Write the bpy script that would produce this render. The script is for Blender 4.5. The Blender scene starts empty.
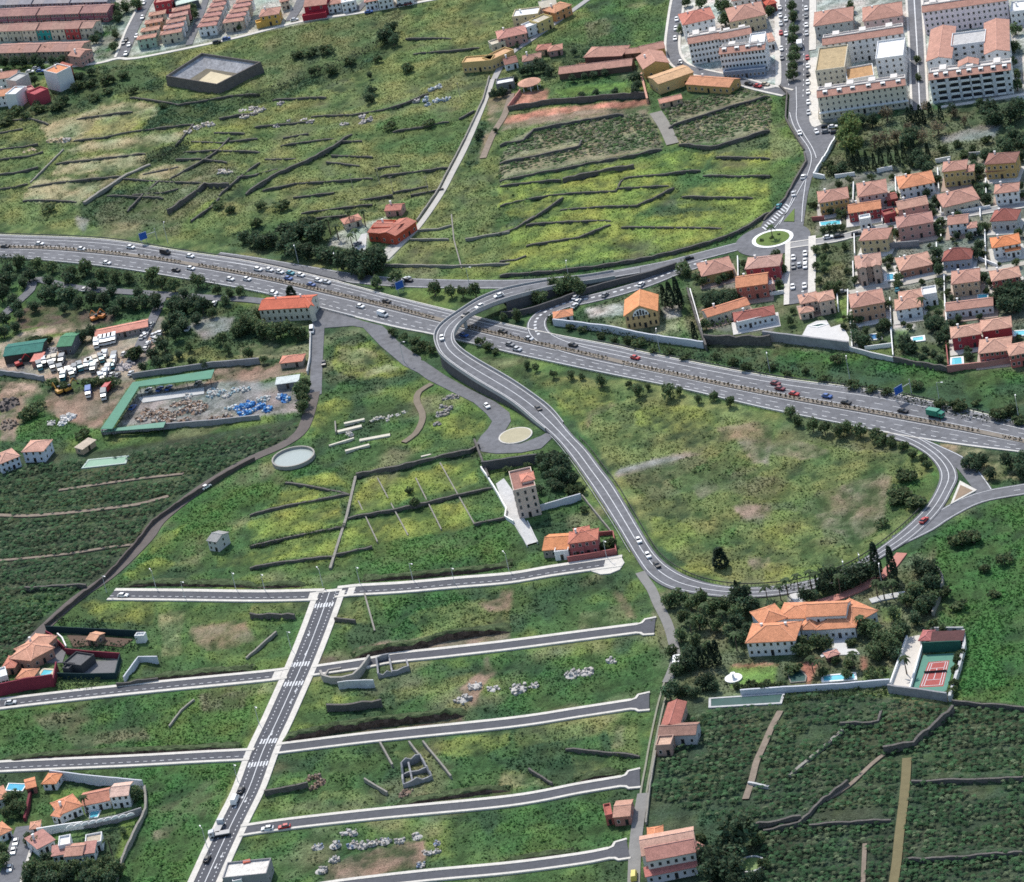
import bpy, math, random
import numpy as np
from mathutils import Vector, Matrix
random.seed(7)
rng = np.random.default_rng(7)
S = bpy.context.scene
COL = S.collection
# ---------------------------------------------------------------- camera
W, H = 1024, 882
DEP, ROLL, DIST, HALF = math.radians(26), math.radians(12.5), 1594.0, math.radians(6)
F = (H / 2) / math.tan(HALF)
CAM = np.array([0, -DIST * math.cos(DEP), DIST * math.sin(DEP)])
_f = np.array([0, math.cos(DEP), -math.sin(DEP)])
_r0 = np.array([1.0, 0, 0])
_u0 = np.cross(_r0, _f)
_R = _r0 * math.cos(ROLL) - _u0 * math.sin(ROLL)
_U = _u0 * math.cos(ROLL) + _r0 * math.sin(ROLL)
cd = bpy.data.cameras.new('camera')
cam = bpy.data.objects.new('camera', cd)
COL.objects.link(cam)
cam.matrix_world = Matrix(((_R[0], _U[0], -_f[0], CAM[0]), (_R[1], _U[1], -_f[1], CAM[1]), (_R[2], _U[2], -_f[2], CAM[2]), (0, 0, 0, 1)))
cd.sensor_fit = 'HORIZONTAL'
cd.sensor_width = 36
cd.lens = 36 * F / W
cd.clip_start = 10
cd.clip_end = 40000
S.camera = cam
# ---------------------------------------------------------------- sky, sun, exposure
SUN_EL, SUN_AZ = math.radians(50), math.radians(-14)      # azimuth clockwise from +Y
wd = bpy.data.worlds.new('World')
S.world = wd
wd.use_nodes = True
nt = wd.node_tree
sky = nt.nodes.new('ShaderNodeTexSky')
sky.sky_type = 'NISHITA'
sky.sun_disc = False
sky.sun_elevation = SUN_EL
sky.sun_rotation = SUN_AZ
sky.air_density = 1.2
sky.dust_density = 1.5
nt.links.new(sky.outputs[0], nt.nodes['Background'].inputs[0])
nt.nodes['Background'].inputs[1].default_value = 0.165
sl = bpy.data.lights.new('sun', 'SUN')
sl.energy = 3.9
sl.angle = math.radians(0.5)
sl.color = (1, 0.95, 0.87)
so = bpy.data.objects.new('sun', sl)
COL.objects.link(so)
sv = Vector((math.sin(SUN_AZ) * math.cos(SUN_EL), math.cos(SUN_AZ) * math.cos(SUN_EL), math.sin(SUN_EL)))
so.rotation_euler = sv.to_track_quat('Z', 'Y').to_euler()
S.view_settings.view_transform = 'Standard'
S.view_settings.look = 'None'
S.view_settings.exposure = 0.06
S.view_settings.gamma = 1
S.cycles.max_bounces = 5
S.cycles.diffuse_bounces = 2
S.cycles.use_denoising = False
S.render.film_transparent = False
S.cycles.pixel_filter_type = 'BLACKMAN_HARRIS'
S.cycles.filter_width = 1.65

# ---------------------------------------------------------------- measuring helpers
def G(x, y, z=0.0):
    """the point at height z that stands at image point x, y of the survey photograph"""
    d = _f * F + _R * (x - W / 2) - _U * (y - H / 2)
    return CAM + d * ((z - CAM[2]) / d[2])
def PXs(X, Y, Z):
    dx, dy, dz = X - CAM[0], Y - CAM[1], Z - CAM[2]
    w = dx * _f[0] + dy * _f[1] + dz * _f[2]
    return (W / 2 + F * (dx * _R[0] + dy * _R[1] + dz * _R[2]) / w, H / 2 - F * (dx * _U[0] + dy * _U[1] + dz * _U[2]) / w)
TL = {}
for i, y0 in enumerate((0, 215, 435, 657)):
    for j, (x0, s) in enumerate(((0, 3.92), (250, 3.92), (500, 3.793), (764, 3.92))):
        TL['ABCD'[i] + str(j)] = (x0, y0, s)
TL.update(H0=(800, 140, 8.533), H1=(904, 140, 8.533), H2=(800, 230, 8.533), H3=(904, 230, 8.533), H4=(680, 240, 8.533), H5=(850, 290, 5.885),
          H6=(670, 0, 7.877), H7=(800, 0, 4.571), K0=(0, 0, 8.017), K1=(110, 0, 7.877), K2=(230, 0, 5.12), K3=(450, 0, 4.876), K4=(0, 300, 6.3),
          K5=(90, 310, 4.452), K6=(0, 600, 6.4), K7=(0, 760, 6.4), L0=(730, 540, 5.882), L1=(860, 560, 5.878), L2=(630, 690, 4.594),
          L3=(300, 640, 2.844), L4=(230, 190, 4.876), L5=(240, 290, 5.689), L6=(480, 250, 5.12), L7=(240, 560, 6.3), M1=(480, 440, 6.3),
          M2=(180, 780, 8.533), M3=(740, 200, 8.533), M6=(600, 280, 6.4), M7=(380, 360, 6.4), P=(0, 0, 1.0))
def P(t, s):
    """'x,y x,y' read in survey tile t -> full-frame points (further numbers of a point pass through)"""
    x0, y0, k = TL[t]
    out = []
    for q in s.split():
        v = [float(a) for a in q.split(',')]
        out.append((x0 + v[0] / k, y0 + v[1] / k, *v[2:]))
    return out
def V3(p, z=0.0):
    return Vector(G(p[0], p[1], z))
def smooth(pts, step=3.0):
    """Catmull-Rom through 3-D points, resampled about every step metres"""
    pts = [Vector(p) for p in pts]
    if len(pts) < 3:
        n = max(1, int((pts[1] - pts[0]).length / step))
        return [pts[0].lerp(pts[1], i / n) for i in range(n + 1)]
    out = []
    for i in range(len(pts) - 1):
        p0, p1, p2, p3 = pts[max(i - 1, 0)], pts[i], pts[i + 1], pts[min(i + 2, len(pts) - 1)]
        n = max(1, int((p2 - p1).length / step))
        for k in range(n):
            t = k / n
            out.append(0.5 * ((2 * p1) + (p2 - p0) * t + (2 * p0 - 5 * p1 + 4 * p2 - p3) * t * t + (3 * p1 - p0 - 3 * p2 + p3) * t ** 3))
    out.append(pts[-1])
    return out
def resample(pts, n):
    d = [0]
    for a, b in zip(pts, pts[1:]):
        d.append(d[-1] + (b - a).length)
    out, j = [], 0
    for i in range(n):
        s = d[-1] * i / (n - 1)
        while j < len(d) - 2 and d[j + 1] < s:
            j += 1
        out.append(pts[j].lerp(pts[j + 1], (s - d[j]) / max(d[j + 1] - d[j], 1e-6)))
    return out
def normals(pts):
    out = []
    for i in range(len(pts)):
        t = pts[min(i + 1, len(pts) - 1)] - pts[max(i - 1, 0)]
        out.append(Vector((-t.y, t.x, 0)).normalized())
    return out
def offset(pts, o, dz=0.0):
    return [p + n * o + Vector((0, 0, dz)) for p, n in zip(pts, normals(pts))]

# ---------------------------------------------------------------- materials
MATS = {}
def mat(name, col, rough=0.85, var=0.25, scale=0.6, bump=0.0, bscale=2.0, spec=0.3, rnd=0.0, metal=0.0, streak=None, fine=3.0):
    """plain procedural surface: base colour broken by two sizes of noise, optional bump, per-object tint"""
    if name in MATS:
        return MATS[name]
    m = bpy.data.materials.new(name)
    m.use_nodes = True
    N, L = m.node_tree.nodes, m.node_tree.links
    b = N['Principled BSDF']
    b.inputs['Roughness'].default_value = rough
    b.inputs['Specular IOR Level'].default_value = spec
    b.inputs['Metallic'].default_value = metal
    geo = N.new('ShaderNodeNewGeometry')
    n1 = N.new('ShaderNodeTexNoise'); n1.inputs['Scale'].default_value = scale; n1.inputs['Detail'].default_value = 6; n1.inputs['Roughness'].default_value = 0.65
    n2 = N.new('ShaderNodeTexNoise'); n2.inputs['Scale'].default_value = fine; n2.inputs['Detail'].default_value = 3
    src = geo.outputs['Position']
    if streak:
        mp = N.new('ShaderNodeMapping'); mp.inputs['Scale'].default_value = streak
        L.new(src, mp.inputs['Vector']); src = mp.outputs[0]
    L.new(src, n1.inputs['Vector']); L.new(geo.outputs['Position'], n2.inputs['Vector'])
    add = N.new('ShaderNodeMath'); add.operation = 'ADD'
    L.new(n1.outputs[0], add.inputs[0]); L.new(n2.outputs[0], add.inputs[1])
    mr = N.new('ShaderNodeMapRange')
    mr.inputs['From Min'].default_value = 0.65; mr.inputs['From Max'].default_value = 1.35
    mr.inputs['To Min'].default_value = 1 - var; mr.inputs['To Max'].default_value = 1 + var
    L.new(add.outputs[0], mr.inputs['Value'])
    val = mr.outputs[0]
    if rnd:
        oi = N.new('ShaderNodeObjectInfo')
        m2 = N.new('ShaderNodeMapRange'); m2.inputs['To Min'].default_value = 1 - rnd; m2.inputs['To Max'].default_value = 1 + rnd
        L.new(oi.outputs['Random'], m2.inputs['Value'])
        mm = N.new('ShaderNodeMath'); mm.operation = 'MULTIPLY'
        L.new(val, mm.inputs[0]); L.new(m2.outputs[0], mm.inputs[1]); val = mm.outputs[0]
    vm = N.new('ShaderNodeVectorMath'); vm.operation = 'SCALE'
    if col is None:
        at = N.new('ShaderNodeAttribute'); at.attribute_name = 'Col'
        L.new(at.outputs['Color'], vm.inputs[0])
    else:
        vm.inputs[0].default_value = col
    L.new(val, vm.inputs['Scale'])
    L.new(vm.outputs[0], b.inputs['Base Color'])
    if bump:
        n3 = N.new('ShaderNodeTexNoise'); n3.inputs['Scale'].default_value = bscale; n3.inputs['Detail'].default_value = 5; n3.inputs['Roughness'].default_value = 0.7
        L.new(geo.outputs['Position'], n3.inputs['Vector'])
        bp = N.new('ShaderNodeBump'); bp.inputs['Strength'].default_value = 1.0; bp.inputs['Distance'].default_value = bump
        L.new(n3.outputs[0], bp.inputs['Height']); L.new(bp.outputs[0], b.inputs['Normal'])
    MATS[name] = m
    return m
def wallm(c):
    return mat('render_%02d%02d%02d' % tuple(int(x * 99) for x in c), c, 0.9, 0.07, 0.35, streak=(1, 1, 0.25), fine=1.2)
def roofm(c):
    return mat('tiles_%02d%02d%02d' % tuple(int(x * 99) for x in c), c, 0.85, 0.34, 0.45, bump=0.12, bscale=4.0, fine=2.2)
def paint(c):
    return mat('paint_%02d%02d%02d' % tuple(int(x * 99) for x in c), c, 0.35, 0.06, 0.8, spec=0.5)
ASPH = mat('asphalt_worn', (0.145, 0.148, 0.16), 0.9, 0.30, 0.07, fine=0.45)
ASPN = mat('asphalt_new', (0.085, 0.088, 0.10), 0.9, 0.18, 0.2, fine=1.0)
PAVE = mat('pavement_concrete', (0.60, 0.57, 0.515), 0.9, 0.2, 0.3, fine=1.6)
CONC = mat('concrete_pale', (0.50, 0.50, 0.49), 0.9, 0.18, 0.25, fine=1.2)
CONG = mat('concrete_grey', (0.27, 0.27, 0.28), 0.9, 0.25, 0.2, fine=1.2)
LINE = mat('road_paint_white', (0.60, 0.61, 0.62), 0.7, 0.22, 0.5)
STONE = mat('volcanic_stone', (0.125, 0.115, 0.105), 0.95, 0.45, 0.7, bump=0.25, bscale=1.6)
STONEP = mat('stone_pale', (0.26, 0.245, 0.215), 0.95, 0.3, 0.7, bump=0.15, bscale=1.6)
WHITE = mat('white_paint', (0.80, 0.80, 0.78), 0.7, 0.08, 0.6)
GLASS = mat('window_glass', (0.022, 0.026, 0.032), 0.15, 0.2, 1.0, spec=0.6)
GLASSC = mat('car_glass', (0.03, 0.035, 0.042), 0.12, 0.1, 1.0, spec=0.7)
TYRE = mat('tyre_rubber', (0.02, 0.02, 0.021), 0.9, 0.1)
METAL = mat('galvanised_steel', (0.45, 0.46, 0.46), 0.5, 0.1, metal=0.3)
DARKM = mat('dark_metal', (0.04, 0.042, 0.045), 0.5, 0.1)
BARK = mat('bark', (0.13, 0.10, 0.075), 0.95, 0.3, 2.0)
def thin(m, k):
    """let light pass through leaves and blades"""
    N, L = m.node_tree.nodes, m.node_tree.links
    b = N['Principled BSDF']; t = N.new('ShaderNodeBsdfTranslucent'); mx = N.new('ShaderNodeMixShader'); mx.inputs[0].default_value = k
    L.new(b.inputs['Base Color'].links[0].from_socket, t.inputs[0]); L.new(b.outputs[0], mx.inputs[1]); L.new(t.outputs[0], mx.inputs[2])
    L.new(mx.outputs[0], N['Material Output'].inputs[0])
    return m
LEAF = thin(mat('leaves', None, 0.75, 0.30, 0.35, spec=0.12, rnd=0.25), .38)
POOL = mat('pool_water', (0.14, 0.56, 0.66), 0.06, 0.08, 0.5, spec=0.6)
DIRT = mat('dirt', (0.23, 0.185, 0.145), 0.95, 0.25, 0.15, fine=0.8)
TERRA = mat('terracotta_paving', (0.46, 0.20, 0.16), 0.9, 0.2, 0.3)
LAWN = mat('mown_lawn', (0.12, 0.18, 0.045), 0.95, 0.22, 0.25, bump=0.1, bscale=2.0, fine=1.2)

# ---------------------------------------------------------------- mesh helpers
class MB:
    def __init__(s):
        s.v, s.f, s.m = [], [], []
    def face(s, pts, m=0):
        i = len(s.v)
        s.v += [tuple(p) for p in pts]
        s.f.append(tuple(range(i, i + len(pts)))); s.m.append(m)
    def box(s, x0, x1, y0, y1, z0, z1, m=0):
        i = len(s.v)
        s.v += [(x0, y0, z0), (x1, y0, z0), (x1, y1, z0), (x0, y1, z0), (x0, y0, z1), (x1, y0, z1), (x1, y1, z1), (x0, y1, z1)]
        for q in ((0, 3, 2, 1), (4, 5, 6, 7), (0, 1, 5, 4), (1, 2, 6, 5), (2, 3, 7, 6), (3, 0, 4, 7)):
            s.f.append(tuple(i + k for k in q)); s.m.append(m)
        return s
    def prism(s, poly, z0, z1, m=0, cap=True):
        """poly: list of xy; z1 may be a list of heights"""
        n, i = len(poly), len(s.v)
        zt = z1 if isinstance(z1, (list, tuple)) else [z1] * n
        s.v += [(p[0], p[1], z0) for p in poly] + [(p[0], p[1], z) for p, z in zip(poly, zt)]
        for k in range(n):
            s.f.append((i + k, i + (k + 1) % n, i + n + (k + 1) % n, i + n + k)); s.m.append(m)
        if cap:
            s.f.append(tuple(i + n + k for k in range(n))); s.m.append(m)
            s.f.append(tuple(i + n - 1 - k for k in range(n))); s.m.append(m)
        return s
    def tube(s, a, b, r0, r1=None, n=8, m=0, cap=True):
        a, b = Vector(a), Vector(b)
        r1 = r0 if r1 is None else r1
        d = (b - a).normalized()
        u = d.orthogonal().normalized(); w = d.cross(u)
        i = len(s.v)
        for c, r in ((a, r0), (b, r1)):
            for k in range(n):
                t = 2 * math.pi * k / n
                s.v.append(tuple(c + u * (r * math.cos(t)) + w * (r * math.sin(t))))
        for k in range(n):
            s.f.append((i + k, i + (k + 1) % n, i + n + (k + 1) % n, i + n + k)); s.m.append(m)
        if cap:
            s.f.append(tuple(i + n - 1 - k for k in range(n))); s.m.append(m)
            s.f.append(tuple(i + n + k for k in range(n))); s.m.append(m)
        return s
    def strip(s, A, B, m=0):
        for i in range(len(A) - 1):
            s.face((A[i], A[i + 1], B[i + 1], B[i]), m)
    def mesh(s, name, mats):
        me = bpy.data.meshes.new(name)
        me.from_pydata(s.v, [], s.f)
        for q in (mats if isinstance(mats, (list, tuple)) else [mats]):
            me.materials.append(q)
        if any(s.m):
            me.polygons.foreach_set('material_index', s.m)
        me.update()
        return me
    def build(s, name, mats, parent=None, loc=None, rz=0.0):
        return link(name, s.mesh(name, mats), parent, loc, rz)
def link(name, me, parent=None, loc=None, rz=0.0, sc=None):
    o = bpy.data.objects.new(name, me)
    COL.objects.link(o)
    if parent is not None:
        o.parent = parent
    if loc is not None:
        o.location = loc
    if rz:
        o.rotation_euler = (0, 0, rz)
    if sc is not None:
        o.scale = sc
    return o
def tag(o, label, cat, group=None, kind=None):
    o['label'] = label
    if cat: o['category'] = cat
    if group: o['group'] = group
    if kind or cat: o['kind'] = kind or 'thing'
    return o
def thing(name, label, cat, loc, rz=0.0, group=None):
    o = link(name, None, None, loc, rz)
    return tag(o, label, cat, group)
def struct(name, mb, mats, label):
    return tag(mb.build(name, mats), label, None, None, 'structure')
ORD = 'first second third fourth fifth sixth seventh eighth ninth tenth eleventh twelfth thirteenth fourteenth fifteenth sixteenth seventeenth eighteenth nineteenth twentieth'.split()
TENS = {20: 'twenty', 30: 'thirty', 40: 'forty', 50: 'fifty', 60: 'sixty'}
def nth(i):
    """0 -> first"""
    i += 1
    if i <= 20: return ORD[i - 1]
    if i % 10 == 0: return TENS[i][:-1] + 'ieth'
    return TENS[i // 10 * 10] + '-' + ORD[i % 10 - 1]
# ================================================================ ROADS
FLAT = []                     # (polyline of xy, half width) or (polygon) where the ground lies even
ZR = [0.14]
def lev():
    ZR[0] += 0.006
    return ZR[0]
def ribbon(A, B, name, m, label, parent=None, skirt=0.5):
    mb = MB()
    mb.strip(B, A)
    if skirt:
        dn = Vector((0, 0, -skirt))
        mb.strip(A, [p + dn for p in A]); mb.strip([p + dn for p in B], B)
    o = mb.build(name, m, parent)
    if label: tag(o, label, None, None, 'structure')
    return o
def marking(parent, pts, off, w=0.22, dash=None, name='lane_marking', dz=0.03, m=None):
    c = offset(pts, off, dz)
    mb = MB()
    if dash is None:
        mb.strip(offset(c, -w / 2), offset(c, w / 2))
    else:
        L = sum((b - a).length for a, b in zip(c, c[1:]))
        n = max(2, int(L / 0.75)); q = resample(c, n + 1); step = L / n
        on, per = int(dash[0] / step + .5), int((dash[0] + dash[1]) / step + .5)
        for i in range(0, n - on, max(per, 1)):
            s = q[i:i + on + 1]
            if len(s) > 1: mb.strip(offset(s, -w / 2), offset(s, w / 2))
    if mb.f:
        mb.build(name, m or LINE, parent)
def road(name, label, t, s, width, m=None, z=None, step=3.0, pave=None, pz=0.16):
    """road along a centre line; pave=(left, right) raises kerbed pavements outside the carriageway"""
    z = lev() if z is None else z
    pts = smooth([V3(p, z) for p in P(t, s)], step)
    o = ribbon(offset(pts, width / 2), offset(pts, -width / 2), name, m or ASPH, label)
    FLAT.append(([(p.x, p.y) for p in pts], width / 2 + (max(pave) if pave else 0)))
    if pave:
        for sgn, w in ((1, pave[0]), (-1, pave[1])):
            if w:
                a, b = offset(pts, sgn * width / 2, pz), offset(pts, sgn * (width / 2 + w), pz)
                if sgn < 0: a, b = b, a
                ribbon(b, a, 'pavement', PAVE, None, o, 0.6)
    return o, pts
def area(name, label, t, s, m, z=None, h=0.5, kind='structure', parent=None, cat=None):
    z = lev() if z is None else z
    pl = [V3(p, z) for p in P(t, s)]
    ar = sum(a.x * b.y - b.x * a.y for a, b in zip(pl, pl[1:] + pl[:1]))
    if ar < 0: pl.reverse()
    mb = MB().prism([(p.x, p.y) for p in pl], z - h, z)
    o = mb.build(name, m, parent)
    if label: tag(o, label, cat, None, kind)
    FLAT.append(([(p.x, p.y) for p in pl], None))
    return o
# --- motorway
UP = smooth([V3(p, 0.14) for p in P('P', '-60,231 0,235 102,239.5 178,251 250,262 326,279 390,296 451,311 500,323 555,335 619,347 645,353 770,377 891,393.5 1024,424 1090,440')], 4)
MD = smooth([V3(p, 0.14) for p in P('P', '-60,244 0,247 56,248.5 127,255 189,264 250,275 314,289 377.5,304 439,319.6 500,335 605.5,358.7 645,368 770,394 891.5,415.5 988.5,434 1090,456')], 4)
LO = smooth([V3(p, 0.14) for p in P('P', '-60,253 0,256.5 102,266 178,277.5 260,292 314,306 393,326 435,334.5 521,355 605.5,373 684.5,389 770,409 891.5,433 960,444 1024,452 1090,461')], 4)
NM = 260
UP, MD, LO = resample(UP, NM), resample(MD, NM), resample(LO, NM)
mw = ribbon(UP, LO, 'motorway', ASPH, 'wide grey dual carriageway motorway crossing the whole valley')
for ln in (UP, MD, LO):
    FLAT.append(([(p.x, p.y) for p in ln], 9.0))
mid = lambda A, B, t: [a.lerp(b, t) for a, b in zip(A, B)]
marking(mw, mid(UP, MD, 0.04), 0, 0.3, name='edge_line')
marking(mw, mid(MD, LO, 0.96), 0, 0.3, name='edge_line')
marking(mw, mid(MD, UP, 0.17), 0, 0.25, name='edge_line')
marking(mw, mid(MD, LO, 0.18), 0, 0.25, name='edge_line')
marking(mw, mid(MD, UP, 0.43), 0, 0.22, (3.5, 5.0))
marking(mw, mid(MD, LO, 0.47), 0, 0.22, (3.5, 5.0))
marking(mw, mid(MD, UP, 0.70), 0, 0.28, None, 'edge_line')
marking(mw, mid(MD, LO, 0.76), 0, 0.3, (2.0, 2.2))
med = MB()
med.strip(offset(MD, -1.2, 0.30), offset(MD, 1.2, 0.30))
for s in (-1.2, 1.2):
    a = offset(MD, s, 0.30); med.strip(a, [p + Vector((0, 0, -.5)) for p in a])
o = med.build('median_strip', mat('median_soil', (0.23, 0.20, 0.165), 0.95, 0.3, 0.3), mw)
for base, nm, off in ((UP, 'verge_kerb', 0.3), (LO, 'verge_kerb', -0.3)):
    kb = MB()
    a, b = offset(base, off - .25, .2), offset(base, off + .25, .2)
    kb.strip(a, b); kb.strip([p + Vector((0, 0, -.6)) for p in a], a); kb.strip(b, [p + Vector((0, 0, -.6)) for p in b])
    kb.build(nm, PAVE, mw)
def barrier(name, label, pts, h=0.75, m=None, posts=True, cat='crash barrier'):
    """steel W-beam on posts"""
    mb = MB()
    a, b = offset(pts, -.06, h), offset(pts, .06, h)
    lo = Vector((0, 0, -.38))
    mb.strip(b, a); mb.strip(a, [p + lo for p in a]); mb.strip([p + lo for p in b], b)
    o = mb.build(name, m or METAL); tag(o, label, cat)
    q = MB()
    for p in pts[::1]:
        q.box(p.x - .06, p.x + .06, p.y - .06, p.y + .06, p.z - .3, p.z + h - .1)
    q.build('barrier_posts', DARKM, o)['kind'] = 'stuff'
    return o
barrier('crash_barrier', 'steel crash barrier along the upper hillside edge of the motorway', offset(UP[:110], 0.9), m=mat('weathered_rail', (.10, .10, .105), .8, .2))
barrier('crash_barrier', 'steel crash barrier along the motorway below the bungalow estate', offset(UP[160:], 0.9), m=mat('weathered_rail', None))
barrier('crash_barrier', 'pale crash barrier along the lower edge of the western motorway', offset(LO[4:106], -0.9), m=CONC)
barrier('crash_barrier', 'pale crash barrier along the motorway above the oval meadow', offset(LO[130:222], -0.9), m=CONC)
# --- slip road and connector from the roundabout
slip, sp = road('slip_road', 'grey slip road running beside the motorway below the upper fields', 'P', '215,256 250,261 300,269.5 357,278.5 420,283 510,284 560,280.5 600,276.5 660,266 700,256 735,247 765,240', 8.0)
marking(slip, sp, 3.4, .25, name='edge_line'); marking(slip, sp, -3.4, .25, name='edge_line')
rl = P('P', '640,266.5,0.5 590,275.5,1.5 546,281,3.6 505,289,6 479.6,298.5,6.4 461.7,309.4,6.5 446.4,319.6,6.5 437.5,328,6.5 434.3,336,6.4 435.8,345.5,6.2 444,358,5.8 472,378,4.9 510,401,3 534,420.6,1.6 556.7,440,.6 579,469,.3 610.7,516.7,.3 634.5,556,.3 648.5,575.5,.3 668.7,588,.3 700,594.5,.3 735,597.5,.3 772,596,.3 812,589,.3 850,576,.3 884,556,.3 914.5,536,.3 940,511,.3 953,489,.3 958,476,.3 952,462,.3 937,448,.3 917,436,.3 893,428,.3')
rr = P('P', '640,273,0.5 590,281.5,1.5 560,285.5,3.6 510,298,6 479.6,309.4,6.4 466.8,317,6.5 457.6,326,6.5 453.6,335,6.4 456.6,345,6.2 474.5,358.5,5.5 510,379,4.2 535,396,2.6 552.7,410,1.6 571,433,.8 587,449,.5 600,466.6,.3 616,487.7,.3 642.4,532.5,.3 658,556,.3 679,572,.3 705,582,.3 735,586.8,.3 770,586,.3 805,581,.3 846,568,.3 876,549.8,.3 905,527,.3 926,506,.3 938.5,483.5,.3 939,470.7,.3 929,456.5,.3 908,443.5,.3 885,437,.3')
SN = 300
RLp = resample(smooth([V3(p, p[2]) for p in rl], 3), SN)
RRp = resample(smooth([V3(p, p[2]) for p in rr], 3), SN)
# keep the two edges square to each other: pair each left point with the nearest right point, monotonic
def pair(A, B):
    out, j = [], 0.0
    for a in A:
        best, bj = 1e9, j
        for k in range(int(j), min(int(j) + 14, len(B))):
            d = (B[k] - a).length
            if d < best: best, bj = d, k
        j = bj
        out.append(B[int(j)])
    return out
RRp = pair(RLp, RRp)
for _ in range(6):
    RRp = [RRp[0]] + [(RRp[i - 1] + RRp[i] * 2 + RRp[i + 1]) / 4 for i in range(1, SN - 1)] + [RRp[-1]]
ramp = ribbon(RLp, RRp, 'ramp_road', ASPH, 'curving grey viaduct and loop road sweeping over the motorway', skirt=1.3)
FLAT.append(([(p.x, p.y) for p in mid(RLp, RRp, .5)], 7.0))
rc = mid(RLp, RRp, .5)
marking(ramp, mid(RLp, RRp, .13), 0, .25, name='edge_line')
marking(ramp, mid(RLp, RRp, .87), 0, .25, name='edge_line')
marking(ramp, rc[30:], 0, .28)
def parapet(pts, h, name, parent, m, w=.35):
    mb = MB(); up = Vector((0, 0, h)); dn = Vector((0, 0, -.9))
    a, b = offset(pts, -w / 2), offset(pts, w / 2)
    mb.strip([p + up for p in b], [p + up for p in a])
    mb.strip([p + up for p in a], [p + dn for p in a]); mb.strip([p + dn for p in b], [p + up for p in b])
    mb.build(name, m, parent)
iz = [i for i in range(SN) if RLp[i].z > 0.9]
i0, i1 = min(iz), max(iz)
PARA = mat('parapet_concrete', (0.42, 0.415, 0.41), 0.9, 0.15, 0.3)
parapet(RLp[i0:i1], 0.8, 'parapet', ramp, PARA); parapet(RRp[i0:i1], 0.8, 'parapet', ramp, PARA)
# retaining walls under the ramp except over the motorway
def side(pts, name, label, m, out):
    mb = MB()
    a = pts; g = [Vector((p.x, p.y, -.4)) + n * out for p, n in zip(pts, normals(pts))]
    top = [p + Vector((0, 0, -.9)) for p in a]
    a2 = [p - n * .8 * (1 if out >= 0 else -1) for p, n in zip(top, normals(pts))]
    g2 = [Vector((p.x, p.y, -.4)) for p in a2]
    mb.strip(top, g); mb.strip(a2, top); mb.strip(g2, a2)
    for k in (0, -1):
        mb.face((top[k], g[k], g2[k], a2[k]))
    tag(mb.build(name, m), label, 'retaining wall')
def idx(pts, px, py):
    u = [PXs(*p) for p in pts]
    return min(range(len(u)), key=lambda i: (u[i][0] - px) ** 2 + (u[i][1] - py) ** 2)
la, lb = idx(RLp, 440, 353), idx(RLp, 552, 436)
ra, rb = idx(RRp, 462, 350), idx(RRp, 552, 410)
WALLD = mat('dark_masonry', (0.10, 0.098, 0.10), .95, .28, .35, bump=.15, bscale=1.5)
side(RLp[la:lb], 'retaining_wall', 'dark masonry retaining wall under the outer side of the ramp', WALLD, -.25)
side(RRp[ra:rb], 'retaining_wall', 'masonry retaining wall under the inner side of the ramp', WALLD, .25)
l2, r2 = idx(RLp, 497, 292), idx(RRp, 500, 301)
side(RLp[i0:l2], 'retaining_wall', 'retaining wall under the northern approach of the viaduct facing the fields', WALLD, -.25)
side(RRp[i0:r2], 'retaining_wall', 'retaining wall under the northern viaduct approach behind the shrubs', WALLD, .25)
for k in (idx(rc, 462, 313), idx(rc, 444, 333)):
    p = rc[k]; mb = MB().tube((p.x, p.y, -.5), (p.x, p.y, p.z - 1.2), .8, .8, 12)
    mb.build('pier', CONC, ramp)
# steel rails outside the lower ramp
barrier('crash_barrier', 'pale rail on the outer side of the descending ramp beside the tower house', [p for p in offset(RLp[lb:idx(RLp, 634, 556)], -.9)], m=CONC)
barrier('crash_barrier', 'dark rail along the inner edge of the loop road round the oval meadow', offset(RRp[idx(RRp, 575, 440):idx(RRp, 925, 507)], 1.0), h=1.0, m=mat('dark_rail', (.09, .085, .08), .9, .2))
# branch road leaving to the east
br, bp_ = road('branch_road', 'grey branch road curving east from the loop road junction', 'P', '898,540 925,527 945,514 978,498 1024,489 1080,482', 8.2)
marking(br, bp_, 3.4, .25, name='edge_line'); marking(br, bp_, -3.4, .25, name='edge_line'); marking(br, bp_[14:], 0, .25, (2, 2))
ex, xp = road('exit_slip', 'short slip road leaving the motorway beside the dry traffic island', 'P', '905,437 934,449 960,462 975,478 984,491', 6.0)
marking(ex, xp, 2.6, .3, name='edge_line')
area('traffic_island', 'triangular dry earth traffic island with pale kerbs at the loop junction', 'C3', '768,178 835,215 730,272', PAVE, 0.40)
area('island_bed', 'brown earth bed in the middle of the triangular traffic island', 'C3', '770,195 818,217 745,257', mat('dry_earth', (.27, .2, .14), .95, .25, .3), 0.46)
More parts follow.
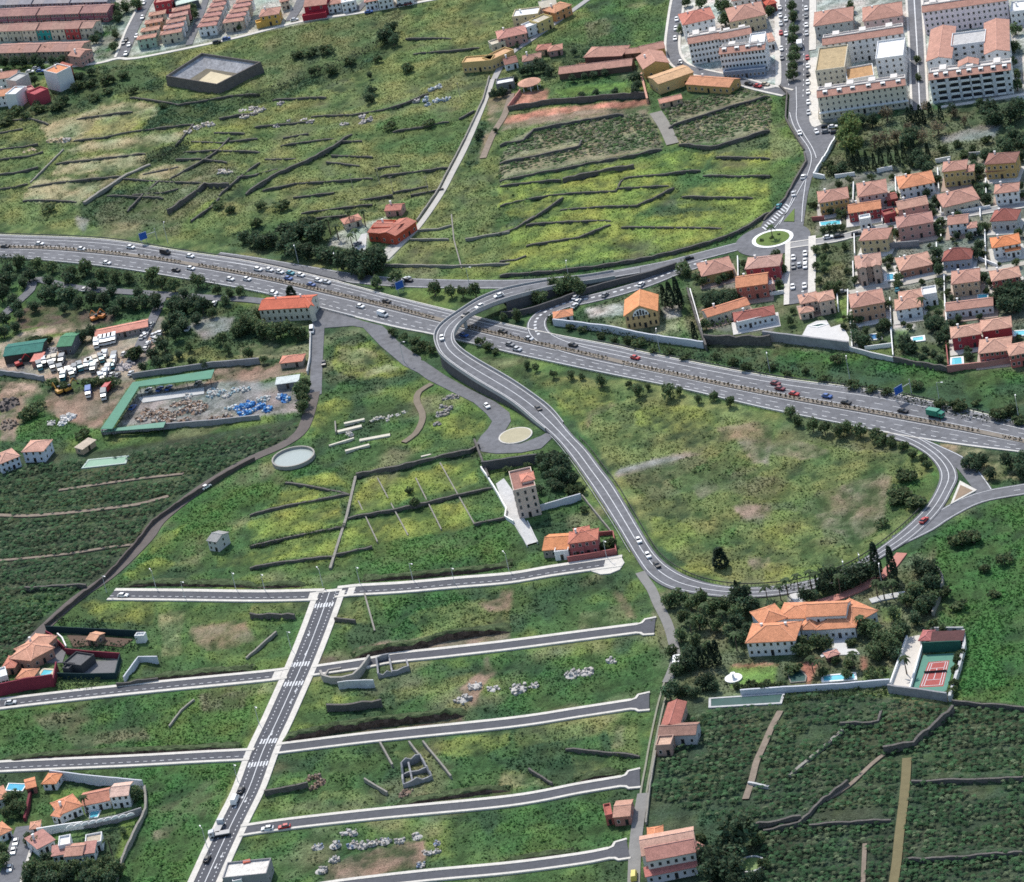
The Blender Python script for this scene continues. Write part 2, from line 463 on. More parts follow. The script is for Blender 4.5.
# --- service road below the motorway
area('service_road', 'grey forecourt and service road below the motorway by the white house', 'L5', '425,88 560,130 700,176 810,203 850,240 900,293 960,338 1030,382 1030,478 930,428 800,318 700,213 640,203 480,215 470,400 464,590 396,610 402,400 405,235', ASPH)
area('service_road', 'grey service road bending back under the ramp to the round island', 'M7', '105,-25 280,5 420,100 560,178 740,268 828,335 838,390 800,452 764,500 800,540 900,535 1030,485 1100,445 1120,480 1030,565 900,592 740,598 650,585 612,545 645,488 690,440 718,392 680,342 600,272 480,212 300,122', ASPH, lev())
def disc(name, label, t, c, rx, m, z, h=.5, n=40, cat=None, kind='structure', ry=None):
    g = V3(P(t, c)[0]); ry = ry or rx
    mb = MB().prism([(g.x + rx * math.cos(a), g.y + ry * math.sin(a)) for a in [2 * math.pi * k / n for k in range(n)]], z - h, z)
    o = mb.build(name, m)
    FLAT.append(([(g.x + rx * math.cos(a), g.y + ry * math.sin(a)) for a in [2 * math.pi * k / 16 for k in range(16)]], None))
    return tag(o, label, cat, None, kind)
disc('kerb_ring', 'pale kerb of the small oval traffic island on the service road', 'M7', '868,487', 6.6, PAVE, .38)
disc('traffic_island', 'cream dry gravel oval traffic island at the bend of the service road', 'M7', '868,487', 6.0, mat('cream_gravel', (.42, .38, .26), .95, .15, .3), .43)
wr, wp_ = road('farm_road', 'dark narrow farm road winding down beside the plantation wall', 'P', '314,392 307,419 298.5,434 280,446 260,454.5 237,466 204,486 176,507 158,523 146,540 112,573.5 76.5,598.5 46,626 30,642', 5.0, mat('dark_track', (.125, .108, .10), .95, .25, .2))
# --- the loop on-ramp from the lower road beside the church-like house
olp, op = road('on_ramp', 'grey lower slip road looping onto the motorway below the dark wall', 'L6', '1150,60 1010,105 860,165 700,215 560,250 450,272 380,297 320,330 290,370 300,420 350,460 450,500 600,540 760,575', 8.0)
marking(olp, op, 3.3, .28, name='edge_line'); marking(olp, op[:28], -0.6, 1.1, (1.4, 1.6), 'chevron_marking'); marking(olp, op, -3.4, .28, name='edge_line')
# --- top roads
area('boulevard', 'wide grey tree lined avenue descending to the roundabout', 'A3', '55,-30 64,330 100,372 94,470 118,510 158,580 160,630 130,700 80,790 0,862 -20,905 20,920 150,912 170,770 186,700 216,640 250,575 300,520 240,500 200,480 190,330 175,200 183,-30', ASPH)
disc('roundabout', 'grey circular carriageway of the roundabout at the avenue end', 'P', '773,240', 15.5, ASPH, lev())
disc('roundabout_kerb', 'white kerb ring of the planted roundabout', 'M3', '280,335', 8.6, WHITE, .40)
disc('roundabout_lawn', 'green planted disc in the middle of the roundabout', 'M3', '280,335', 7.0, LAWN, .48)
st, q = road('street', 'straight street of parked cars running down from the roundabout', 'P', '799.5,238 799.5,255 799,280 798.5,303', 7.4, pave=(3.0, 2.2))
st, q = road('street', 'narrow estate street rising east of the roundabout between villas', 'P', '786,246 806,243 835,239 860,232.5 882,227.5 920,221 990,210 1040,202', 4.6, mat('street_pale', (.30, .295, .29), .9, .15, .3), pave=(.8, .8))
st, q = road('street', 'pale lane between the two lower rows of estate villas', 'P', '847,292.5 880,287 911,281.6 947,273.5 992,268.7 1040,260', 3.6, mat('lane_pale', (.44, .41, .36), .9, .15, .3))
st, q = road('street', 'grey street with parked cars behind the pale apartments', 'P', '690,-30 680,-8 674,26 672.5,50 679,63.5 695,71 733.5,79.5 759,86.5 788,93', 5.4, pave=(1.2, 1.2))
st, q = road('street', 'narrow street between the cream and the grey apartment blocks', 'H7', '520,-30 528,100 534,200 540,330 548,500', 6.0, pave=(1.0, 1.0))
marking(st, q, 0, .5)
st, q = road('footway', 'pale footway in front of the grey apartment block', 'H7', '645,488 780,468 900,450 1060,424', 2.6, PAVE)
st, q = road('street', 'car lined street between the far rows of terraced houses', 'K1', '310,-20 240,110 180,230 130,360 95,445', 6.0, pave=(0, 1.2))
st, q = road('footway', 'white kerbed footway edging the far terraced houses', 'P', '72,66 100,62.5 118,58 135,58 194,46.5 240,36.5 302,21 363,12 440,-2', 2.4, PAVE)
st, q = road('street', 'short street dropping between the ochre and the dark red house', 'K2', '375,-25 345,40 305,105', 5.0, ASPH)
st, q = road('street', 'short street between far terraces of pink roofed houses', 'K1', '760,-20 700,150 620,352', 3.4, ASPH)
st, q = road('street', 'grey street in front of white houses at the far edge', 'K2', '740,-30 690,10 650,55', 3.4, ASPH)
LANEW = mat('lane_concrete', (.46, .44, .40), .9, .18, .3)
st, q = road('lane', 'pale concrete lane descending between walled hillside fields', 'P', '492,79 486,97 467,143 451.5,173.5 440,195 418.5,226 402,243 386,259', 2.8, LANEW)
st, q = road('lane', 'grey lane climbing past the ochre hillside houses', 'K3', '215,385 250,320 310,250 400,190 520,105 660,5 720,-40', 3.0, mat('lane_grey', (.36, .35, .34), .9, .15, .3))
st, q = road('track', 'dirt track beside the vine terraces', 'K3', '300,455 265,560 210,650 160,770', 3.0, DIRT)
st, q = road('track', 'short grey track through the vine terraces', 'A2', '590,425 625,480 655,545', 5.5, mat('track_grey', (.24, .225, .2), .95, .2, .3))
# --- left yard roads
st, q = road('yard_road', 'grey access road winding through trees below the motorway', 'P', '-10,326 14,305 30,290 36,279 76.5,287.5 163,294 204,297 255,300 300,308', 4.6)
st, q = road('yard_road', 'grey spur leading down to the truck yard', 'P', '163,294 154,316 143,338 132,362', 4.4)
# --- the unfinished estate streets
D7 = dict(m=ASPN)
MAIN = '329.5,592 318,624 303,662 287.6,697 276.8,721 262.8,751 248.7,789 233.4,820 219.4,850 200,893'
vs, vp = road('street', 'new straight asphalt street crossing the unbuilt estate', 'P', MAIN, 7.8, ASPN, pave=(2.2, 2.2), z=0.20)
marking(vs, vp, 0, .3); marking(vs, vp, 2.4, .3, (1.0, 1.6)); marking(vs, vp, -2.4, .3, (1.0, 1.6))
ZC = {}
def estate(label, s, w, pv, head=True, park=True):
    o, p = road('street', label, 'P', s, w, ASPN, pave=pv)
    if park: marking(o, p, -w / 2 + 1.7, .25, (1.2, 1.8))
    if head:
        e, n, t = p[-1], normals(p)[-1], (p[-1] - p[-2]).normalized()
        for sg in (1, -1):
            q = [e - t * .1, e + t * 6.2, e + t * 6.2 + n * sg * (w / 2 + (3.6 if sg > 0 else 2.8)), e + t * 2.6 + n * sg * (w / 2 + (3.4 if sg > 0 else 2.6)), e + t * 1.6 + n * sg * (w / 2 + 1.0), e - t * .1 + n * sg * (w / 2)]
            if sg < 0: q.reverse()
            q.reverse()
            mb = MB().prism([(a.x, a.y) for a in q][::-1], -.3, p[0].z + .02)
            mb.build('turning_head', ASPN, o)
            kp = [e - t * .2 + n * sg * (w / 2 + .6), e + t * 1.5 + n * sg * (w / 2 + 1.2), e + t * 2.5 + n * sg * (w / 2 + (3.4 if sg > 0 else 2.6)), e + t * 6.4 + n * sg * (w / 2 + (3.9 if sg > 0 else 3.1))]
            kp = [Vector((a.x, a.y, p[0].z + .17)) for a in kp]
            a, b = offset(kp, -.5), offset(kp, .5)
            m2 = MB(); m2.strip(b, a); m2.strip([x + Vector((0, 0, -.5)) for x in b], b); m2.strip(a, [x + Vector((0, 0, -.5)) for x in a])
            m2.build('pavement', PAVE, o)
    return o, p
estate('topmost new estate street with parking bays left of the crossing', '111,594.6 178.6,595.3 260,596.3 321,595', 5.2, (1.9, 1.3), False)
estate('topmost new estate street curving up to the red walled house', '336,592.5 352,590.6 403,587.6 454,583 510,578.2 552.7,571 605,563.5 622,561', 5.2, (1.9, 1.3), False)
area('turning_head', 'pale rounded turning head at the end of the topmost estate street', 'M1', '790,750 850,735 890,735 910,770 880,815 820,840 760,845 700,825 780,800', PAVE, lev())
estate('second new estate street passing the red walled villa', '-20,707 0,704 76.5,695 153,687 260,676.5 288,673', 5.0, (1.6, 1.4), False)
estate('second new estate street behind the ruined round wall', '312,671 367,663 393,658 445,652.5 510,645 579,636 637,628.5', 4.6, (1.6, 1.2), park=False)
estate('third new estate street from the field edge to the crossing', '-20,769 0,766.7 127.5,761 200,757 252,754.5', 5.0, (1.5, 1.2), False)
estate('third new estate street below the long earth bank', '276,749 288,747.4 377.6,736.6 510,722.8 579,712.5 631,704.5', 4.6, (1.5, 1.1), park=False)
estate('fourth new estate street below the roofless ruin', '240,831 288,824 377.6,814 510,801 579,788.5 621,781.5', 4.6, (1.5, 1.1), park=False)
estate('lowest new estate street at the edge of the junk yard', '300,892 349.5,884.5 428.6,875.5 510,868 579,859 609,853.3', 4.6, (1.5, 1.1), park=False)
road('pavement', 'white pavement strip closing the top of the main street', 'P', '316,591.6 329,590.6 342,589.2', 1.9, PAVE, z=.33)
AV_ = bpy.data.objects['boulevard']
for t_, s_, d_ in (('A3', '100,440 120,500 172,575 186,620 172,680 140,740 90,830 40,895', None), ('A3', '126,340 128,410 132,480 190,580 205,620', None), ('A3', '152,0 156,250 152,400', (2, 4)), ('A3', '84,0 90,260 100,350', (2, 4)), ('A3', '165,700 152,800 148,870', None), ('A3', '125,745 88,830 60,880', None)):
    marking(AV_, smooth([V3(p, ZR[0]) for p in P(t_, s_)], 3), 0, .3, d_, dz=.06)
for k_ in range(11):
    a_, b_ = P('A3', f'{84 - k_ * 9},{800 + k_ * 9} {100 - k_ * 9},{812 + k_ * 9}'); marking(AV_, [V3(a_, ZR[0]), V3(b_, ZR[0])], 0, .7, None, 'hatch_marking', .07)
area('splitter_island', 'green triangular splitter island above the roundabout', 'M3', '372,180 465,70 462,182', LAWN, .42)
road('footway', 'white pavement along the right side of the avenue', 'A3', '192,-20 190,195', 3.2, PAVE, z=.3)
road('footway', 'white pavement below the cream courtyard block', 'A3', '190,225 196,360 196,470 214,492', 4.0, PAVE, z=.3)
road('footway', 'white pavement along the left side of the avenue', 'A3', '50,-20 54,200 52,335 0,345', 2.6, PAVE, z=.3)
# zebra crossings of the main street
def zebra(px, py, along, n=7, wid=3.0):
    c = V3((px, py), .236)
    i = min(range(1, len(vp) - 1), key=lambda k: (vp[k] - c).length)
    t = (vp[i + 1] - vp[i - 1]).normalized(); nn = Vector((-t.y, t.x, 0))
    if not along: t, nn = nn, t
    mb = MB()
    for k in range(n):
        o = nn * ((k - (n - 1) / 2) * 1.05)
        q = [c + o - nn * .3 - t * wid / 2, c + o + nn * .3 - t * wid / 2, c + o + nn * .3 + t * wid / 2, c + o - nn * .3 + t * wid / 2]
        mb.face(q if (q[1] - q[0]).cross(q[2] - q[0]).z > 0 else q[::-1])
    mb.build('zebra_crossing', LINE, vs)
for a in ((324, 605), (300, 664), (293.5, 683.5), (270, 741), (258, 764)):
    zebra(*a, True)
def ramp_pave(px, py, w, d):
    """raised pale crossing on a side street"""
    c = V3((px, py), .30)
    i = min(range(1, len(vp) - 1), key=lambda k: (vp[k] - c).length)
    t = (vp[i + 1] - vp[i - 1]).normalized(); nn = Vector((-t.y, t.x, 0))
    q = [c - nn * w / 2 - t * d / 2, c + nn * w / 2 - t * d / 2, c + nn * w / 2 + t * d / 2, c - nn * w / 2 + t * d / 2]
    q = [(a.x, a.y) for a in q]
    if (q[1][0] - q[0][0]) * (q[2][1] - q[0][1]) - (q[1][1] - q[0][1]) * (q[2][0] - q[0][0]) < 0: q.reverse()
    MB().prism(q, -.2, .325).build('raised_crossing', PAVE, vs)
for a in ((312, 596.5, 2.6, 6), (351, 591, 2.6, 6), (277, 675, 3, 6), (317, 671, 3.4, 6), (246, 755.5, 3, 6), (284, 747.5, 3, 6), (246, 830, 3.4, 6)):
    ramp_pave(*a)
# turn arrows and stop bars as short paint patches
for (px, py) in ((309, 634), (306, 653), (296, 690), (291, 701), (272, 733), (268, 738), (243, 796), (236, 806), (246, 800), (216, 866), (222, 855)):
    c = V3((px, py), .238); i = min(range(1, len(vp) - 1), key=lambda k: (vp[k] - c).length)
    t = (vp[i + 1] - vp[i - 1]).normalized(); n = Vector((-t.y, t.x, 0))
    mb = MB(); mb.face([c - n * .12 - t * 1.6, c + n * .12 - t * 1.6, c + n * .12 + t * .4, c - n * .12 + t * .4][::1])
    mb.face([c - n * .5 + t * .4, c + n * .5 + t * .4, c + t * 1.7])
    mb.build('turn_arrow', LINE, vs)
# --- country lane on the right of the estate
road('country_lane', 'narrow grey lane leaving the loop road and passing the palms', 'P', '640,572 646,581 651.6,589 658,604 667,622 672,638 676,659 673,668 667,682', 3.4, mat('lane_worn', (.22, .215, .205), .95, .2, .3))
road('country_lane', 'grey tail of the country lane beside the old manor', 'P', '643.5,793 638,822 635,850 633,900', 4.0, mat('lane_worn', None))
for off_, lb_ in ((1.0, 'bare eastern wheel rut of the grassy lane'), (-1.0, 'bare western wheel rut of the grassy lane')):
    z = lev(); p = offset(smooth([V3(q, z - .02) for q in P('P', '667,682 660,707 652,745 648.5,765 645,783 643.5,793')], 3), off_)
    ribbon(offset(p, .32), offset(p, -.32), 'wheel_rut', mat('rut', (.25, .25, .19), .95, .2, .4), lb_)
FLAT.append(([tuple(V3(q))[:2] for q in P('P', '667,682 658,710 648.5,765 643.7,794')], 2.6))
road('garden_drive', 'pink paved drive curving up to the large orange roofed villa', 'L0', '1010,75 940,165 880,215 800,265 700,310 600,345 480,375', 4.0, TERRA)
road('garden_path', 'pale paved path through the palms east of the large villa', 'L1', '60,240 130,220 210,205 300,190 320,165', 3.4, CONC)
road('track', 'straight bare track between banana plots at the lower edge', 'D3', '560,395 555,480 545,580 530,700 520,800 505,900', 3.0, mat('track_olive', (.17, .145, .075), .95, .2, .3))
road('track', 'pale dirt track down the middle of the banana plantation', 'L2', '690,95 650,170 620,240 580,330 560,410 530,500', 2.2, DIRT)
road('track', 'thin pale path slanting through the banana plots right of the dirt track', 'D3', '240,560 330,505 420,420 470,380', 1.5, DIRT)
road('track', 'thin path between two lower banana plots beside the basin', 'D3', '395,730 392,790 388,882', 1.4, DIRT)
road('track', 'thin dirt path across the lower part of the left plantation', 'C0', '-20,492 120,480 280,462 420,440 520,428', 1.5, DIRT)
road('track', 'thin dirt path across the upper part of the left plantation', 'C0', '230,215 400,190 560,168 720,150', 1.5, DIRT)
road('track', 'thin dirt track across the left plantation', 'C0', '-20,312 120,315 300,300 430,285 540,270 660,238', 2.0, DIRT)
road('track', 'worn dirt path curving through the overgrown plot', 'M7', '330,150 250,200 235,260 270,340 265,400 225,470 150,525', 2.6, mat('path_worn', (.2, .165, .125), .95, .2, .3))
road('driveway', 'pale driveway in front of the tower house', 'M1', '240,500 275,560 330,650', 4.4, CONC)
road('street', 'grey street of parked cars beside the white garden villas', 'K7', '175,420 110,600 50,800', 8.0, ASPH, pave=(1.0, 0))
# ================================================================ BUILDERS
def _win():
    m = MB()
    m.box(-.5, .5, -.05, .06, 0, 1, 0)
    m.box(-.40, .40, -.075, .0, .08, .92, 1)
    return m
WIN = {k: _win().mesh('window', [mat('frame_' + k, c, .6, .05), GLASS]) for k, c in (('w', (.62, .61, .58)), ('b', (.12, .08, .05)), ('g', (.3, .3, .3)))}
def hiproof(m, x0, x1, y0, y1, z, rise, cap=True, ov=.0, th=.22):
    w, d = x1 - x0, y1 - y0
    if w >= d: a, b = (x0 + d / 2, (y0 + y1) / 2, z + rise), (x1 - d / 2, (y0 + y1) / 2, z + rise)
    else: a, b = ((x0 + x1) / 2, y0 + w / 2, z + rise), ((x0 + x1) / 2, y1 - w / 2, z + rise)
    c = [(x0, y0, z), (x1, y0, z), (x1, y1, z), (x0, y1, z)]
    lo = [(p[0], p[1], z - th) for p in c]
    if w >= d:
        m.face((c[0], c[1], b, a)); m.face((c[2], c[3], a, b)); m.face((c[1], c[2], b)); m.face((c[3], c[0], a))
        ends = ((c[0], a), (c[3], a), (c[1], b), (c[2], b), (a, b))
    else:
        m.face((c[0], c[1], a)); m.face((c[2], c[3], b)); m.face((c[1], c[2], b, a)); m.face((c[3], c[0], a, b))
        ends = ((c[0], a), (c[1], a), (c[3], b), (c[2], b), (a, b))
    for k in range(4):
        m.face((lo[k], lo[(k + 1) % 4], c[(k + 1) % 4], c[k]))
    m.face(lo[::-1])
    if cap:
        for p, q in ends:
            m.tube(p, q, .16, .16, 5, 1)
def gableroof(m, x0, x1, y0, y1, z, rise, axis, th=.22, cap=True):
    def slab(p, q, r, s):
        m.face((p, q, r, s)); m.face([(a[0], a[1], a[2] - th) for a in (s, r, q, p)])
        L = [p, q, r, s]
        for k in range(4):
            a, b = L[k], L[(k + 1) % 4]
            m.face(((a[0], a[1], a[2] - th), (b[0], b[1], b[2] - th), b, a))
    if axis == 'x':
        y = (y0 + y1) / 2
        slab((x0, y0, z), (x1, y0, z), (x1, y, z + rise), (x0, y, z + rise)); slab((x0, y, z + rise), (x1, y, z + rise), (x1, y1, z), (x0, y1, z))
        if cap: m.tube((x0, y, z + rise), (x1, y, z + rise), .17, .17, 5, 1)
    else:
        x = (x0 + x1) / 2
        slab((x0, y1, z), (x0, y0, z), (x, y0, z + rise), (x, y1, z + rise)); slab((x, y1, z + rise), (x, y0, z + rise), (x1, y0, z), (x1, y1, z))
        if cap: m.tube((x, y0, z + rise), (x, y1, z + rise), .17, .17, 5, 1)
def block(root, A, yaw, w, d, h, roof='hip', wc=(.6, .58, .52), rc=(.5, .24, .15), fl=2, nw=None, rise=None, ov=.45, sw=None, frame='w', wall='wall', rname='roof',
          door=True, wh=1.3, ww=1.0, back=False, wins=True):
    """one rectangular volume with its roof and windows under root; A is the front left base corner"""
    iv = root.matrix_basis.inverted() if False else None
    ry = root.rotation_euler[2]; c, s = math.cos(-ry), math.sin(-ry)
    dx, dy = A[0] - root.location[0], A[1] - root.location[1]
    ox, oy, oz, rz = dx * c - dy * s, dx * s + dy * c, A[2] - root.location[2], yaw - ry
    def put(name, me, x=0, y=0, z=0, a=0, sc=None):
        cc, ss = math.cos(rz), math.sin(rz)
        return link(name, me, root, (ox + x * cc - y * ss, oy + x * ss + y * cc, oz + z), rz + a, sc)
    rise = rise if rise is not None else (min(w, d) / 2 * .42)
    m = MB(); zb = -1.0
    if roof in ('gx', 'gy'):
        m.box(0, w, 0, d, zb, h - .12)
        if roof == 'gx':
            for x in (0.0, w - .25):
                p = [(x, 0, h - .12), (x, d, h - .12), (x, d / 2, h + rise - .2)]; q = [(a[0] + .25, a[1], a[2]) for a in p]
                m.face(p[::-1]); m.face(q)
                for k in range(3): m.face((p[k], p[(k + 1) % 3], q[(k + 1) % 3], q[k]))
        else:
            for y in (0.0, d - .25):
                p = [(0, y, h - .12), (w, y, h - .12), (w / 2, y, h + rise - .2)]; q = [(a[0], a[1] + .25, a[2]) for a in p]
                m.face(p); m.face(q[::-1])
                for k in range(3): m.face((p[(k + 1) % 3], p[k], q[k], q[(k + 1) % 3]))
    else:
        m.box(0, w, 0, d, zb, h - .05)
    if roof == 'flat':
        t = .3
        for b in ((0, w, 0, t), (0, w, d - t, d), (0, t, t, d - t), (w - t, w, t, d - t)):
            m.box(*b, h - .05, h + .75)
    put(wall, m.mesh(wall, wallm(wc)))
    r = MB(); rm = roofm(rc); cap = roofm(tuple(min(.8, x * 1.25 + .05) for x in rc))
    if roof == 'hip': hiproof(r, -ov, w + ov, -ov, d + ov, h, rise)
    elif roof == 'gx': gableroof(r, -ov * .5, w + ov * .5, -ov, d + ov, h, rise, 'x')
    elif roof == 'gy': gableroof(r, -ov, w + ov, -ov * .5, d + ov * .5, h, rise, 'y')
    elif roof == 'flat': r.box(.3, w - .3, .3, d - .3, h - .1, h + .12)
    elif roof == 'strip':
        e = 3.4
        p = [(-.3, -ov, h), (w + .3, -ov, h), (w + .3, e, h + 1.7), (-.3, e, h + 1.7)]
        r.face(p); r.face([(a[0], a[1], a[2] - .2) for a in p[::-1]])
        for k in range(4):
            a, b = p[k], p[(k + 1) % 4]; r.face(((a[0], a[1], a[2] - .2), (b[0], b[1], b[2] - .2), b, a))
        t = MB().box(-.1, w + .1, e + .02, e + .35, h, h + 2.1).box(.3, w - .3, e + .36, d - .3, h - .1, h + .14).box(0, w, d - .3, d, h - .05, h + .8).box(0, .3, e + .36, d - .3, h - .05, h + .8).box(w - .3, w, e + .36, d - .3, h - .05, h + .8)
        for i in range(max(2, int(w / 9))):
            x = w * (i + .5) / max(2, int(w / 9)); t.box(x - 1.5, x + 1.5, e + 1.0, d - 1.2, h, h + 2.3)
        put('roof_terrace', t.mesh('roof_terrace', mat('terrace_white2', (.66, .62, .58), .9, .12)))
    elif roof == 'mono':
        p = [(-ov, -ov, h), (w + ov, -ov, h), (w + ov, d, h + rise), (-ov, d, h + rise)]
        r.face(p); r.face([(a[0], a[1], a[2] - .2) for a in p[::-1]])
        for k in range(4):
            a, b = p[k], p[(k + 1) % 4]; r.face(((a[0], a[1], a[2] - .2), (b[0], b[1], b[2] - .2), b, a))
        g = MB()
        g.face([(0, 0, h - .1), (0, d - .02, h + rise - .2), (0, d - .02, h - .1)][::-1]); g.face([(w, 0, h - .1), (w, d - .02, h + rise - .2), (w, d - .02, h - .1)])
        g.face([(0, d - .02, h - .1), (0, d - .02, h + rise - .2), (w, d - .02, h + rise - .2), (w, d - .02, h - .1)])
        put('gable_wall', g.mesh('gable_wall', wallm(wc)))
    put.roof = put(rname, r.mesh(rname, [rm, cap]))
    if wins:
        nw = nw if nw is not None else max(1, int(w / 2.9)); sw = sw if sw is not None else max(1, int(d / 4.2))
        fh = h / fl
        for k in range(fl):
            z = fh * k + min(.95, fh * .34)
            for i in range(nw):
                x = w * (i + .5) / nw
                if k == 0 and door and i == nw // 2:
                    put('door', WIN['b'], x, -.01, .02, 0, (1.1, 1, min(2.2, fh * .8)))
                else:
                    put('window', WIN[frame], x, -.01, z, 0, (ww, 1, min(wh, fh * .55)))
            for i in range(sw):
                y = d * (i + .5) / sw
                put('window', WIN[frame], w + .01, y, z, math.pi / 2, (ww, 1, min(wh, fh * .55)))
                put('window', WIN[frame], -.01, y, z, -math.pi / 2, (ww, 1, min(wh, fh * .55)))
    return put
FOOT, EXTRA, STEP = [], [], []
ES_ = 'villas of the hillside estate'
def corners(t, ab, h):
    a, b = P(t, ab)
    A, B = Vector(G(a[0], a[1], h)), Vector(G(b[0], b[1], h))
    A.z = B.z = 0
    d = B - A
    return A, d.length, math.atan2(d.y, d.x)
def house(t, ab, d, h, label, roof='hip', wc=(.6, .58, .52), rc=(.5, .24, .15), name='house', cat='house', group=None, wings=(), chim=1, z0=0.0, **k):
    """ab: the two front eave corners in tile t, at wall height h; wings: dicts of further volumes"""
    A, w, yaw = corners(t, ab, h + z0); A.z = z0
    root = thing(name, label, cat, A, yaw, group)
    put = block(root, A, yaw, w, d, h, roof, wc, rc, **k)
    FOOT.append((A, w, d, yaw))
    if group == ES_ and z0 == 0:
        put('patio', MB().box(-1.6, w + 1.6, -4.0, d + 1.0, -.6, .17).mesh('patio', wallm(random.choice(((.52, .50, .46), (.44, .36, .30), (.40, .38, .36), (.58, .56, .53), (.36, .27, .22))))))
        FOOT.append((A - Vector((math.cos(yaw) * 1.6 - math.sin(yaw) * 4, math.sin(yaw) * 1.6 + math.cos(yaw) * 4, 0)), w + 3.2, d + 5, yaw))
    for g in wings:
        g = dict(g); a2, w2, y2 = corners(g.pop('t', t), g.pop('ab'), g['h'] + z0); a2.z = z0
        g.setdefault('wc', wc); g.setdefault('rc', rc)
        block(root, a2, y2, w2, **g)
        FOOT.append((a2, w2, g['d'], y2))
    for i in range(chim):
        x, y = w * (.25 + .5 * i), d * .62
        link('chimney', MB().box(x - .35, x + .35, y - .3, y + .3, h, h + (1.6 if roof == 'flat' else 2.6)).box(x - .45, x + .45, y - .4, y + .4, h + (1.6 if roof == 'flat' else 2.6), h + (1.75 if roof == 'flat' else 2.75)).mesh('chimney', WHITE), put.roof)
    return root, put, w
# ---------------------------------------------------------------- vehicles
def _car(kind):
    b, g = MB(), MB()
    if kind == 'car':
        L, wd, prof = 4.2, 1.74, [(-2.1, .28), (2.08, .28), (2.12, .62), (1.95, .80), (1.05, .93), (-1.9, .95), (-2.1, .85)]
        roofp = [(.95, .93), (.35, 1.42), (-1.2, 1.44), (-1.85, .95)]
    elif kind == 'van':
        L, wd, prof = 5.2, 1.95, [(-2.6, .3), (2.55, .3), (2.6, .9), (2.2, 1.15), (1.7, 1.2), (-2.6, 1.2)]
        roofp = [(2.0, 1.18), (1.35, 2.15), (-2.5, 2.2), (-2.58, 1.2)]
    for y in (-wd / 2, wd / 2):
        pts = [(x, y, z) for x, z in prof]; b.face(pts if y < 0 else pts[::-1])
    n = len(prof)
    for k in range(n):
        (xa, za), (xb, zb) = prof[k], prof[(k + 1) % n]
        b.face(((xb, -wd / 2, zb), (xa, -wd / 2, za), (xa, wd / 2, za), (xb, wd / 2, zb)))
    i0, i1 = wd / 2 - .06, wd / 2 - .26
    lo = [(roofp[0][0], -i0, roofp[0][1] - .03), (roofp[0][0], i0, roofp[0][1] - .03), (roofp[3][0], i0, roofp[3][1] - .03), (roofp[3][0], -i0, roofp[3][1] - .03)]
    hi = [(roofp[1][0], -i1, roofp[1][1]), (roofp[1][0], i1, roofp[1][1]), (roofp[2][0], i1, roofp[2][1]), (roofp[2][0], -i1, roofp[2][1])]
    for k in range(4):
        q = (lo[k], lo[(k + 1) % 4], hi[(k + 1) % 4], hi[k])
        (b if (kind == 'van' and k != 0) else g).face(q)
    b.face([(p[0], p[1], p[2] + .02) for p in hi])
    if kind == 'van':
        for sg in (-1, 1): g.box(.55, 1.35, sg * (i0 - .1) - .05, sg * (i0 - .1) + .05, 1.25, 1.8)
    else:
        b.box(-.32, -.2, -i0 + .05, i0 - .05, .9, 1.40)
    return b, g, L, wd
_wh = MB().tube((0, -.1, 0), (0, .1, 0), .32, .32, 12).mesh('wheel', TYRE)
CB = {}
CCOL = dict(white=(.80, .80, .79), silver=(.52, .54, .56), grey=(.2, .21, .22), black=(.02, .02, .023), red=(.45, .03, .03), blue=(.05, .12, .35), green=(.02, .22, .14), teal=(.05, .28, .34), yellow=(.6, .5, .1), beige=(.5, .43, .32), maroon=(.2, .03, .04), orange=(.6, .2, .04))
def car(t, xy, to, col, label, group=None, kind='car', z=.26, wheels=True, cat=None, name=None):
    p = P(t, xy)[0]; q = P(t, to)[0]
    a, b = G(p[0], p[1], z + .6), G(q[0], q[1], z + .6)
    yaw = math.atan2(b[1] - a[1], b[0] - a[0])
    key = (kind, col)
    if key not in CB:
        bb, gg, L, wd = _car(kind)
        CB[key] = (bb.mesh('body', paint(CCOL[col])), gg.mesh('windows', GLASSC), L, wd)
    bm_, gm, L, wd = CB[key]
    r = thing(name or kind, label, cat or kind, (a[0], a[1], z), yaw, group)
    link('body', bm_, r); link('windows', gm, r)
    if wheels:
        for sx in (-1, 1):
            for sy in (-1, 1):
                link('wheel', _wh, r, (sx * L * .31, sy * (wd / 2 - .09), .32))
    return r
def cars(t, s, fmt, cols, group=None, to=None, kind='car', z=.26, wheels=True):
    """s: 'x,y,tox,toy ...' or with a common heading point pair to=((x,y),(x2,y2)); fmt uses {c} colour and {n} ordinal"""
    k = 0
    cl = cols.split()
    seen = {}
    for i, q in enumerate(s.split()):
        v = q.split(','); c = cl[i % len(cl)]
        if len(v) == 4: xy, tt = ','.join(v[:2]), ','.join(v[2:])
        else:
            xy = ','.join(v); tt = '%f,%f' % (float(v[0]) + to[0], float(v[1]) + to[1])
        car(t, xy, tt, c, fmt.format(c=c, n=nth(i)), group, kind, z, wheels)
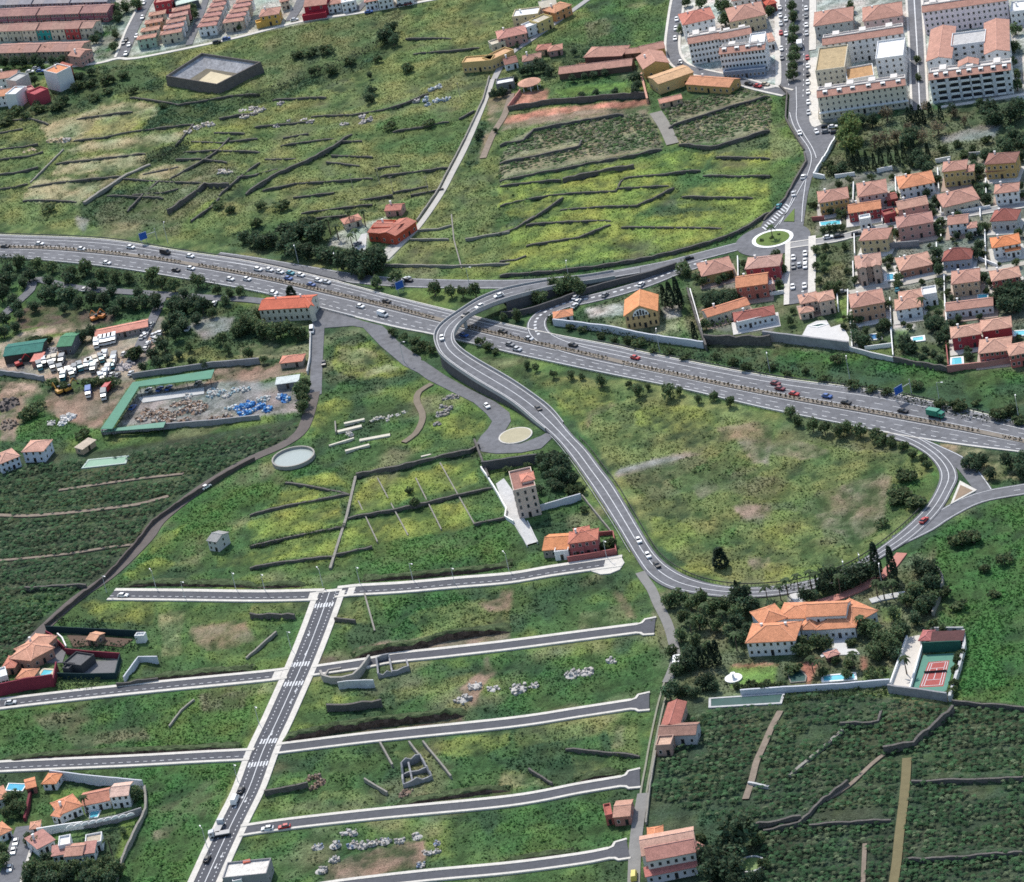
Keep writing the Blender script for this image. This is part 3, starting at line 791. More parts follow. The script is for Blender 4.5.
# ---------------------------------------------------------------- trees
def leafmesh(name, pts, size, cols, squash=1.0):
    """cloud of small bent leaf faces about pts; colours vary leaf by leaf"""
    n = len(pts)
    v = np.zeros((n, 4, 3)); d = rng.normal(size=(n, 3)); d[:, 2] = np.abs(d[:, 2]) + .5; d /= np.linalg.norm(d, axis=1)[:, None]
    a = np.cross(d, rng.normal(size=(n, 3))); a /= np.linalg.norm(a, axis=1)[:, None]
    b = np.cross(d, a)
    sz = size * rng.uniform(.6, 1.35, n)[:, None]
    c = np.asarray(pts)
    v[:, 0] = c - a * sz; v[:, 1] = c - b * sz * .7; v[:, 2] = c + a * sz; v[:, 3] = c + b * sz * .7
    v[:, [1, 3], :] -= (d * sz * .25)[:, None, :]
    return quads(name, v.reshape(-1, 3), np.asarray(cols), LEAF)
def quads(name, v, cols, m, n=4):
    me = bpy.data.meshes.new(name)
    nf = len(v) // n
    me.vertices.add(len(v)); me.vertices.foreach_set('co', np.ascontiguousarray(v, dtype=np.float32).ravel())
    me.loops.add(len(v)); me.loops.foreach_set('vertex_index', np.arange(len(v), dtype=np.int32))
    me.polygons.add(nf); me.polygons.foreach_set('loop_start', np.arange(nf, dtype=np.int32) * n)
    ca = me.color_attributes.new('Col', 'FLOAT_COLOR', 'CORNER')
    cc = np.ones((len(v), 4), dtype=np.float32); cc[:, :3] = np.repeat(cols, n, axis=0)
    ca.data.foreach_set('color', cc.ravel())
    me.materials.append(m); me.update(calc_edges=True)
    return me
def crown(seed, base, lobes, n, size, rz=1.0, top=1.0):
    g = np.random.default_rng(seed)
    cen = g.normal(size=(lobes, 3)); cen /= np.linalg.norm(cen, axis=1)[:, None]; cen *= g.uniform(.35, .62, lobes)[:, None]; cen[:, 2] *= rz * .8
    rad = g.uniform(.32, .55, lobes)
    k = g.integers(0, lobes, n)
    d = g.normal(size=(n, 3)); d /= np.linalg.norm(d, axis=1)[:, None]
    r = rad[k] * g.uniform(.55, 1.08, n)
    pts = cen[k] + d * r[:, None]; pts[:, 2] *= rz
    tone = g.uniform(.75, 1.3, lobes)[k] * g.uniform(.7, 1.35, n)
    cols = np.asarray(base)[None, :] * tone[:, None]
    cols[:, 0] *= g.uniform(.8, 1.35, n)
    return leafmesh('crown', pts, size, cols)
def _trunk(h0, h1, r):
    m = MB().tube((0, 0, h0), (0.03, .02, h1), r, r * .6, 7)
    for k in range(3):
        a = k * 2.1 + .4
        m.tube((0.02, .01, h1 * .75), (.35 * math.cos(a), .35 * math.sin(a), h1 + .35), r * .45, r * .2, 5)
    return m.mesh('trunk', BARK)
KG = (.040, .065, .030)
CR = {'round': [crown(s, (.112, .168, .080), 11, 700, .12) for s in (1, 2, 3, 4)],
      'dark': [crown(s, (.082, .132, .074), 10, 700, .12) for s in (5, 6, 7)],
      'light': [crown(s, (.14, .20, .075), 9, 600, .12) for s in (8, 9)],
      'bush': [crown(s, (.096, .142, .066), 7, 380, .16, .7) for s in (10, 11, 12)],
      'dry': [crown(s, (.17, .155, .10), 8, 360, .10) for s in (13, 14)],
      'pine': [crown(s, (.026, .042, .024), 12, 620, .10, .75) for s in (15, 16)]}
TR = {k: _trunk(-.9, -.1, .09) for k in CR}
def _cyp():
    g = np.random.default_rng(3); n = 420
    z = g.uniform(0, 1, n); r = .16 * np.sqrt(np.clip(np.minimum(z * 6 + .25, 1) * (1.02 - z), 0, 1)); a = g.uniform(0, 6.283, n)
    pts = np.stack([r * np.cos(a), r * np.sin(a), z], 1)
    return leafmesh('crown', pts, .045, np.array([(.036, .060, .038)]) * g.uniform(.7, 1.4, n)[:, None])
CYP = _cyp(); CYT = MB().tube((0, 0, -.06), (0, 0, .3), .035, .02, 7).mesh('trunk', BARK)
def _palm(fr=15, base=(.075, .115, .052), droop=1.0, seed=0, lo=-.35, wd=.17):
    g = np.random.default_rng(seed); V, C = [], []
    for k in range(fr):
        a = k * 2.4 + g.uniform(-.2, .2); el = g.uniform(lo, 1.2); L = g.uniform(.85, 1.05)
        prev = None
        for i in range(6):
            t = i / 5
            x = L * t * math.cos(el * (1 - t * .3)); z = L * t * math.sin(el) * .55 - droop * .55 * t * t
            wdt = wd * math.sin(math.pi * min(1, .15 + t * .85)) + .02
            c = np.array([x * math.cos(a), x * math.sin(a), z]); n = np.array([-math.sin(a), math.cos(a), 0]) * wdt
            cur = (c + n + [0, 0, -.03], c - n + [0, 0, -.03])
            if prev is not None:
                V += [prev[0], prev[1], cur[1], cur[0]]; C.append(np.array(base) * g.uniform(.7, 1.4))
            prev = cur
    return quads('crown', np.array(V), np.array(C), LEAF)
PALM = [_palm(seed=s) for s in (1, 2)]
PT = MB().tube((0, 0, -.08), (.02, 0, .55), .045, .03, 8).tube((.02, 0, .55), (.02, .01, 1.0), .03, .035, 8).mesh('trunk', BARK)
BAN = [_palm(8, b, .95, s, .15, .14) for s, b in ((3, (.046, .112, .046)), (4, (.062, .132, .056)), (5, (.032, .084, .038)), (6, (.125, .165, .090)), (7, (.040, .098, .042)))]
def tree(kind, p, h, label, group=None, name=None, cat='tree', wide=1.0, at_base=False):
    """p: crown centre point; h: height in metres"""
    zc = 0 if at_base else h * .52
    g = G(p[0], p[1], zc)
    a = random.uniform(0, 6.28)
    if kind == 'palm':
        r = thing(name or 'palm_tree', label, cat, (g[0], g[1], 0), a, group)
        th = h * .85
        link('trunk', PT, r, (0, 0, 0), 0, (max(th, 5) * .9, max(th, 5) * .9, th))
        link('crown', random.choice(PALM), r, (.02 * th, 0, th), 0, (2.6 * wide,) * 3)
    elif kind == 'cypress':
        r = thing(name or 'cypress_tree', label, cat, (g[0], g[1], 0), a, group)
        link('trunk', CYT, r, (0, 0, 0), 0, (h * .8,) * 3); link('crown', CYP, r, (0, 0, h * .05), 0, (h * .85 * wide, h * .85 * wide, h * .95))
    elif kind == 'bush':
        r = thing(name or 'bush', label, 'bush', (g[0], g[1], 0), a, group)
        R_ = h * .62 * wide
        link('stem', TR['bush'], r, (0, 0, h * .45), 0, (R_, R_, h * .6)); link('crown', random.choice(CR['bush']), r, (0, 0, h * .46), 0, (R_, R_, h * .75))
    else:
        r = thing(name or {'round': 'leafy_tree', 'dark': 'dense_tree', 'light': 'tall_tree', 'dry': 'bare_tree', 'pine': 'pine_tree'}[kind], label, cat, (g[0], g[1], 0), a, group)
        R_ = h * .52 * wide
        link('trunk', TR[kind], r, (0, 0, h * .52), 0, (R_, R_, h * .60)); link('crown', random.choice(CR[kind]), r, (0, 0, h * .50), 0, (R_, R_, h * .54))
    return r
def trees(kind, t, s, desc, place, group=None, name=None, wide=1.0, order='the left'):
    """s: 'x,y,height ...' in tile t; labels count them off from one end"""
    q = P(t, s)
    q.sort(key=(lambda p: p[0]) if 'left' in order else (lambda p: p[1]))
    one = len(q) == 1
    for i, p in enumerate(q):
        lb = f'{desc} {place}' if one else f'{desc}, {nth(i)} from {order} {place}'
        tree(kind, p, p[2], lb, group, name, wide=wide * random.uniform(.88, 1.15))
def line_pts(a, b, n, h0, h1, j=3):
    return ' '.join('%.1f,%.1f,%.1f' % (a[0] + (b[0] - a[0]) * i / max(n - 1, 1) + random.uniform(-j, j), a[1] + (b[1] - a[1]) * i / max(n - 1, 1) + random.uniform(-j, j), random.uniform(h0, h1)) for i in range(n))
# ---------------------------------------------------------------- walls
def wall(t, s, h, w, m, label, name='stone_wall', cat='wall', group=None, closed=False, step=2.5, rough=.18, sm=False):
    if m is STONE: rough = max(rough, .22)
    """masonry wall along a line of ground points, top slightly uneven"""
    pts = [V3(p) for p in P(t, s)]
    if closed: pts.append(pts[0].copy())
    if sm: pts = smooth(pts, step)
    else:
        q = []
        for a, b in zip(pts, pts[1:]):
            n = max(1, int((b - a).length / step)); q += [a.lerp(b, i / n) for i in range(n)]
        pts = q + [pts[-1]]
    if m is STONE and name == 'stone_wall':
        for a_, n_ in zip(pts, normals(pts)):
            for _ in range(5):
                o_ = n_ * random.uniform(-1.6, 1.6); EXTRA.append((a_.x + o_.x + random.uniform(-1.2, 1.2), a_.y + o_.y + random.uniform(-1, 1)))
    if m is STONE and name == 'stone_wall' and h < 2.6: STEP.append(([(p.x, p.y) for p in pts], h))
    A, B = offset(pts, w / 2), offset(pts, -w / 2)
    tz = [h * (1 + random.uniform(-rough, rough * .5)) for _ in pts]
    if closed: tz[-1] = tz[0]
    elif m is STONE and len(tz) > 10 and h < 1.7:
        for i_, k_ in ((0, .55), (-1, .55)): tz[i_] *= k_
    up = lambda L: [p + Vector((0, 0, z)) for p, z in zip(L, tz)]
    dn = lambda L: [p + Vector((0, 0, -.7)) for p in L]
    mb = MB()
    mb.strip(up(B), up(A)); mb.strip(up(A), dn(A)); mb.strip(dn(B), up(B))
    if not closed:
        for k in (0, -1): mb.face((up(A)[k], up(B)[k], dn(B)[k], dn(A)[k]) if k else (up(B)[k], up(A)[k], dn(A)[k], dn(B)[k]))
    o = mb.build(name, m)
    return tag(o, label, cat, group)
def walls(t, lines, h, w, m, desc, place, group=None, name='stone_wall', **k):
    L = [q.strip() for q in lines.strip().split('\n') if q.strip()]
    L.sort(key=lambda q: sum(p[1] for p in P(t, q)) / len(q.split()))
    for i, q in enumerate(L):
        wall(t, q, h, w, m, f'{desc}, {nth(i)} from the top {place}' if len(L) > 1 else f'{desc} {place}', name, group=group, **k)
def lamp(p, label, ang, h=7.5, arm=1.6, group='street lamps'):
    g = V3(p)
    r = thing('street_lamp', label, 'street lamp', g, ang, group)
    link('pole', LP[0], r, (0, 0, 0), 0, (1, 1, h)); link('arm', LP[1], r, (0, 0, h), 0, (arm, 1, 1)); link('lamp_head', LP[2], r, (arm, 0, h + .2))
LP = (MB().tube((0, 0, -.05), (0, 0, 1), .13, .075, 8).mesh('pole', mat('pole_grey', (.55, .56, .56), .5, .05)), MB().tube((0, 0, -.05), (1, 0, .2), .06, .05, 6).mesh('arm', METAL), MB().box(-.3, .6, -.2, .2, -.07, .1).mesh('lamp_head', WHITE))
def pool(t, s, label, rim=.9, m=None, cop=None):
    """swimming pool: coping ring round sunken water"""
    pl = [V3(p, .36) for p in P(t, s)]
    ar = sum(a.x * b.y - b.x * a.y for a, b in zip(pl, pl[1:] + pl[:1]))
    if ar < 0: pl.reverse()
    c = sum(pl, Vector()) / len(pl)
    out = []
    for i_ in range(len(pl)):
        e0, e1 = (pl[i_] - pl[i_ - 1]).normalized(), (pl[(i_ + 1) % len(pl)] - pl[i_]).normalized()
        nb = Vector((e0.y + e1.y, -e0.x - e1.x, 0)).normalized(); out.append(pl[i_] + nb * rim * 1.15)
    cm = MB(); n = len(pl)
    for k in range(n):
        a, b, e, f = pl[k], pl[(k + 1) % n], out[(k + 1) % n], out[k]
        cm.face((f, e, b, a)); lo = Vector((0, 0, -.6))
        cm.face((f + lo, e + lo, e, f)); cm.face((a, b, b + lo * .5, a + lo * .5))
    r = thing('swimming_pool', label, 'swimming pool', (c.x, c.y, 0))
    for mb_, nm, mm in ((cm, 'coping', cop or WHITE), (MB().prism([(p.x, p.y) for p in pl], -.3, .22), 'water', m or POOL)):
        mb_.v = [(v[0] - c.x, v[1] - c.y, v[2]) for v in mb_.v]
        mb_.build(nm, mm, r)
    FLAT.append(([(p.x, p.y) for p in out], None))
    return r
def dormers(root, put, w, n, y, z, m=None):
    for i in range(n):
        x = w * (i + .5) / n + random.uniform(-.6, .6)
        b = MB().prism([(-1.0, 0), (1.0, 0), (1.0, 1.9), (-1.0, 1.9)], -.6, 1.25); b.box(-.55, .55, -.06, .0, .25, 1.0, 1)
        link('dormer', b.mesh('dormer', [m or WHITE, GLASS]), put.roof, (x, y + random.uniform(-.3, .3), z))
def balconies(put, w, xs, fl, h, bw=3.4):
    for k in range(fl):
        for x in xs:
            b = MB().box(-bw / 2, bw / 2, -.09, .02, .1, 2.0, 0).box(-bw / 2 - .1, bw / 2 + .1, -1.1, -.95, 0, .85, 1).box(-bw / 2 - .1, bw / 2 + .1, -1.1, 0, -.15, .0, 1)  # flat dark panel stands in for the shade of the recess
            put('balcony', b.mesh('balcony', [GLASS, WHITE]), w * x, 0, h / fl * k + .5)
def heap(t, s, label, col, n=14, rad=2.0, sz=(.3, 1.1), name='rubble_heap', cat='rubble', cols=None):
    """heap of angular lumps"""
    p = P(t, s)[0]; g = G(p[0], p[1]); mb = MB()
    cl = cols or [col]
    mb.tube((0, 0, -.4), (0, 0, rad * .12), rad * 1.05, rad * .45, 11)
    for k in range(n):
        a, r = random.uniform(0, 6.28), rad * math.sqrt(random.random())
        x, y, q = r * math.cos(a), r * math.sin(a), random.uniform(*sz)
        z = max(0, (1 - r / rad)) * rad * .35 * random.random()
        poly = [(x + q * random.uniform(.6, 1.2) * math.cos(b) * .6, y + q * random.uniform(.6, 1.2) * math.sin(b) * .6) for b in [i * 2 * math.pi / 5 + a for i in range(5)]]
        mb.prism(poly, z - .4, [z + q * random.uniform(.3, .8) for _ in poly], k % len(cl))
    o = mb.build(name, [mat('lump_%02d%02d%02d' % tuple(int(v * 99) for v in c), c, .9, .35, 1.0) for c in cl], None, (g[0], g[1], 0))
    return tag(o, label, cat)
# ================================================================ BUILDINGS
OR_, PK, DR, BR, FA = (.62, .265, .14), (.46, .245, .185), (.33, .11, .085), (.27, .13, .10), (.53, .30, .22)
WH, CRM, GY, OC, PI, RD, TN = (.74, .74, .73), (.58, .53, .42), (.47, .46, .45), (.50, .33, .13), (.50, .29, .25), (.30, .055, .06), (.48, .35, .24)
ES = 'villas of the hillside estate'
# --- estate east of the roundabout
house('H0', '165,535 410,492', 11, 6, 'ochre two storey villa with broad hipped pink roof at the avenue corner', 'hip', OC, PK, 'villa', 'villa', ES, nw=6)
house('H0', '500,482 738,442', 13, 6, 'grey walled villa with a large hipped pink roof behind the low orange roofed house', 'hip', GY, PK, 'villa', 'villa', ES, nw=4)
house('H0', '415,622 690,580', 8, 4.6, 'dark red villa under a bright orange roof facing the estate street', 'gx', RD, OR_, 'villa', 'villa', ES, nw=5, wings=[dict(ab='510,690 605,672', h=4.2, d=4, roof='flat', wc=WH, rc=WH, nw=2, fl=1)])
house('P', '900,188.5 934,182', 12, 5, 'white walled villa with the brightest orange hipped roof of the estate', 'hip', WH, OR_, 'villa', 'villa', ES, nw=5)
house('P', '898.5,209.5 928,203.5', 8, 5.6, 'pink villa with a faded orange roof below the white one', 'gx', PI, FA, 'villa', 'villa', ES, nw=3, wings=[dict(ab='898,213 912,210', h=3.6, d=5, roof='hip', wc=PI, rc=(.6, .33, .2), nw=2, fl=1)])
house('H0', '742,512 830,492', 6, 3.2, 'small red outbuilding between two villas', 'gx', RD, DR, 'outbuilding', 'outbuilding', None, nw=1, fl=1, chim=0)
house('H0', '720,655 820,630', 5, 3.4, 'dark red garage with white gate posts beside the estate street', 'flat', RD, DR, 'garage', 'garage', None, nw=1, fl=1, chim=0)
house('H1', '332,268 525,245', 9, 7.4, 'tall yellow and ochre villa with a pink hipped roof under the hedge', 'hip', (.50, .38, .17), PK, 'villa', 'villa', ES, nw=4, wings=[dict(ab='525,270 590,262', h=6, d=6, roof='hip', nw=2)])
house('H1', '695,205 945,188', 10, 7.2, 'ochre villa with a dark brownish roof and white chimneys, topmost of the estate', 'hip', OC, BR, 'villa', 'villa', ES, nw=5, wings=[dict(ab='700,270 860,255', h=3.8, d=5, roof='hip', nw=3, fl=1)])
house('H1', '340,572 640,500', 13, 4.2, 'broad low cream villa with the largest hipped pink roof of the estate', 'hip', CRM, PK, 'villa', 'villa', ES, nw=5, fl=1)
house('H1', '775,455 972,432', 8, 5.6, 'white villa with blue awnings and pink roof', 'hip', WH, PK, 'villa', 'villa', ES, nw=4, wings=[dict(ab='890,455 970,445', h=4.8, d=3, roof='flat', nw=2, wc=(.12, .2, .38), rc=WH)])
house('H1', '742,690 955,678', 9, 4.6, 'grey villa with steep dark red roof and two white dormers', 'hip', GY, DR, 'villa', 'villa', ES, nw=4, fl=1, rise=3)
house('H1', '375,722 545,702', 8, 5, 'pale villa with two pink gables above a leafy garden', 'gx', WH, PK, 'villa', 'villa', ES, nw=3, wings=[dict(ab='545,752 615,742', h=4, d=5, roof='hip', nw=2, fl=1)])
house('P', '898,227.5 932.5,221.5', 10, 6.4, 'rose pink villa with dark arched openings above a grey wall', 'hip', PI, (.42, .22, .18), 'villa', 'villa', ES, nw=4)
house('H2', '510,88 742,72', 10, 6.0, 'cream yellow villa with white terrace and pink roof beside the overgrown plot', 'hip', (.58, .47, .27), PK, 'villa', 'villa', ES, nw=4)
house('H2', '482,325 690,290', 11, 7.2, 'sandy pink villa with arched windows and several small gables above the lane', 'hip', (.46, .36, .30), (.46, .27, .21), 'villa', 'villa', ES, nw=4, fl=3, wings=[dict(ab='500,330 560,320', h=8, d=5, roof='gy', nw=1), dict(ab='620,310 680,300', h=8, d=5, roof='gy', nw=1)])
house('P', '900.5,270.5 931.5,264', 12, 3.6, 'low brownish villa with a broad pale pink roof behind shrubs', 'hip', (.35, .18, .13), FA, 'villa', 'villa', ES, nw=4, fl=1)
house('H3', '332,262 568,240', 8, 4.2, 'slate blue walled house with steep dark red roof and pale dormers', 'hip', (.30, .33, .40), DR, 'villa', 'villa', ES, nw=5, fl=1, rise=3.2)
house('H3', '758,150 988,110', 9, 5.2, 'white arcaded villa with bright orange roof at the right edge of the estate', 'hip', WH, (.68, .24, .10), 'villa', 'villa', ES, nw=4, wings=[dict(ab='870,180 990,160', h=3.4, d=4, roof='mono', nw=3, fl=1, rise=.8)])
house('H3', '410,460 638,430', 11, 6.0, 'tan villa with a pyramid pink roof beside the small blue pool', 'hip', TN, PK, 'villa', 'villa', ES, nw=4)
house('H3', '755,435 992,392', 9, 5.2, 'dark red villa with a pink roof above the big dark tree clump', 'hip', (.36, .10, .09), FA, 'villa', 'villa', ES, nw=4)
house('H3', '358,690 758,640', 7, 3.6, 'long low white bungalow with pink gabled roof below the tan villa', 'gx', WH, PK, 'bungalow', 'house', ES, nw=7, fl=1)
house('H2', '442,662 715,612', 12, 7.0, 'tall salmon villa with five dark upper windows above the walled garden', 'hip', (.52, .31, .20), PK, 'villa', 'villa', ES, nw=5)
house('P', '896,310 922,306', 9, 4.4, 'white villa with a long sloping pink roof beside a lone palm', 'hip', WH, FA, 'villa', 'villa', ES, nw=3, wings=[dict(ab='900,301 922,297.5', h=5.2, d=8, roof='hip', nw=1, fl=1), dict(ab='922.5,296.5 937,294', h=4.6, d=7, roof='flat', rc=WH, nw=2, fl=1)])
house('P', '801,303.5 818,300', 8, 5.0, 'pinkish villa with several small hipped roofs at the foot of the car lined street', 'hip', (.55, .44, .36), FA, 'villa', 'villa', ES, nw=3, wings=[dict(ab='819,301.5 834,298.5', h=6.2, d=8, roof='hip', nw=2), dict(ab='800.5,313 813,310.5', h=3.2, d=5, roof='hip', nw=2, fl=1)])
house('H5', '600,282 768,256', 9, 5.6, 'dark red walled villa in two pale roofed blocks above the turquoise pool', 'hip', (.33, .05, .06), FA, 'villa', 'villa', ES, nw=2, wings=[dict(ab='778,242 948,216', h=5.6, d=9, roof='hip', nw=1)])
house('H5', '760,372 940,352', 11, 5.0, 'coral red villa with white window frames at the estate lower corner', 'hip', (.46, .13, .11), FA, 'villa', 'villa', ES, nw=6, wings=[dict(ab='942,385 1060,362', h=5.4, d=9, roof='hip', nw=4)])
house('H4', '190,308 452,248', 13, 4.0, 'ochre bungalow with a wide pink hipped roof below the connector road', 'hip', OC, PK, 'bungalow', 'house', ES, nw=3, fl=1)
house('H4', '560,246 842,216', 10, 6.4, 'dark red villa with pale pink roof just below the roundabout', 'hip', (.36, .08, .09), (.50, .30, .24), 'villa', 'villa', ES, nw=3)
house('H4', '478,405 745,368', 10, 6.2, 'brick red villa with the vivid orange roof above the long low house', 'gx', (.38, .13, .10), OR_, 'villa', 'villa', ES, nw=4, wings=[dict(ab='745,400 810,385', h=4, d=6, roof='flat', nw=2, fl=1, wc=PI, rc=WH)])
house('H4', '235,655 592,545', 7, 3.8, 'long narrow cream house with a single orange gabled roof', 'gx', CRM, (.60, .25, .14), 'long_house', 'house', ES, nw=6, fl=1)
house('H4', '470,695 805,632', 8, 3.8, 'white terraced villa with dark brownish red roof above the stone wall', 'hip', WH, DR, 'villa', 'villa', ES, nw=6, fl=1, wings=[dict(ab='490,715 700,665', h=3.2, d=3, roof='flat', rc=WH, nw=5, fl=1)])
# church-like house by the on-ramp
root, put, w = house('L6', '740,338 905,312', 15, 6.4, 'ochre gabled mansion with orange roof and arched white window above the motorway', 'gy', (.55, .38, .19), (.68, .29, .13), 'mansion', 'mansion', None, nw=6, fl=2, rise=3.6, chim=0, ww=.8, wh=1.8, frame='b')
fan = MB().prism([(w / 2 - 3.2, 0), (w / 2 + 3.2, 0)] + [(w / 2 + 3.2 * math.cos(a), 3.0 * math.sin(a)) for a in [i * math.pi / 10 for i in range(1, 10)]], 0, .25)
fan.v = [(x, -z - .02, 5.6 + y) for x, y, z in fan.v]
put('arched_window', fan.mesh('arched_window', WHITE))
for a in range(5):
    g = MB().box(w / 2 - 2.6 + a * 1.1, w / 2 - 1.8 + a * 1.1, -.32, -.2, 5.8, 5.8 + (1.0, 1.9, 2.3, 1.9, 1.0)[a])
    put('arch_pane', g.mesh('arch_pane', GLASS))
house('L6', '380,350 472,332', 6, 2.8, 'small white hut with an orange roof at the tip of the mansion plot', 'hip', WH, OR_, 'hut', 'hut', None, nw=2, fl=1, chim=0)
# --- apartments
AP = 'apartment blocks of the upper town'
house('H6', '145,345 405,300', 11, 10.5, 'long pale grey apartment wing with a pink tiled strip roof beside the curved street', 'strip', (.76, .76, .75), PK, 'apartment_block', 'apartments', AP, nw=9, fl=4, chim=0, rise=1.4)
root, put, w = house('H6', '390,425 745,385', 9, 10.5, 'pale grey apartment block with bowed pink roof edge above the vine terraces', 'strip', (.78, .78, .77), PK, 'apartment_block', 'apartments', AP, nw=13, fl=4, chim=0, rise=1.3, wings=[dict(ab='620,370 745,352', h=11.5, d=14, roof='flat', rc=WH, wc=WH, nw=4, fl=4, wins=False), dict(ab='400,310 640,262', h=11, d=8, roof='strip', nw=8, fl=4, rise=1.2, wc=(.6, .6, .6)), dict(ab='420,580 745,548', h=3.2, d=3, roof='flat', wc=(.2, .25, .33), rc=GY, nw=10, fl=1)])
dormers(root, put, w, 4, 1.4, 10.9)
house('H6', '105,195 348,140', 14, 8.5, 'white apartment house with a steep red hipped roof behind the grey wing', 'hip', WH, (.50, .19, .14), 'apartment_block', 'apartments', AP, nw=5, fl=3, chim=2)
house('H6', '478,170 748,112', 17, 7, 'tan apartment house with wide pink roof and white skylights', 'hip', (.50, .42, .28), PK, 'apartment_block', 'apartments', AP, nw=6, fl=2, chim=2)
house('H6', '490,5 748,-40', 12, 7, 'pale apartment house cut by the upper edge beside the avenue', 'hip', WH, PK, 'apartment_block', 'apartments', AP, nw=5, fl=2)
root, put, w = house('H7', '80,445 480,388', 10, 10.5, 'cream courtyard apartment block with white arcaded base and pink strip roofs', 'strip', (.72, .65, .52), PK, 'apartment_block', 'apartments', AP, nw=15, fl=4, chim=0, rise=1.5, ww=.8,
      wings=[dict(ab='70,330 205,312', h=10.5, d=26, roof='flat', wc=CRM, rc=(.42, .32, .18), nw=5, fl=4, sw=4), dict(ab='345,275 472,258', h=10.5, d=20, roof='flat', wc=WH, rc=WH, nw=4, fl=4, sw=4),
             dict(ab='105,205 470,150', h=10.5, d=10, roof='strip', wc=WH, rc=PK, nw=12, fl=4, rise=1.4), dict(ab='215,372 340,350', h=7, d=14, roof='flat', wc=WH, rc=(.45, .26, .12), nw=3, fl=2)])
dormers(root, put, w, 6, 1.4, 10.9)
put('arcade', MB().box(-.4, w + .4, -1.2, 0, 3.0, 3.5).mesh('arcade', WHITE))
root, put, w = house('H7', '590,365 962,318', 11, 11, 'grey symmetrical apartment block with dark balconies and pink roofs round a court', 'strip', (.70, .70, .70), PK, 'apartment_block', 'apartments', AP, nw=14, fl=4, chim=0, rise=2.2, ww=1.2,
      wings=[dict(ab='580,280 690,266', h=11, d=36, roof='gy', nw=3, fl=4, rise=1.5, sw=6), dict(ab='845,248 955,232', h=11, d=36, roof='gy', nw=3, fl=4, rise=1.5, sw=6), dict(ab='690,215 845,195', h=11, d=14, roof='flat', rc=GY, nw=4, fl=4, ww=1.5), dict(ab='725,305 812,293', h=12.5, d=6, roof='gy', nw=2, fl=4, rise=1.6)])
balconies(put, w, (.14, .30, .44, .56, .70, .86), 4, 11); dormers(root, put, w, 7, 1.4, 11.4)
house('H7', '560,55 945,0', 12, 11, 'pale grey apartment slab with ribbed facade at the upper right edge', 'strip', (.78, .67, .69), PK, 'apartment_block', 'apartments', AP, nw=16, fl=4, chim=0, rise=1.6)
house('H7', '65,118 238,92', 16, 6.5, 'apartment house with salmon hipped roof nearest the avenue trees', 'hip', (.42, .42, .40), PK, 'apartment_block', 'apartments', AP, nw=5, fl=2)
house('H7', '290,96 465,68', 16, 6.5, 'apartment house with salmon hipped roof and rose walls beside the narrow street', 'hip', (.55, .40, .38), PK, 'apartment_block', 'apartments', AP, nw=5, fl=2)
house('H7', '960,60 1060,48', 12, 6, 'low pale house beyond the ribbed apartment slab', 'flat', WH, WH, 'apartment_block', 'apartments', AP, nw=4, fl=2)
house('H6', '765,330 820,318', 10, 4, 'narrow orange roofed annex between tan apartments and avenue', 'hip', WH, FA, 'annex', 'annex', None, nw=2, fl=1, chim=0)
house('H6', '762,40 835,20', 7, 4.5, 'small red roofed pavilion at the upper end of the avenue', 'hip', RD, (.5, .1, .06), 'pavilion', 'pavilion', None, nw=2, fl=1, chim=0)
# --- hacienda and ochre buildings above the vines
house('A2', '600,318 732,272', 11, 5.2, 'ochre hall with plain yellow walls and flat orange roof in the middle of the hacienda', 'gx', (.56, .42, .20), (.58, .36, .2), 'hall', 'hall', None, nw=2, fl=1, chim=0, rise=1)
house('A2', '705,318 870,330', 9, 3.6, 'long ochre house with orange tiled roof beside the curved street', 'gx', OC, (.58, .27, .15), 'long_house', 'house', None, nw=7, fl=1)
house('A2', '606,392 690,372', 5, 2.8, 'low salmon roofed shed at the upper edge of the vines', 'gx', TN, (.62, .31, .22), 'shed', 'shed', None, nw=3, fl=1, chim=0)
house('A2', '545,262 640,238', 16, 5, 'ochre house under a pair of long pink roofs beside the street bend', 'gy', OC, PK, 'house', 'house', None, nw=2, fl=1)
house('A2', '535,200 625,180', 8, 4.4, 'ochre barn with faded pink roof at the upper street', 'gx', OC, PK, 'barn', 'barn', None, nw=2, fl=1, chim=0)
house('K3', '655,278 835,270', 11, 3.6, 'open sided hacienda pavilion with dark shade under a pink hipped roof', 'hip', (.10, .07, .06), PK, 'pavilion', 'pavilion', None, nw=0, fl=1, chim=0, wins=False)  # closed walls, coloured dark to stand in for the shade under the roof
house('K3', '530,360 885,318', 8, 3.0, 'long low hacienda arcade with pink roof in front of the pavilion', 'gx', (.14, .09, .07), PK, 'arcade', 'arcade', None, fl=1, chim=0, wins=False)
house('K3', '850,262 925,255', 6, 3.0, 'short pink roofed wing linking pavilion and ochre barn', 'gx', (.2, .14, .1), PK, 'wing_house', 'house', None, nw=1, fl=1, chim=0)
house('K3', '420,245 480,238', 6, 3, 'small house with dark pink roof among garden trees', 'hip', TN, (.42, .18, .13), 'house', 'house', None, nw=2, fl=1, chim=0)
house('K3', '480,250 545,238', 6, 3, 'small brick red cottage beside the white cistern', 'hip', PI, (.5, .25, .18), 'cottage', 'cottage', None, nw=2, fl=1, chim=0)
house('K3', '268,315 330,300', 8, 3.2, 'dark roofed cottage with white gable beside the hillside lane', 'gx', WH, BR, 'cottage', 'cottage', None, nw=2, fl=1)
house('K3', '355,300 440,285', 7, 3, 'pale cottage with brownish roof behind the lane trees', 'hip', CRM, (.36, .2, .15), 'cottage', 'cottage', None, nw=2, fl=1)
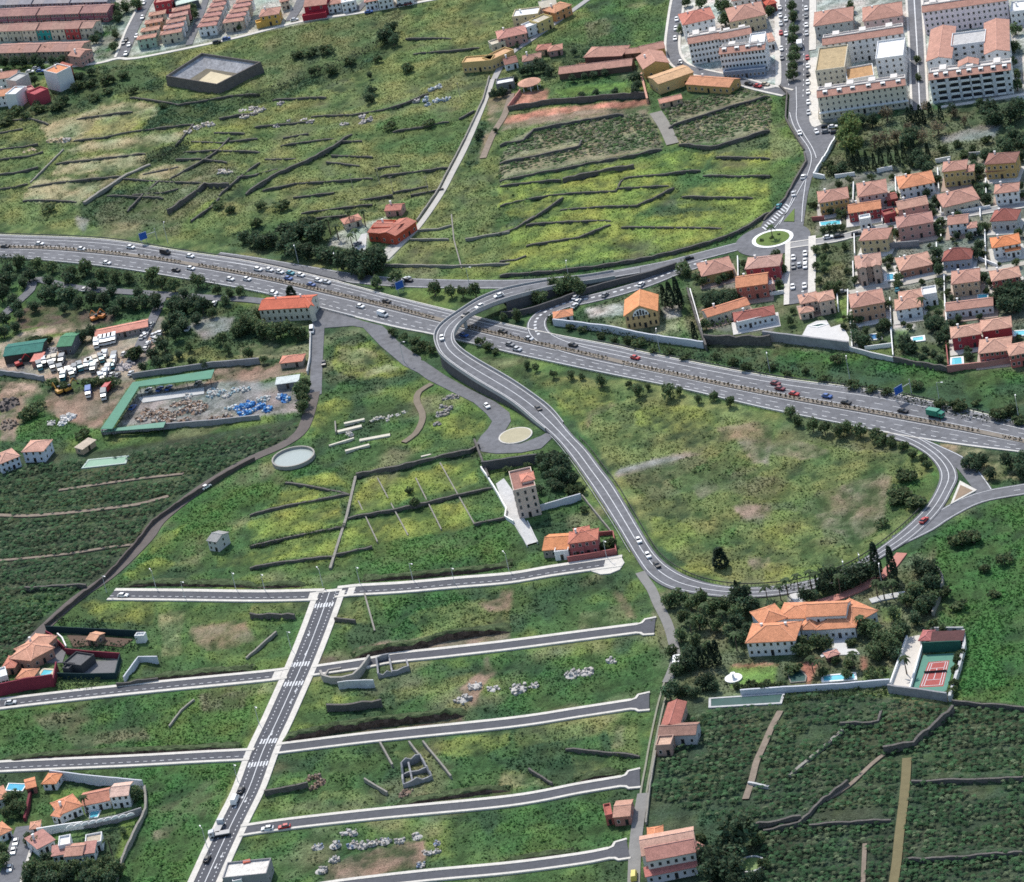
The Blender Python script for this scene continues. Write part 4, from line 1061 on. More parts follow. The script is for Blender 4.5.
house('K3', '225,418 312,402', 6, 2.8, 'flat white roofed shed beside the walled dark garden', 'flat', (.2, .2, .2), WH, 'shed', 'shed', None, nw=2, fl=1, chim=0)
# round pavilion of the hacienda
g = V3(P('K3', '392,430')[0]); r = thing('round_pavilion', 'round open pavilion with conical pink roof on the red terrace', 'pavilion', g)
cn = MB(); n = 20
for k in range(n):
    a, b = 2 * math.pi * k / n, 2 * math.pi * (k + 1) / n
    cn.face(((5.4 * math.cos(a), 5.4 * math.sin(a), 3.0), (5.4 * math.cos(b), 5.4 * math.sin(b), 3.0), (0, 0, 5.0)))
    cn.face(((5.4 * math.cos(b), 5.4 * math.sin(b), 2.8), (5.4 * math.cos(a), 5.4 * math.sin(a), 2.8), (0, 0, 4.8)))
    cn.face(((5.4 * math.cos(a), 5.4 * math.sin(a), 2.8), (5.4 * math.cos(b), 5.4 * math.sin(b), 2.8), (5.4 * math.cos(b), 5.4 * math.sin(b), 3.0), (5.4 * math.cos(a), 5.4 * math.sin(a), 3.0)))
cn.build('roof', roofm((.55, .30, .21)), r)
for k in range(8):
    a = k * math.pi / 4
    MB().tube((4.6 * math.cos(a), 4.6 * math.sin(a), -.3), (4.6 * math.cos(a), 4.6 * math.sin(a), 2.9), .16, .16, 8).build('post', WHITE, r)
MB().tube((0, 0, -.2), (0, 0, 1.1), 1.6, 1.6, 14).build('counter', wallm((.3, .32, .3)), r)
# hillside ochre houses at top centre
house('K3', '58,312 200,300', 7, 4.6, 'ochre house with a curved flat front below the hillside lane', 'flat', (.56, .40, .18), (.62, .40, .2), 'house', 'house', None, nw=6, fl=1, chim=0, wings=[dict(ab='200,300 312,248', h=4.6, d=7, roof='flat', nw=6, fl=1, rc=(.60, .36, .2))])
house('K3', '235,190 372,160', 10, 5, 'pink roofed house with rose walls above the ochre long house', 'hip', PI, (.52, .25, .2), 'house', 'house', None, nw=4)
house('K3', '205,225 270,205', 6, 3, 'low cream annex with flat terrace beside the pink house', 'flat', CRM, CRM, 'annex', 'annex', None, nw=2, fl=1, chim=0)
house('K3', '303,88 430,72', 9, 5, 'cream house with white flat terrace at the top of the lane', 'flat', (.58, .50, .32), WH, 'house', 'house', None, nw=3)
house('K3', '375,140 440,115', 6, 4.5, 'white house with grey door facing the lane', 'flat', WH, WH, 'house', 'house', None, nw=2, chim=0)
house('K3', '430,118 500,85', 7, 5, 'yellow house with flat roof facing the lane', 'flat', (.58, .46, .2), (.5, .45, .35), 'house', 'house', None, nw=2, chim=0)
house('K3', '440,40 520,22', 9, 5.2, 'white gabled house near the top of the lane', 'gx', WH, CRM, 'house', 'house', None, nw=3)
house('K3', '510,62 590,22', 8, 5, 'orange house with orange roof, topmost along the lane', 'hip', (.58, .28, .13), (.6, .3, .17), 'house', 'house', None, nw=3)
# --- terraces at the upper left
def row(t, a, b, n, d, h, roof, walls_, roofs_, lab, grp, **k):
    for i in range(n):
        f = lambda u: (a[0] + (b[0] - a[0]) * u, a[1] + (b[1] - a[1]) * u)
        p, q = f((i + .01) / n), f((i + .97) / n)
        house(t, '%f,%f %f,%f' % (*p, *q), d + (i % 2) * .4, h + (i % 3) * .15, lab.format(n=nth(i)), roof, walls_[i % len(walls_)], roofs_[i % len(roofs_)], 'terraced_house', 'terraced house', grp, **k)
MV = (.27, .11, .15)
row('K0', (-60, 133), (860, 96), 8, 10, 5.2, 'gx', [MV, (.30, .12, .14)], [(.33, .18, .16), (.36, .20, .17)], 'mauve terraced house with white windows, {n} from the left in the upper row', 'upper row of mauve terraced houses', nw=5, chim=0, fl=2, ww=.9)
row('K0', (-60, 252), (745, 222), 7, 9, 5.6, 'gx', [CRM, (.5, .46, .36), CRM, (.03, .30, .28), CRM, (.42, .07, .07), (.55, .5, .4)], [(.40, .24, .19), (.38, .21, .17)], '{n} terraced house from the left in the cream middle row, flat fronted', 'cream middle row of terraced houses', nw=3, chim=0)
row('K0', (-60, 425), (640, 405), 6, 11, 5.0, 'gx', [TN, (.5, .38, .28)], [(.38, .22, .18), (.40, .22, .17)], '{n} terraced house from the left in the lowest pink roofed row behind trees', 'lowest pink roofed row of terraced houses', nw=3, chim=0)
house('K0', '640,455 735,400', 8, 5.6, 'pink end house of the lowest terraced row with many small windows', 'gy', PI, PK, 'house', 'house', None, nw=4)
row('K0', (-60, 40), (860, 10), 9, 8, 4.5, 'gx', [(.30, .30, .33), (.36, .34, .36)], [(.30, .29, .31), (.34, .31, .31)], '{n} grey roofed terraced house from the left along the upper picture edge', 'grey terraced houses at the upper edge', nw=3, chim=0)
house('K0', '-40,635 130,610', 8, 6, 'white house with pink roof and rounded grey gable wall at the left edge', 'gx', WH, (.55, .28, .2), 'house', 'house', None, nw=4, wings=[dict(ab='130,660 232,600', h=8.5, d=7, roof='flat', wc=(.42, .42, .41), rc=(.45, .45, .43), wins=False)])
house('K0', '-40,775 125,752', 8, 5.6, 'white house with orange roof and blue shaded ground floor at the left edge', 'gx', WH, (.60, .28, .16), 'house', 'house', None, nw=4, wings=[dict(ab='125,765 205,700', h=7, d=6, roof='flat', wc=WH, rc=WH, wins=False), dict(ab='-40,800 130,785', h=2.6, d=3, roof='flat', wc=(.15, .2, .32), rc=WH, nw=5, fl=1)])  # ground floor's blue shade is put into its wall colour
house('K0', '212,742 280,720', 6, 5, 'rose house with red chimney block next to the crimson house', 'flat', (.5, .2, .2), (.55, .25, .22), 'house', 'house', None, nw=2)
house('K0', '280,770 388,720', 7, 6, 'crimson blank walled house on the slope edge', 'flat', (.42, .07, .09), (.42, .09, .1), 'house', 'house', None, nw=0, wins=False, chim=0)
house('K0', '350,575 455,600', 9, 9, 'tall white house with orange roof and brick red side on the slope', 'flat', WH, (.62, .26, .13), 'house', 'house', None, nw=0, fl=3, wins=False, wings=[dict(ab='456,600 575,520', h=7.5, d=6, roof='mono', wc=(.34, .09, .07), rc=(.42, .13, .09), nw=3, fl=3, rise=1.2)])
def back(t, a, b, dx, dy, n, lab, grp, wc, rc, d=4.4, h=5.2, skip=0, **k):
    """houses standing one behind the other up the slope"""
    for i in range(n - 1, -1, -1):
        s = 1 - .045 * i
        house(t, '%f,%f %f,%f' % (a[0] + dx * i, a[1] + dy * i, a[0] + dx * i + (b[0] - a[0]) * s, b[1] + dy * i), d, h, lab.format(n=nth(i)), 'hip', wc[i % len(wc)], rc[i % len(rc)], 'row_house', 'house', grp, chim=0, rise=.7, z0=.9 * i, **k)
back('K1', (212, 312), (352, 290), 32, -62, 4, '{n} house up the slope in the terrace that starts with the mint green house', 'terrace behind the mint green house', [(.36, .46, .36), CRM, (.5, .28, .16), CRM], [(.48, .25, .18), (.5, .27, .19)], nw=3)
back('K1', (398, 275), (555, 248), 24, -46, 5, '{n} house up the slope in the terrace that starts with the cream corner house', 'terrace behind the cream corner house', [(.56, .50, .38), WH, WH, CRM, (.5, .2, .2)], [PK, (.5, .27, .22)], nw=3)
back('K1', (692, 212), (830, 195), 24, -40, 6, '{n} house up the slope in the terrace that starts with the white house', 'terrace behind the white house', [WH, WH, (.5, .5, .5)], [(.46, .23, .19), PK], nw=3)
back('K1', (892, 180), (1040, 160), 26, -40, 5, '{n} house up the slope in the terrace that starts with the beige house', 'terrace behind the beige house', [(.50, .42, .33), WH, WH], [PK, (.48, .24, .2)], nw=3)
house('K1', '345,35 480,15', 9, 6, 'large crimson house with white windows at the upper edge', 'flat', (.40, .05, .06), (.48, .24, .2), 'house', 'house', None, nw=3)
house('K1', '520,55 700,10', 9, 3.5, 'mint green flat roofed hall at the upper edge', 'flat', (.10, .12, .12), (.52, .62, .55), 'hall', 'hall', None, nw=2, fl=1, chim=0)
house('K2', '152,85 246,70', 9, 5.6, 'mustard yellow house with pink roof above the white footway', 'hip', (.60, .36, .09), PK, 'house', 'house', None, nw=3, wings=[dict(ab='135,125 255,95', h=2.4, d=4, roof='flat', wc=(.6, .36, .09), rc=(.6, .36, .09), fl=1, nw=0, wins=False)])
house('K2', '378,34 492,20', 9, 5.8, 'crimson house with pink roof and two white windows above the footway', 'gx', (.36, .03, .05), PK, 'house', 'house', None, nw=2, wings=[dict(ab='370,88 490,70', h=2.4, d=3, roof='flat', wc=(.36, .03, .05), rc=(.45, .05, .07), fl=1, nw=0, wins=False)])
for i, (a, b) in enumerate((((498, 25), (565, 14)), ((570, 22), (640, 8)), ((690, 12), (752, 0)), ((758, 8), (830, -6)), ((850, -8), (930, -22)))):
    house('K2', '%d,%d %d,%d' % (*a, *b), 9, 4.6, f'white house with flat terraces, {nth(i)} from the left at the upper edge', 'flat' if i % 2 else 'hip', WH, PK if i % 2 == 0 else WH, 'house', 'house', 'white houses at the upper edge', nw=3)
house('K2', '258,10 300,0', 8, 4.6, 'cream house with open yard between the ochre house and the street', 'hip', CRM, PK, 'house', 'house', None, nw=2)
# --- red restaurant by the white lane
house('L4', '672,205 800,212', 12, 4.4, 'bright red farmhouse with patched tile roofs beside the concrete lane', 'gx', (.48, .085, .045), (.46, .17, .12), 'farmhouse', 'farmhouse', None, nw=5, fl=1, frame='b', rise=1.5, wings=[dict(ab='805,222 905,152', h=4.4, d=9, roof='gx', nw=4, fl=1, rise=1.2), dict(ab='690,190 780,188', h=4.8, d=7, roof='flat', rc=(.58, .60, .63), nw=0, wins=False)])
house('L4', '755,100 832,95', 6, 3, 'small rose cottage behind the red farmhouse', 'gx', PI, (.5, .2, .15), 'cottage', 'cottage', None, nw=2, fl=1)
house('L4', '560,165 640,140', 6, 3, 'small house with faded orange roof half hidden by palms', 'hip', CRM, (.52, .25, .18), 'cottage', 'cottage', None, nw=2, fl=1, chim=0)
# --- white house at the motorway edge
house('L5', '108,112 392,95', 11, 6.0, 'cream two storey house with a long red roof at the motorway edge', 'gx', (.66, .62, .52), (.55, .14, .08), 'house', 'house', None, nw=9, fl=2, ww=.8, rise=1.8, frame='b', chim=2, wings=[dict(ab='392,100 418,92', h=6.8, d=11, roof='gy', nw=0, wins=False, rise=1.2)])
house('L5', '228,415 350,402', 6, 2.6, 'small ruined shed with a bright salmon roof behind the scrap yard', 'hip', (.33, .28, .24), (.62, .26, .18), 'shed', 'shed', None, nw=2, fl=1, chim=0)
house('L5', '205,535 328,518', 5, 2.8, 'open shed with pale grey sheet roof in the scrap yard corner', 'mono', (.2, .2, .2), (.55, .60, .58), 'shed', 'shed', None, nw=1, fl=1, chim=0, rise=.6)
# --- truck yard
TEAL, GRN = (.035, .16, .13), (.075, .22, .12)
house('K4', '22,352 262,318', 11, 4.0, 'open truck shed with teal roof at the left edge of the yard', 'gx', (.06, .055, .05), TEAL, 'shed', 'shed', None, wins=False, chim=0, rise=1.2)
house('K4', '358,292 450,285', 12, 4.2, 'shed with bright green sheet roof above parked trucks', 'gx', (.12, .13, .14), GRN, 'shed', 'shed', None, nw=3, fl=1, chim=0, rise=1.4)
house('K4', '600,232 930,165', 7, 2.8, 'long workshop with salmon pink roof behind the white vans', 'gx', (.33, .27, .25), (.62, .27, .20), 'workshop', 'workshop', None, nw=10, fl=1, chim=0, rise=1.0)
house('K4', '195,385 250,380', 7, 3.0, 'tiny shed with red roof next to the teal truck shed', 'mono', (.4, .2, .17), (.6, .23, .18), 'shed', 'shed', None, nw=0, wins=False, chim=0, rise=.4)
def canopy(label, t, poly, h, m, posts=6):
    pl = [V3(p, h) for p in P(t, poly)]
    for p, q in zip(pl, P(t, poly)): p.x, p.y = G(q[0], q[1], h)[:2]
    c = sum(pl, Vector()) / len(pl)
    xy = [(p.x - c.x, p.y - c.y) for p in pl]
    if sum(a[0] * b[1] - b[0] * a[1] for a, b in zip(xy, xy[1:] + xy[:1])) < 0: xy.reverse()
    r = thing('canopy', label, 'canopy', (c.x, c.y, 0))
    MB().prism(xy, h - .25, h).build('roof', m, r)
    for k in range(len(xy)):
        a, b = xy[k], xy[(k + 1) % len(xy)]
        L = math.hypot(b[0] - a[0], b[1] - a[1]); n = max(1, int(L / 8))
        for j in range(n):
            x, y = (a[0] + (b[0] - a[0]) * j / n) * .98, (a[1] + (b[1] - a[1]) * j / n) * .98
            MB().tube((x, y, -.4), (x, y, h - .2), .13, .13, 6).build('post', DARKM, r)
    return r
GS = mat('green_sheet', (.062, .215, .140), .7, .22, .3, streak=(1, 1, 1))
canopy('long L-shaped green sheet canopy round the scrap yard', 'B0', '395,838 520,655 840,605 828,640 545,672 440,838', 4.2, GS)
canopy('narrow green sheet canopy along the lower wall of the scrap yard', 'B0', '395,850 430,838 650,810 640,832', 2.6, mat('green_sheet_pale', (.11, .26, .19), .7, .2, .3))
# --- left edge houses
house('C0', '0,112 75,82', 9, 4.6, 'white villa with salmon roofs and blue shaded walls in the plantation', 'hip', (.62, .66, .74), (.58, .33, .25), 'villa', 'villa', None, nw=4, wings=[dict(ab='88,65 168,62', h=5, d=9, roof='hip', nw=3), dict(ab='-30,110 0,105', h=3, d=6, roof='flat', wc=(.2, .35, .6), rc=WH, fl=1, nw=2)])  # bluish shade is put into the white walls' colour
house('C0', '322,55 372,20', 4, 2.6, 'small beige hut between plantation plots', 'mono', TN, (.5, .42, .33), 'hut', 'hut', None, nw=1, fl=1, chim=0, rise=.4)
house('C0', '812,412 850,418', 7, 4.4, 'lonely pale stone hut with grey roof on the green slope', 'gx', (.52, .52, .50), (.30, .30, .29), 'stone_hut', 'hut', None, nw=2, fl=2, rise=1.2, chim=0)
house('K6', '65,372 195,385', 17, 4.2, 'large house under a many sided salmon roof beside the farm road', 'hip', (.42, .24, .18), (.60, .31, .21), 'villa', 'villa', None, nw=3, fl=1, wings=[dict(ab='205,375 340,305', h=4.2, d=12, roof='hip', nw=3, fl=1), dict(ab='15,435 90,430', h=3, d=8, roof='hip', nw=2, fl=1, rc=(.5, .19, .13))])
house('K6', '405,412 520,430', 8, 3.0, 'dark carport with flat charcoal roof beside the pool', 'flat', (.06, .06, .065), (.12, .12, .125), 'carport', 'carport', None, wins=False, chim=0, wings=[dict(ab='400,445 440,450', h=2.6, d=4, roof='flat', wins=False)])
house('K6', '555,248 612,258', 5, 2.6, 'tiny hut with orange roof on the brown riding ground', 'gx', (.3, .2, .15), (.6, .32, .2), 'hut', 'hut', None, nw=1, fl=1, chim=0)
house('K6', '862,240 922,238', 2.5, 2.4, 'white container box at the corner of the riding ground', 'flat', WH, WH, 'container', 'container', None, wins=False, chim=0)
house('K6', '105,500 205,498', 6, 3, 'small orange roofed bath house next to the pool', 'hip', TN, (.58, .26, .15), 'bath_house', 'hut', None, nw=2, fl=1, chim=0)
house('K6', '-20,510 50,490', 7, 3.4, 'white flat roofed house behind the dark red wall', 'flat', WH, WH, 'house', 'house', None, nw=3, fl=1)
house('K7', '272,150 355,148', 6, 2.8, 'small gate lodge with square orange roof by the white wall', 'hip', WH, (.62, .25, .12), 'gate_lodge', 'hut', None, nw=2, fl=1, chim=0)
house('K7', '168,182 230,165', 6, 2.8, 'small orange roofed lodge beside the blue pool', 'gx', (.3, .12, .1), (.62, .25, .13), 'pool_house', 'hut', None, nw=1, fl=1, chim=0)
house('K7', '330,352 385,362', 7, 3.2, 'white villa with stepped orange roofs in the walled lower left garden', 'gx', WH, (.60, .25, .14), 'villa', 'villa', None, nw=2, fl=1, wings=[dict(ab='388,345 520,290', h=3.6, d=9, roof='hip', nw=4, fl=1), dict(ab='530,290 700,255', h=3.2, d=8, roof='gx', rc=(.50, .22, .15), nw=4, fl=1), dict(ab='705,235 820,222', h=4.8, d=8, roof='gx', rc=(.62, .42, .34), nw=3, fl=2)])
house('K7', '-30,260 45,235', 8, 3.5, 'pale house cut by the left edge under an orange roof', 'hip', (.55, .55, .53), (.56, .27, .17), 'house', 'house', None, nw=2, fl=1)
house('K7', '240,565 345,510', 8, 3.4, 'white villa with several small pink roofs beside the parked car street', 'mono', WH, (.46, .23, .19), 'villa', 'villa', None, nw=3, fl=1, rise=1.0, wings=[dict(ab='335,612 405,600', h=3.2, d=5, roof='mono', nw=2, fl=1, rise=.9), dict(ab='412,615 525,605', h=3.6, d=7, roof='gx', nw=3, fl=1, rc=(.5, .27, .2)), dict(ab='535,598 598,590', h=3.4, d=6, roof='mono', nw=2, fl=1, rise=.9), dict(ab='375,560 450,545', h=4.4, d=6, roof='flat', rc=WH, nw=2, fl=1), dict(ab='545,550 650,530', h=3.0, d=6, roof='flat', rc=(.5, .42, .32), nw=2, fl=1)])
house('K7', '0,480 70,445', 7, 3, 'low orange roofed house at the left end of the villa street', 'hip', WH, (.6, .27, .15), 'house', 'house', None, nw=2, fl=1, chim=0)
house('K7', '195,440 250,430', 4, 2.6, 'tiny gate house with pink roof at the street head', 'hip', WH, (.58, .3, .2), 'gate_house', 'hut', None, nw=1, fl=1, chim=0)
# --- tower house and red house
root, put, w = house('M1', '212,328 352,296', 16, 11.5, 'tall pinkish stone tower house with roof terrace and white parapet', 'flat', (.60, .48, .41), (.30, .15, .12), 'tower_house', 'tower house', None, nw=3, fl=4, sw=3, ww=.9, wh=1.7, frame='g', chim=0, wings=[dict(ab='265,262 340,245', h=12.8, d=6, roof='hip', rc=(.60, .24, .17), wc=(.66, .56, .5), nw=2, fl=4, wins=False)])
house('M1', '395,692 560,682', 11, 3.4, 'low house with plain orange roof next to the rose villa', 'gx', (.25, .22, .2), (.62, .25, .11), 'house', 'house', None, nw=4, fl=1, chim=0)
house('M1', '560,650 735,625', 8, 6.0, 'rose red two storey villa with tiled roof inside a red garden wall', 'hip', (.42, .13, .13), (.50, .18, .12), 'villa', 'villa', None, nw=4, fl=2, wings=[dict(ab='565,690 655,685', h=3.2, d=3, roof='flat', rc=(.5, .2, .18), nw=3, fl=1), dict(ab='600,608 690,590', h=6.6, d=6, roof='hip', nw=2)])
house('M1', '468,715 556,705', 6, 3, 'white box shaped garage beside the rose villa', 'flat', WH, (.7, .7, .7), 'garage', 'garage', None, nw=1, fl=1, chim=0)
# --- large villa on the right
house('L0', '97,602 380,588', 12, 5.6, 'large white villa with sweeping orange tile roofs among palms', 'hip', (.70, .70, .69), OR_, 'villa', 'villa', None, nw=7, fl=2, chim=2, rise=2.6,
      wings=[dict(ab='195,502 330,455', h=5.4, d=11, roof='hip', rise=2.2, wins=False), dict(ab='285,460 470,455', h=5.0, d=10, roof='hip', rise=1.8, wins=False), dict(ab='445,448 680,438', h=7, d=9, roof='gx', rise=2.0, nw=5, fl=2), dict(ab='420,525 505,522', h=4.2, d=9, roof='hip', rise=1.6, nw=2, fl=1), dict(ab='505,525 735,510', h=4.2, d=13, roof='hip', rise=2.2, nw=6, fl=1), dict(ab='715,500 862,415', h=4.4, d=14, roof='hip', rise=2.4, nw=4, fl=1)])
house('L0', '575,690 640,668', 3, 2.2, 'small red roofed garden shrine between white stairs', 'hip', (.1, .06, .05), (.55, .28, .22), 'garden_shrine', 'shrine', None, wins=False, chim=0)
house('L1', '350,470 410,470', 6, 2.6, 'small pavilion with a rose tiled roof above the tennis court', 'hip', WH, (.42, .14, .13), 'pavilion', 'pavilion', None, nw=2, fl=1, chim=0)
house('L1', '415,478 500,475', 6, 2.6, 'low dark pergola shed with rust red slats behind the tennis court', 'mono', (.06, .05, .05), (.09, .035, .035), 'pergola', 'pergola', None, wins=False, chim=0, rise=.3, wings=[dict(ab='512,475 598,470', h=2.6, d=6, roof='mono', wins=False, rise=.3)])
# --- farm buildings and old manor
house('L2', '145,170 222,165', 15, 4.2, 'old farmhouse with a long red hipped roof along the grassy lane', 'gy', (.45, .32, .26), (.36, .13, .10), 'farmhouse', 'farmhouse', None, nw=2, fl=1, chim=0)
house('L2', '130,210 300,202', 7, 4.0, 'low farm barn with a dull brown roof and grey end wall', 'gx', (.46, .46, .47), (.30, .17, .13), 'barn', 'barn', None, nw=4, fl=1, chim=0)
house('L2', '118,262 188,258', 6, 3.6, 'square shed with pale patched salmon roof at the plantation corner', 'flat', (.46, .3, .24), (.55, .37, .27), 'shed', 'shed', None, nw=2, fl=1, chim=0)
house('L2', '78,785 300,742', 9, 7.0, 'old two storey manor with stepped salmon roofs beside the lane', 'gx', (.64, .62, .58), (.42, .20, .16), 'manor', 'manor', None, nw=6, fl=2, chim=0, frame='g', wings=[dict(ab='55,760 300,715', h=7.2, d=11, roof='gx', rc=(.55, .33, .25), wins=False, rise=2.2), dict(ab='300,735 335,715', h=7, d=10, roof='hip', wc=(.55, .45, .3), nw=1), dict(ab='75,855 305,808', h=3.2, d=4, roof='mono', rc=(.46, .17, .14), nw=6, fl=1, rise=.9, wc=(.5, .5, .55))])
house('L2', '85,690 148,680', 7, 4.2, 'small white house with vivid orange roof behind the manor', 'hip', WH, (.60, .24, .12), 'house', 'house', None, nw=2, fl=1, chim=0)
house('D2', '430,606 492,600', 9, 3.6, 'small isolated hut with a dull salmon roof at the lane edge', 'gx', (.36, .17, .14), (.47, .26, .19), 'hut', 'hut', None, nw=2, fl=1, chim=0, wings=[dict(ab='400,608 428,602', h=3.2, d=7, roof='flat', wc=(.4, .12, .1), rc=(.42, .13, .1), fl=1, nw=1)])
house('M2', '365,850 740,812', 9, 4.2, 'flat roofed pale warehouse with red hatch at the lower street', 'flat', (.30, .29, .30), (.68, .65, .60), 'warehouse', 'warehouse', None, nw=3, fl=1, chim=0, wings=[dict(ab='450,880 530,862', h=3.4, d=4, roof='flat', wc=WH, rc=(.6, .62, .68), wins=False)])
# small details on the flat roof
q = Vector(G(*P('M2', '570,700')[0], 4.4)); MB().box(-1.2, 1.2, -.8, .8, 0, .5).build('roof_hatch', wallm((.55, .15, .1)), None, None)
bpy.data.objects['roof_hatch'].location = q; tag(bpy.data.objects['roof_hatch'], 'red hatch box on the pale warehouse roof', 'hatch')
# --- ruins
def ruin(t, s, h, label, m, name='ruin', **k):
    return wall(t, s, h, .6, m, label, name, 'ruin', step=1.6, rough=.5, **k)
ruin('D1', '598,430 605,515 715,480 672,405 598,430', 2.4, 'roofless grey ruin with inner partition walls in the green plot', CONG)
ruin('D1', '625,430 640,500', 2.0, 'inner cross wall of the roofless grey ruin', CONG, 'ruin_wall')
ruin('D1', '605,470 700,448', 2.0, 'long inner partition of the roofless grey ruin', CONG, 'ruin_wall')
ruin('D1', '500,20 505,82 560,72 548,8 500,20', 2.0, 'collapsed grey concrete ruin beside the second street', CONG)
ruin('D1', '560,72 625,55 615,20', 1.8, 'low remains of broken walls next to the collapsed ruin', CONG, 'ruin_wall')
# ================================================================ WALLS
TL['M5'] = (640, 640, 7.314)
TL['M8'] = (240, 420, 10.24)
HILL = 'terrace walls of the hillside above the motorway'
walls('A0', """290,555 400,545 520,520 640,505 760,490
220,645 330,635 450,620 570,605
110,740 230,720 360,705 480,695
90,790 200,790 300,795
480,705 600,715 720,720 800,722
660,710 740,665 800,630 890,640
690,630 790,628
510,385 620,400 700,415 800,400 900,380 1019,372
720,600 850,595 1019,600
840,525 960,528
750,560 880,565
750,870 830,815 860,780
0,630 120,615 170,600
0,525 90,510
420,770 640,780
-20,748 60,738 110,725
0,480 120,470 190,490
300,470 420,455 520,440
560,690 640,672 700,660
520,770 640,760 700,745
860,470 930,455 1010,450
900,560 1010,548
0,590 90,580 150,570
930,700 1010,690
-10,690 70,680 150,660
900,545 860,590 800,632
760,490 720,540 690,575
640,700 560,770 500,830
1019,640 940,700 860,770""", 1.0, .6, STONE, 'dark dry stone terrace wall', 'on the hillside beside the square reservoir', HILL)
wall('A0', '330,800 420,740 500,690 590,650', 1.2, 1.4, STONEP, 'pale double wall running diagonally up the left hillside', group=HILL)
wall('A0', '120,720 180,660 250,590', .9, .6, STONEP, 'short pale wall slanting up to the yellow ruin', group=HILL)
wall('A0', '660,840 740,785 805,735 900,735', 2.4, .8, STONE, 'tall dark angled wall below the white hillside rubble', group=HILL)
walls('A1', """240,460 400,455 520,435 620,405 700,370
120,575 230,560 340,548
50,750 180,725 330,715 480,702
320,615 480,620
500,665 590,655
510,695 640,680 780,660
60,630 180,628
170,780 330,760
200,840 480,805
630,770 760,745
90,395 300,385
610,155 790,155
340,560 440,558
560,760 700,735
20,500 160,490 250,478
130,545 230,528
300,640 430,655
560,520 690,500 780,480
20,690 110,668
260,860 380,850
430,790 560,770
820,470 880,440
640,215 780,205 900,190""", 1.0, .6, STONE, 'dark dry stone terrace wall', 'on the slope beside the concrete lane', HILL)
wall('A1', '-15,765 100,690 220,640 330,580 400,530', 1.5, .8, STONE, 'long dark wall climbing diagonally across the green slope', group=HILL)
wall('A1', '940,305 915,395 842,550 735,755 655,870', 1.2, .6, STONEP, 'low stone wall bordering the concrete lane')
FLD = 'terrace walls of the yellow flowering field'
walls('A2', """0,785 110,760 240,740
470,680 600,670 700,655 760,650
240,740 340,735 440,730 465,685
230,800 400,790 520,785 600,750 660,715
770,670 900,675 1024,670
690,750 820,755 960,755
820,600 1024,605
440,720 640,710
0,710 100,700 230,685
100,848 170,805 240,755""", 1.1, .6, STONE, 'dark stone terrace wall', 'in the yellow flowering field', FLD)
wall('A2', '240,692 330,672 430,652 510,640', 2.2, .9, STONE, 'tallest dark terrace wall of the yellow field, just under the vines', group=FLD)
walls('B2', """100,40 260,30 420,25
460,50 600,52 840,55
0,75 60,55 130,10
0,180 60,175 100,160
100,120 300,90 420,40""", 1.0, .7, STONE, 'low dark terrace wall', 'in the lower part of the yellow field', FLD)
walls('B1', """660,65 740,60 790,45
630,100 780,100
845,100 930,85 1019,70
530,200 800,205 1019,195""", 1.0, .6, STONEP, 'low weathered wall', 'in the field right of the red farmhouse', FLD)
wall('B1', '790,0 800,100 830,210', .5, .5, STONEP, 'thin pale dividing wall running down beside the red farmhouse field', group=FLD)
walls('A2', """0,555 90,540 130,500 230,480 330,462 470,440
0,625 130,600 300,565 312,535
0,692 150,665 330,630 500,600 615,570
680,552 800,568 880,545 1024,500
640,490 820,430 1024,370""", 1.6, .7, STONE, 'dark retaining wall', 'of the vine terraces', 'walls of the vine terraces')
wall('B2', '0,236 300,211 600,161 880,80 1024,-6', 1.5, .7, STONE, 'long dark wall along the lower edge of the yellow field', sm=True)
wall('A3', '158,600 166,640 130,702 80,790 0,867', 1.4, .7, STONE, 'dark wall between yellow field and avenue bend')
wall('A3', '60,340 92,372 86,470 110,515 158,590', 1.6, .6, STONE, 'dark wall between vine terraces and avenue')
wall('H0', '305,0 250,100 120,318 215,330', 2.0, .6, WHITE, 'white wall sweeping along the avenue beside the cypress park')
wall('L6', '110,345 200,338 300,312 420,272 540,226 700,181 860,141 1010,92', 2.6, .8, WALLD, 'long dark retaining wall above the looping slip road', 'retaining_wall', sm=True, rough=.05)
walls('C1', """0,318 140,285 300,255 390,235
140,190 270,215 390,238
385,330 560,300 720,265 950,210
340,475 480,445
0,525 130,505 330,480
880,355 1000,330
0,442 170,405 370,365""", 1.1, .8, STONE, 'dark stone field wall', 'in the yellow plots above the estate street')
wall('C1', '418,165 560,140 700,105 860,72 900,50', 1.8, .9, STONE, 'thick dark wall closing the top of the yellow plots')
wall('C1', '415,165 380,320 315,525', .6, 1.0, STONEP, 'straight pale wall dividing the yellow plots', group='pale plot dividers')
for i, q in enumerate(('425,260 500,420', '500,170 620,395', '650,170 750,370', '745,110 880,350')):
    wall('C1', q, .35, .45, STONEP, f'thin pale plot divider, {nth(i)} to the right of the straight pale wall', group='pale plot dividers')
wall('L7', '40,625 230,460', .8, .7, STONEP, 'pale slanting wall in the scrub beside the main street')
wall('L7', '785,215 850,450', .6, .6, STONEP, 'thin pale wall dropping from the topmost estate street')
wall('L7', '70,368 350,372', 2.2, .8, STONE, 'dark sunken wall under the yellow strip beside the main street')
wall('L7', '600,385 730,400', 1.6, .7, STONE, 'short dark wall right of the main street top')
wall('M7', '608,530 665,680 700,770', 2.2, .7, STONE, 'dark wall leading from the service road to the tower house', rough=.05)
wall('M1', '20,195 200,168 400,142', 4.0, .8, WALLD, 'tall dark retaining wall behind the tower house garden', 'retaining_wall', rough=.04)
wall('M1', '10,190 60,260 120,360 170,450 160,495 215,530', 1.6, .5, WHITE, 'white stepped wall beside the tower house')
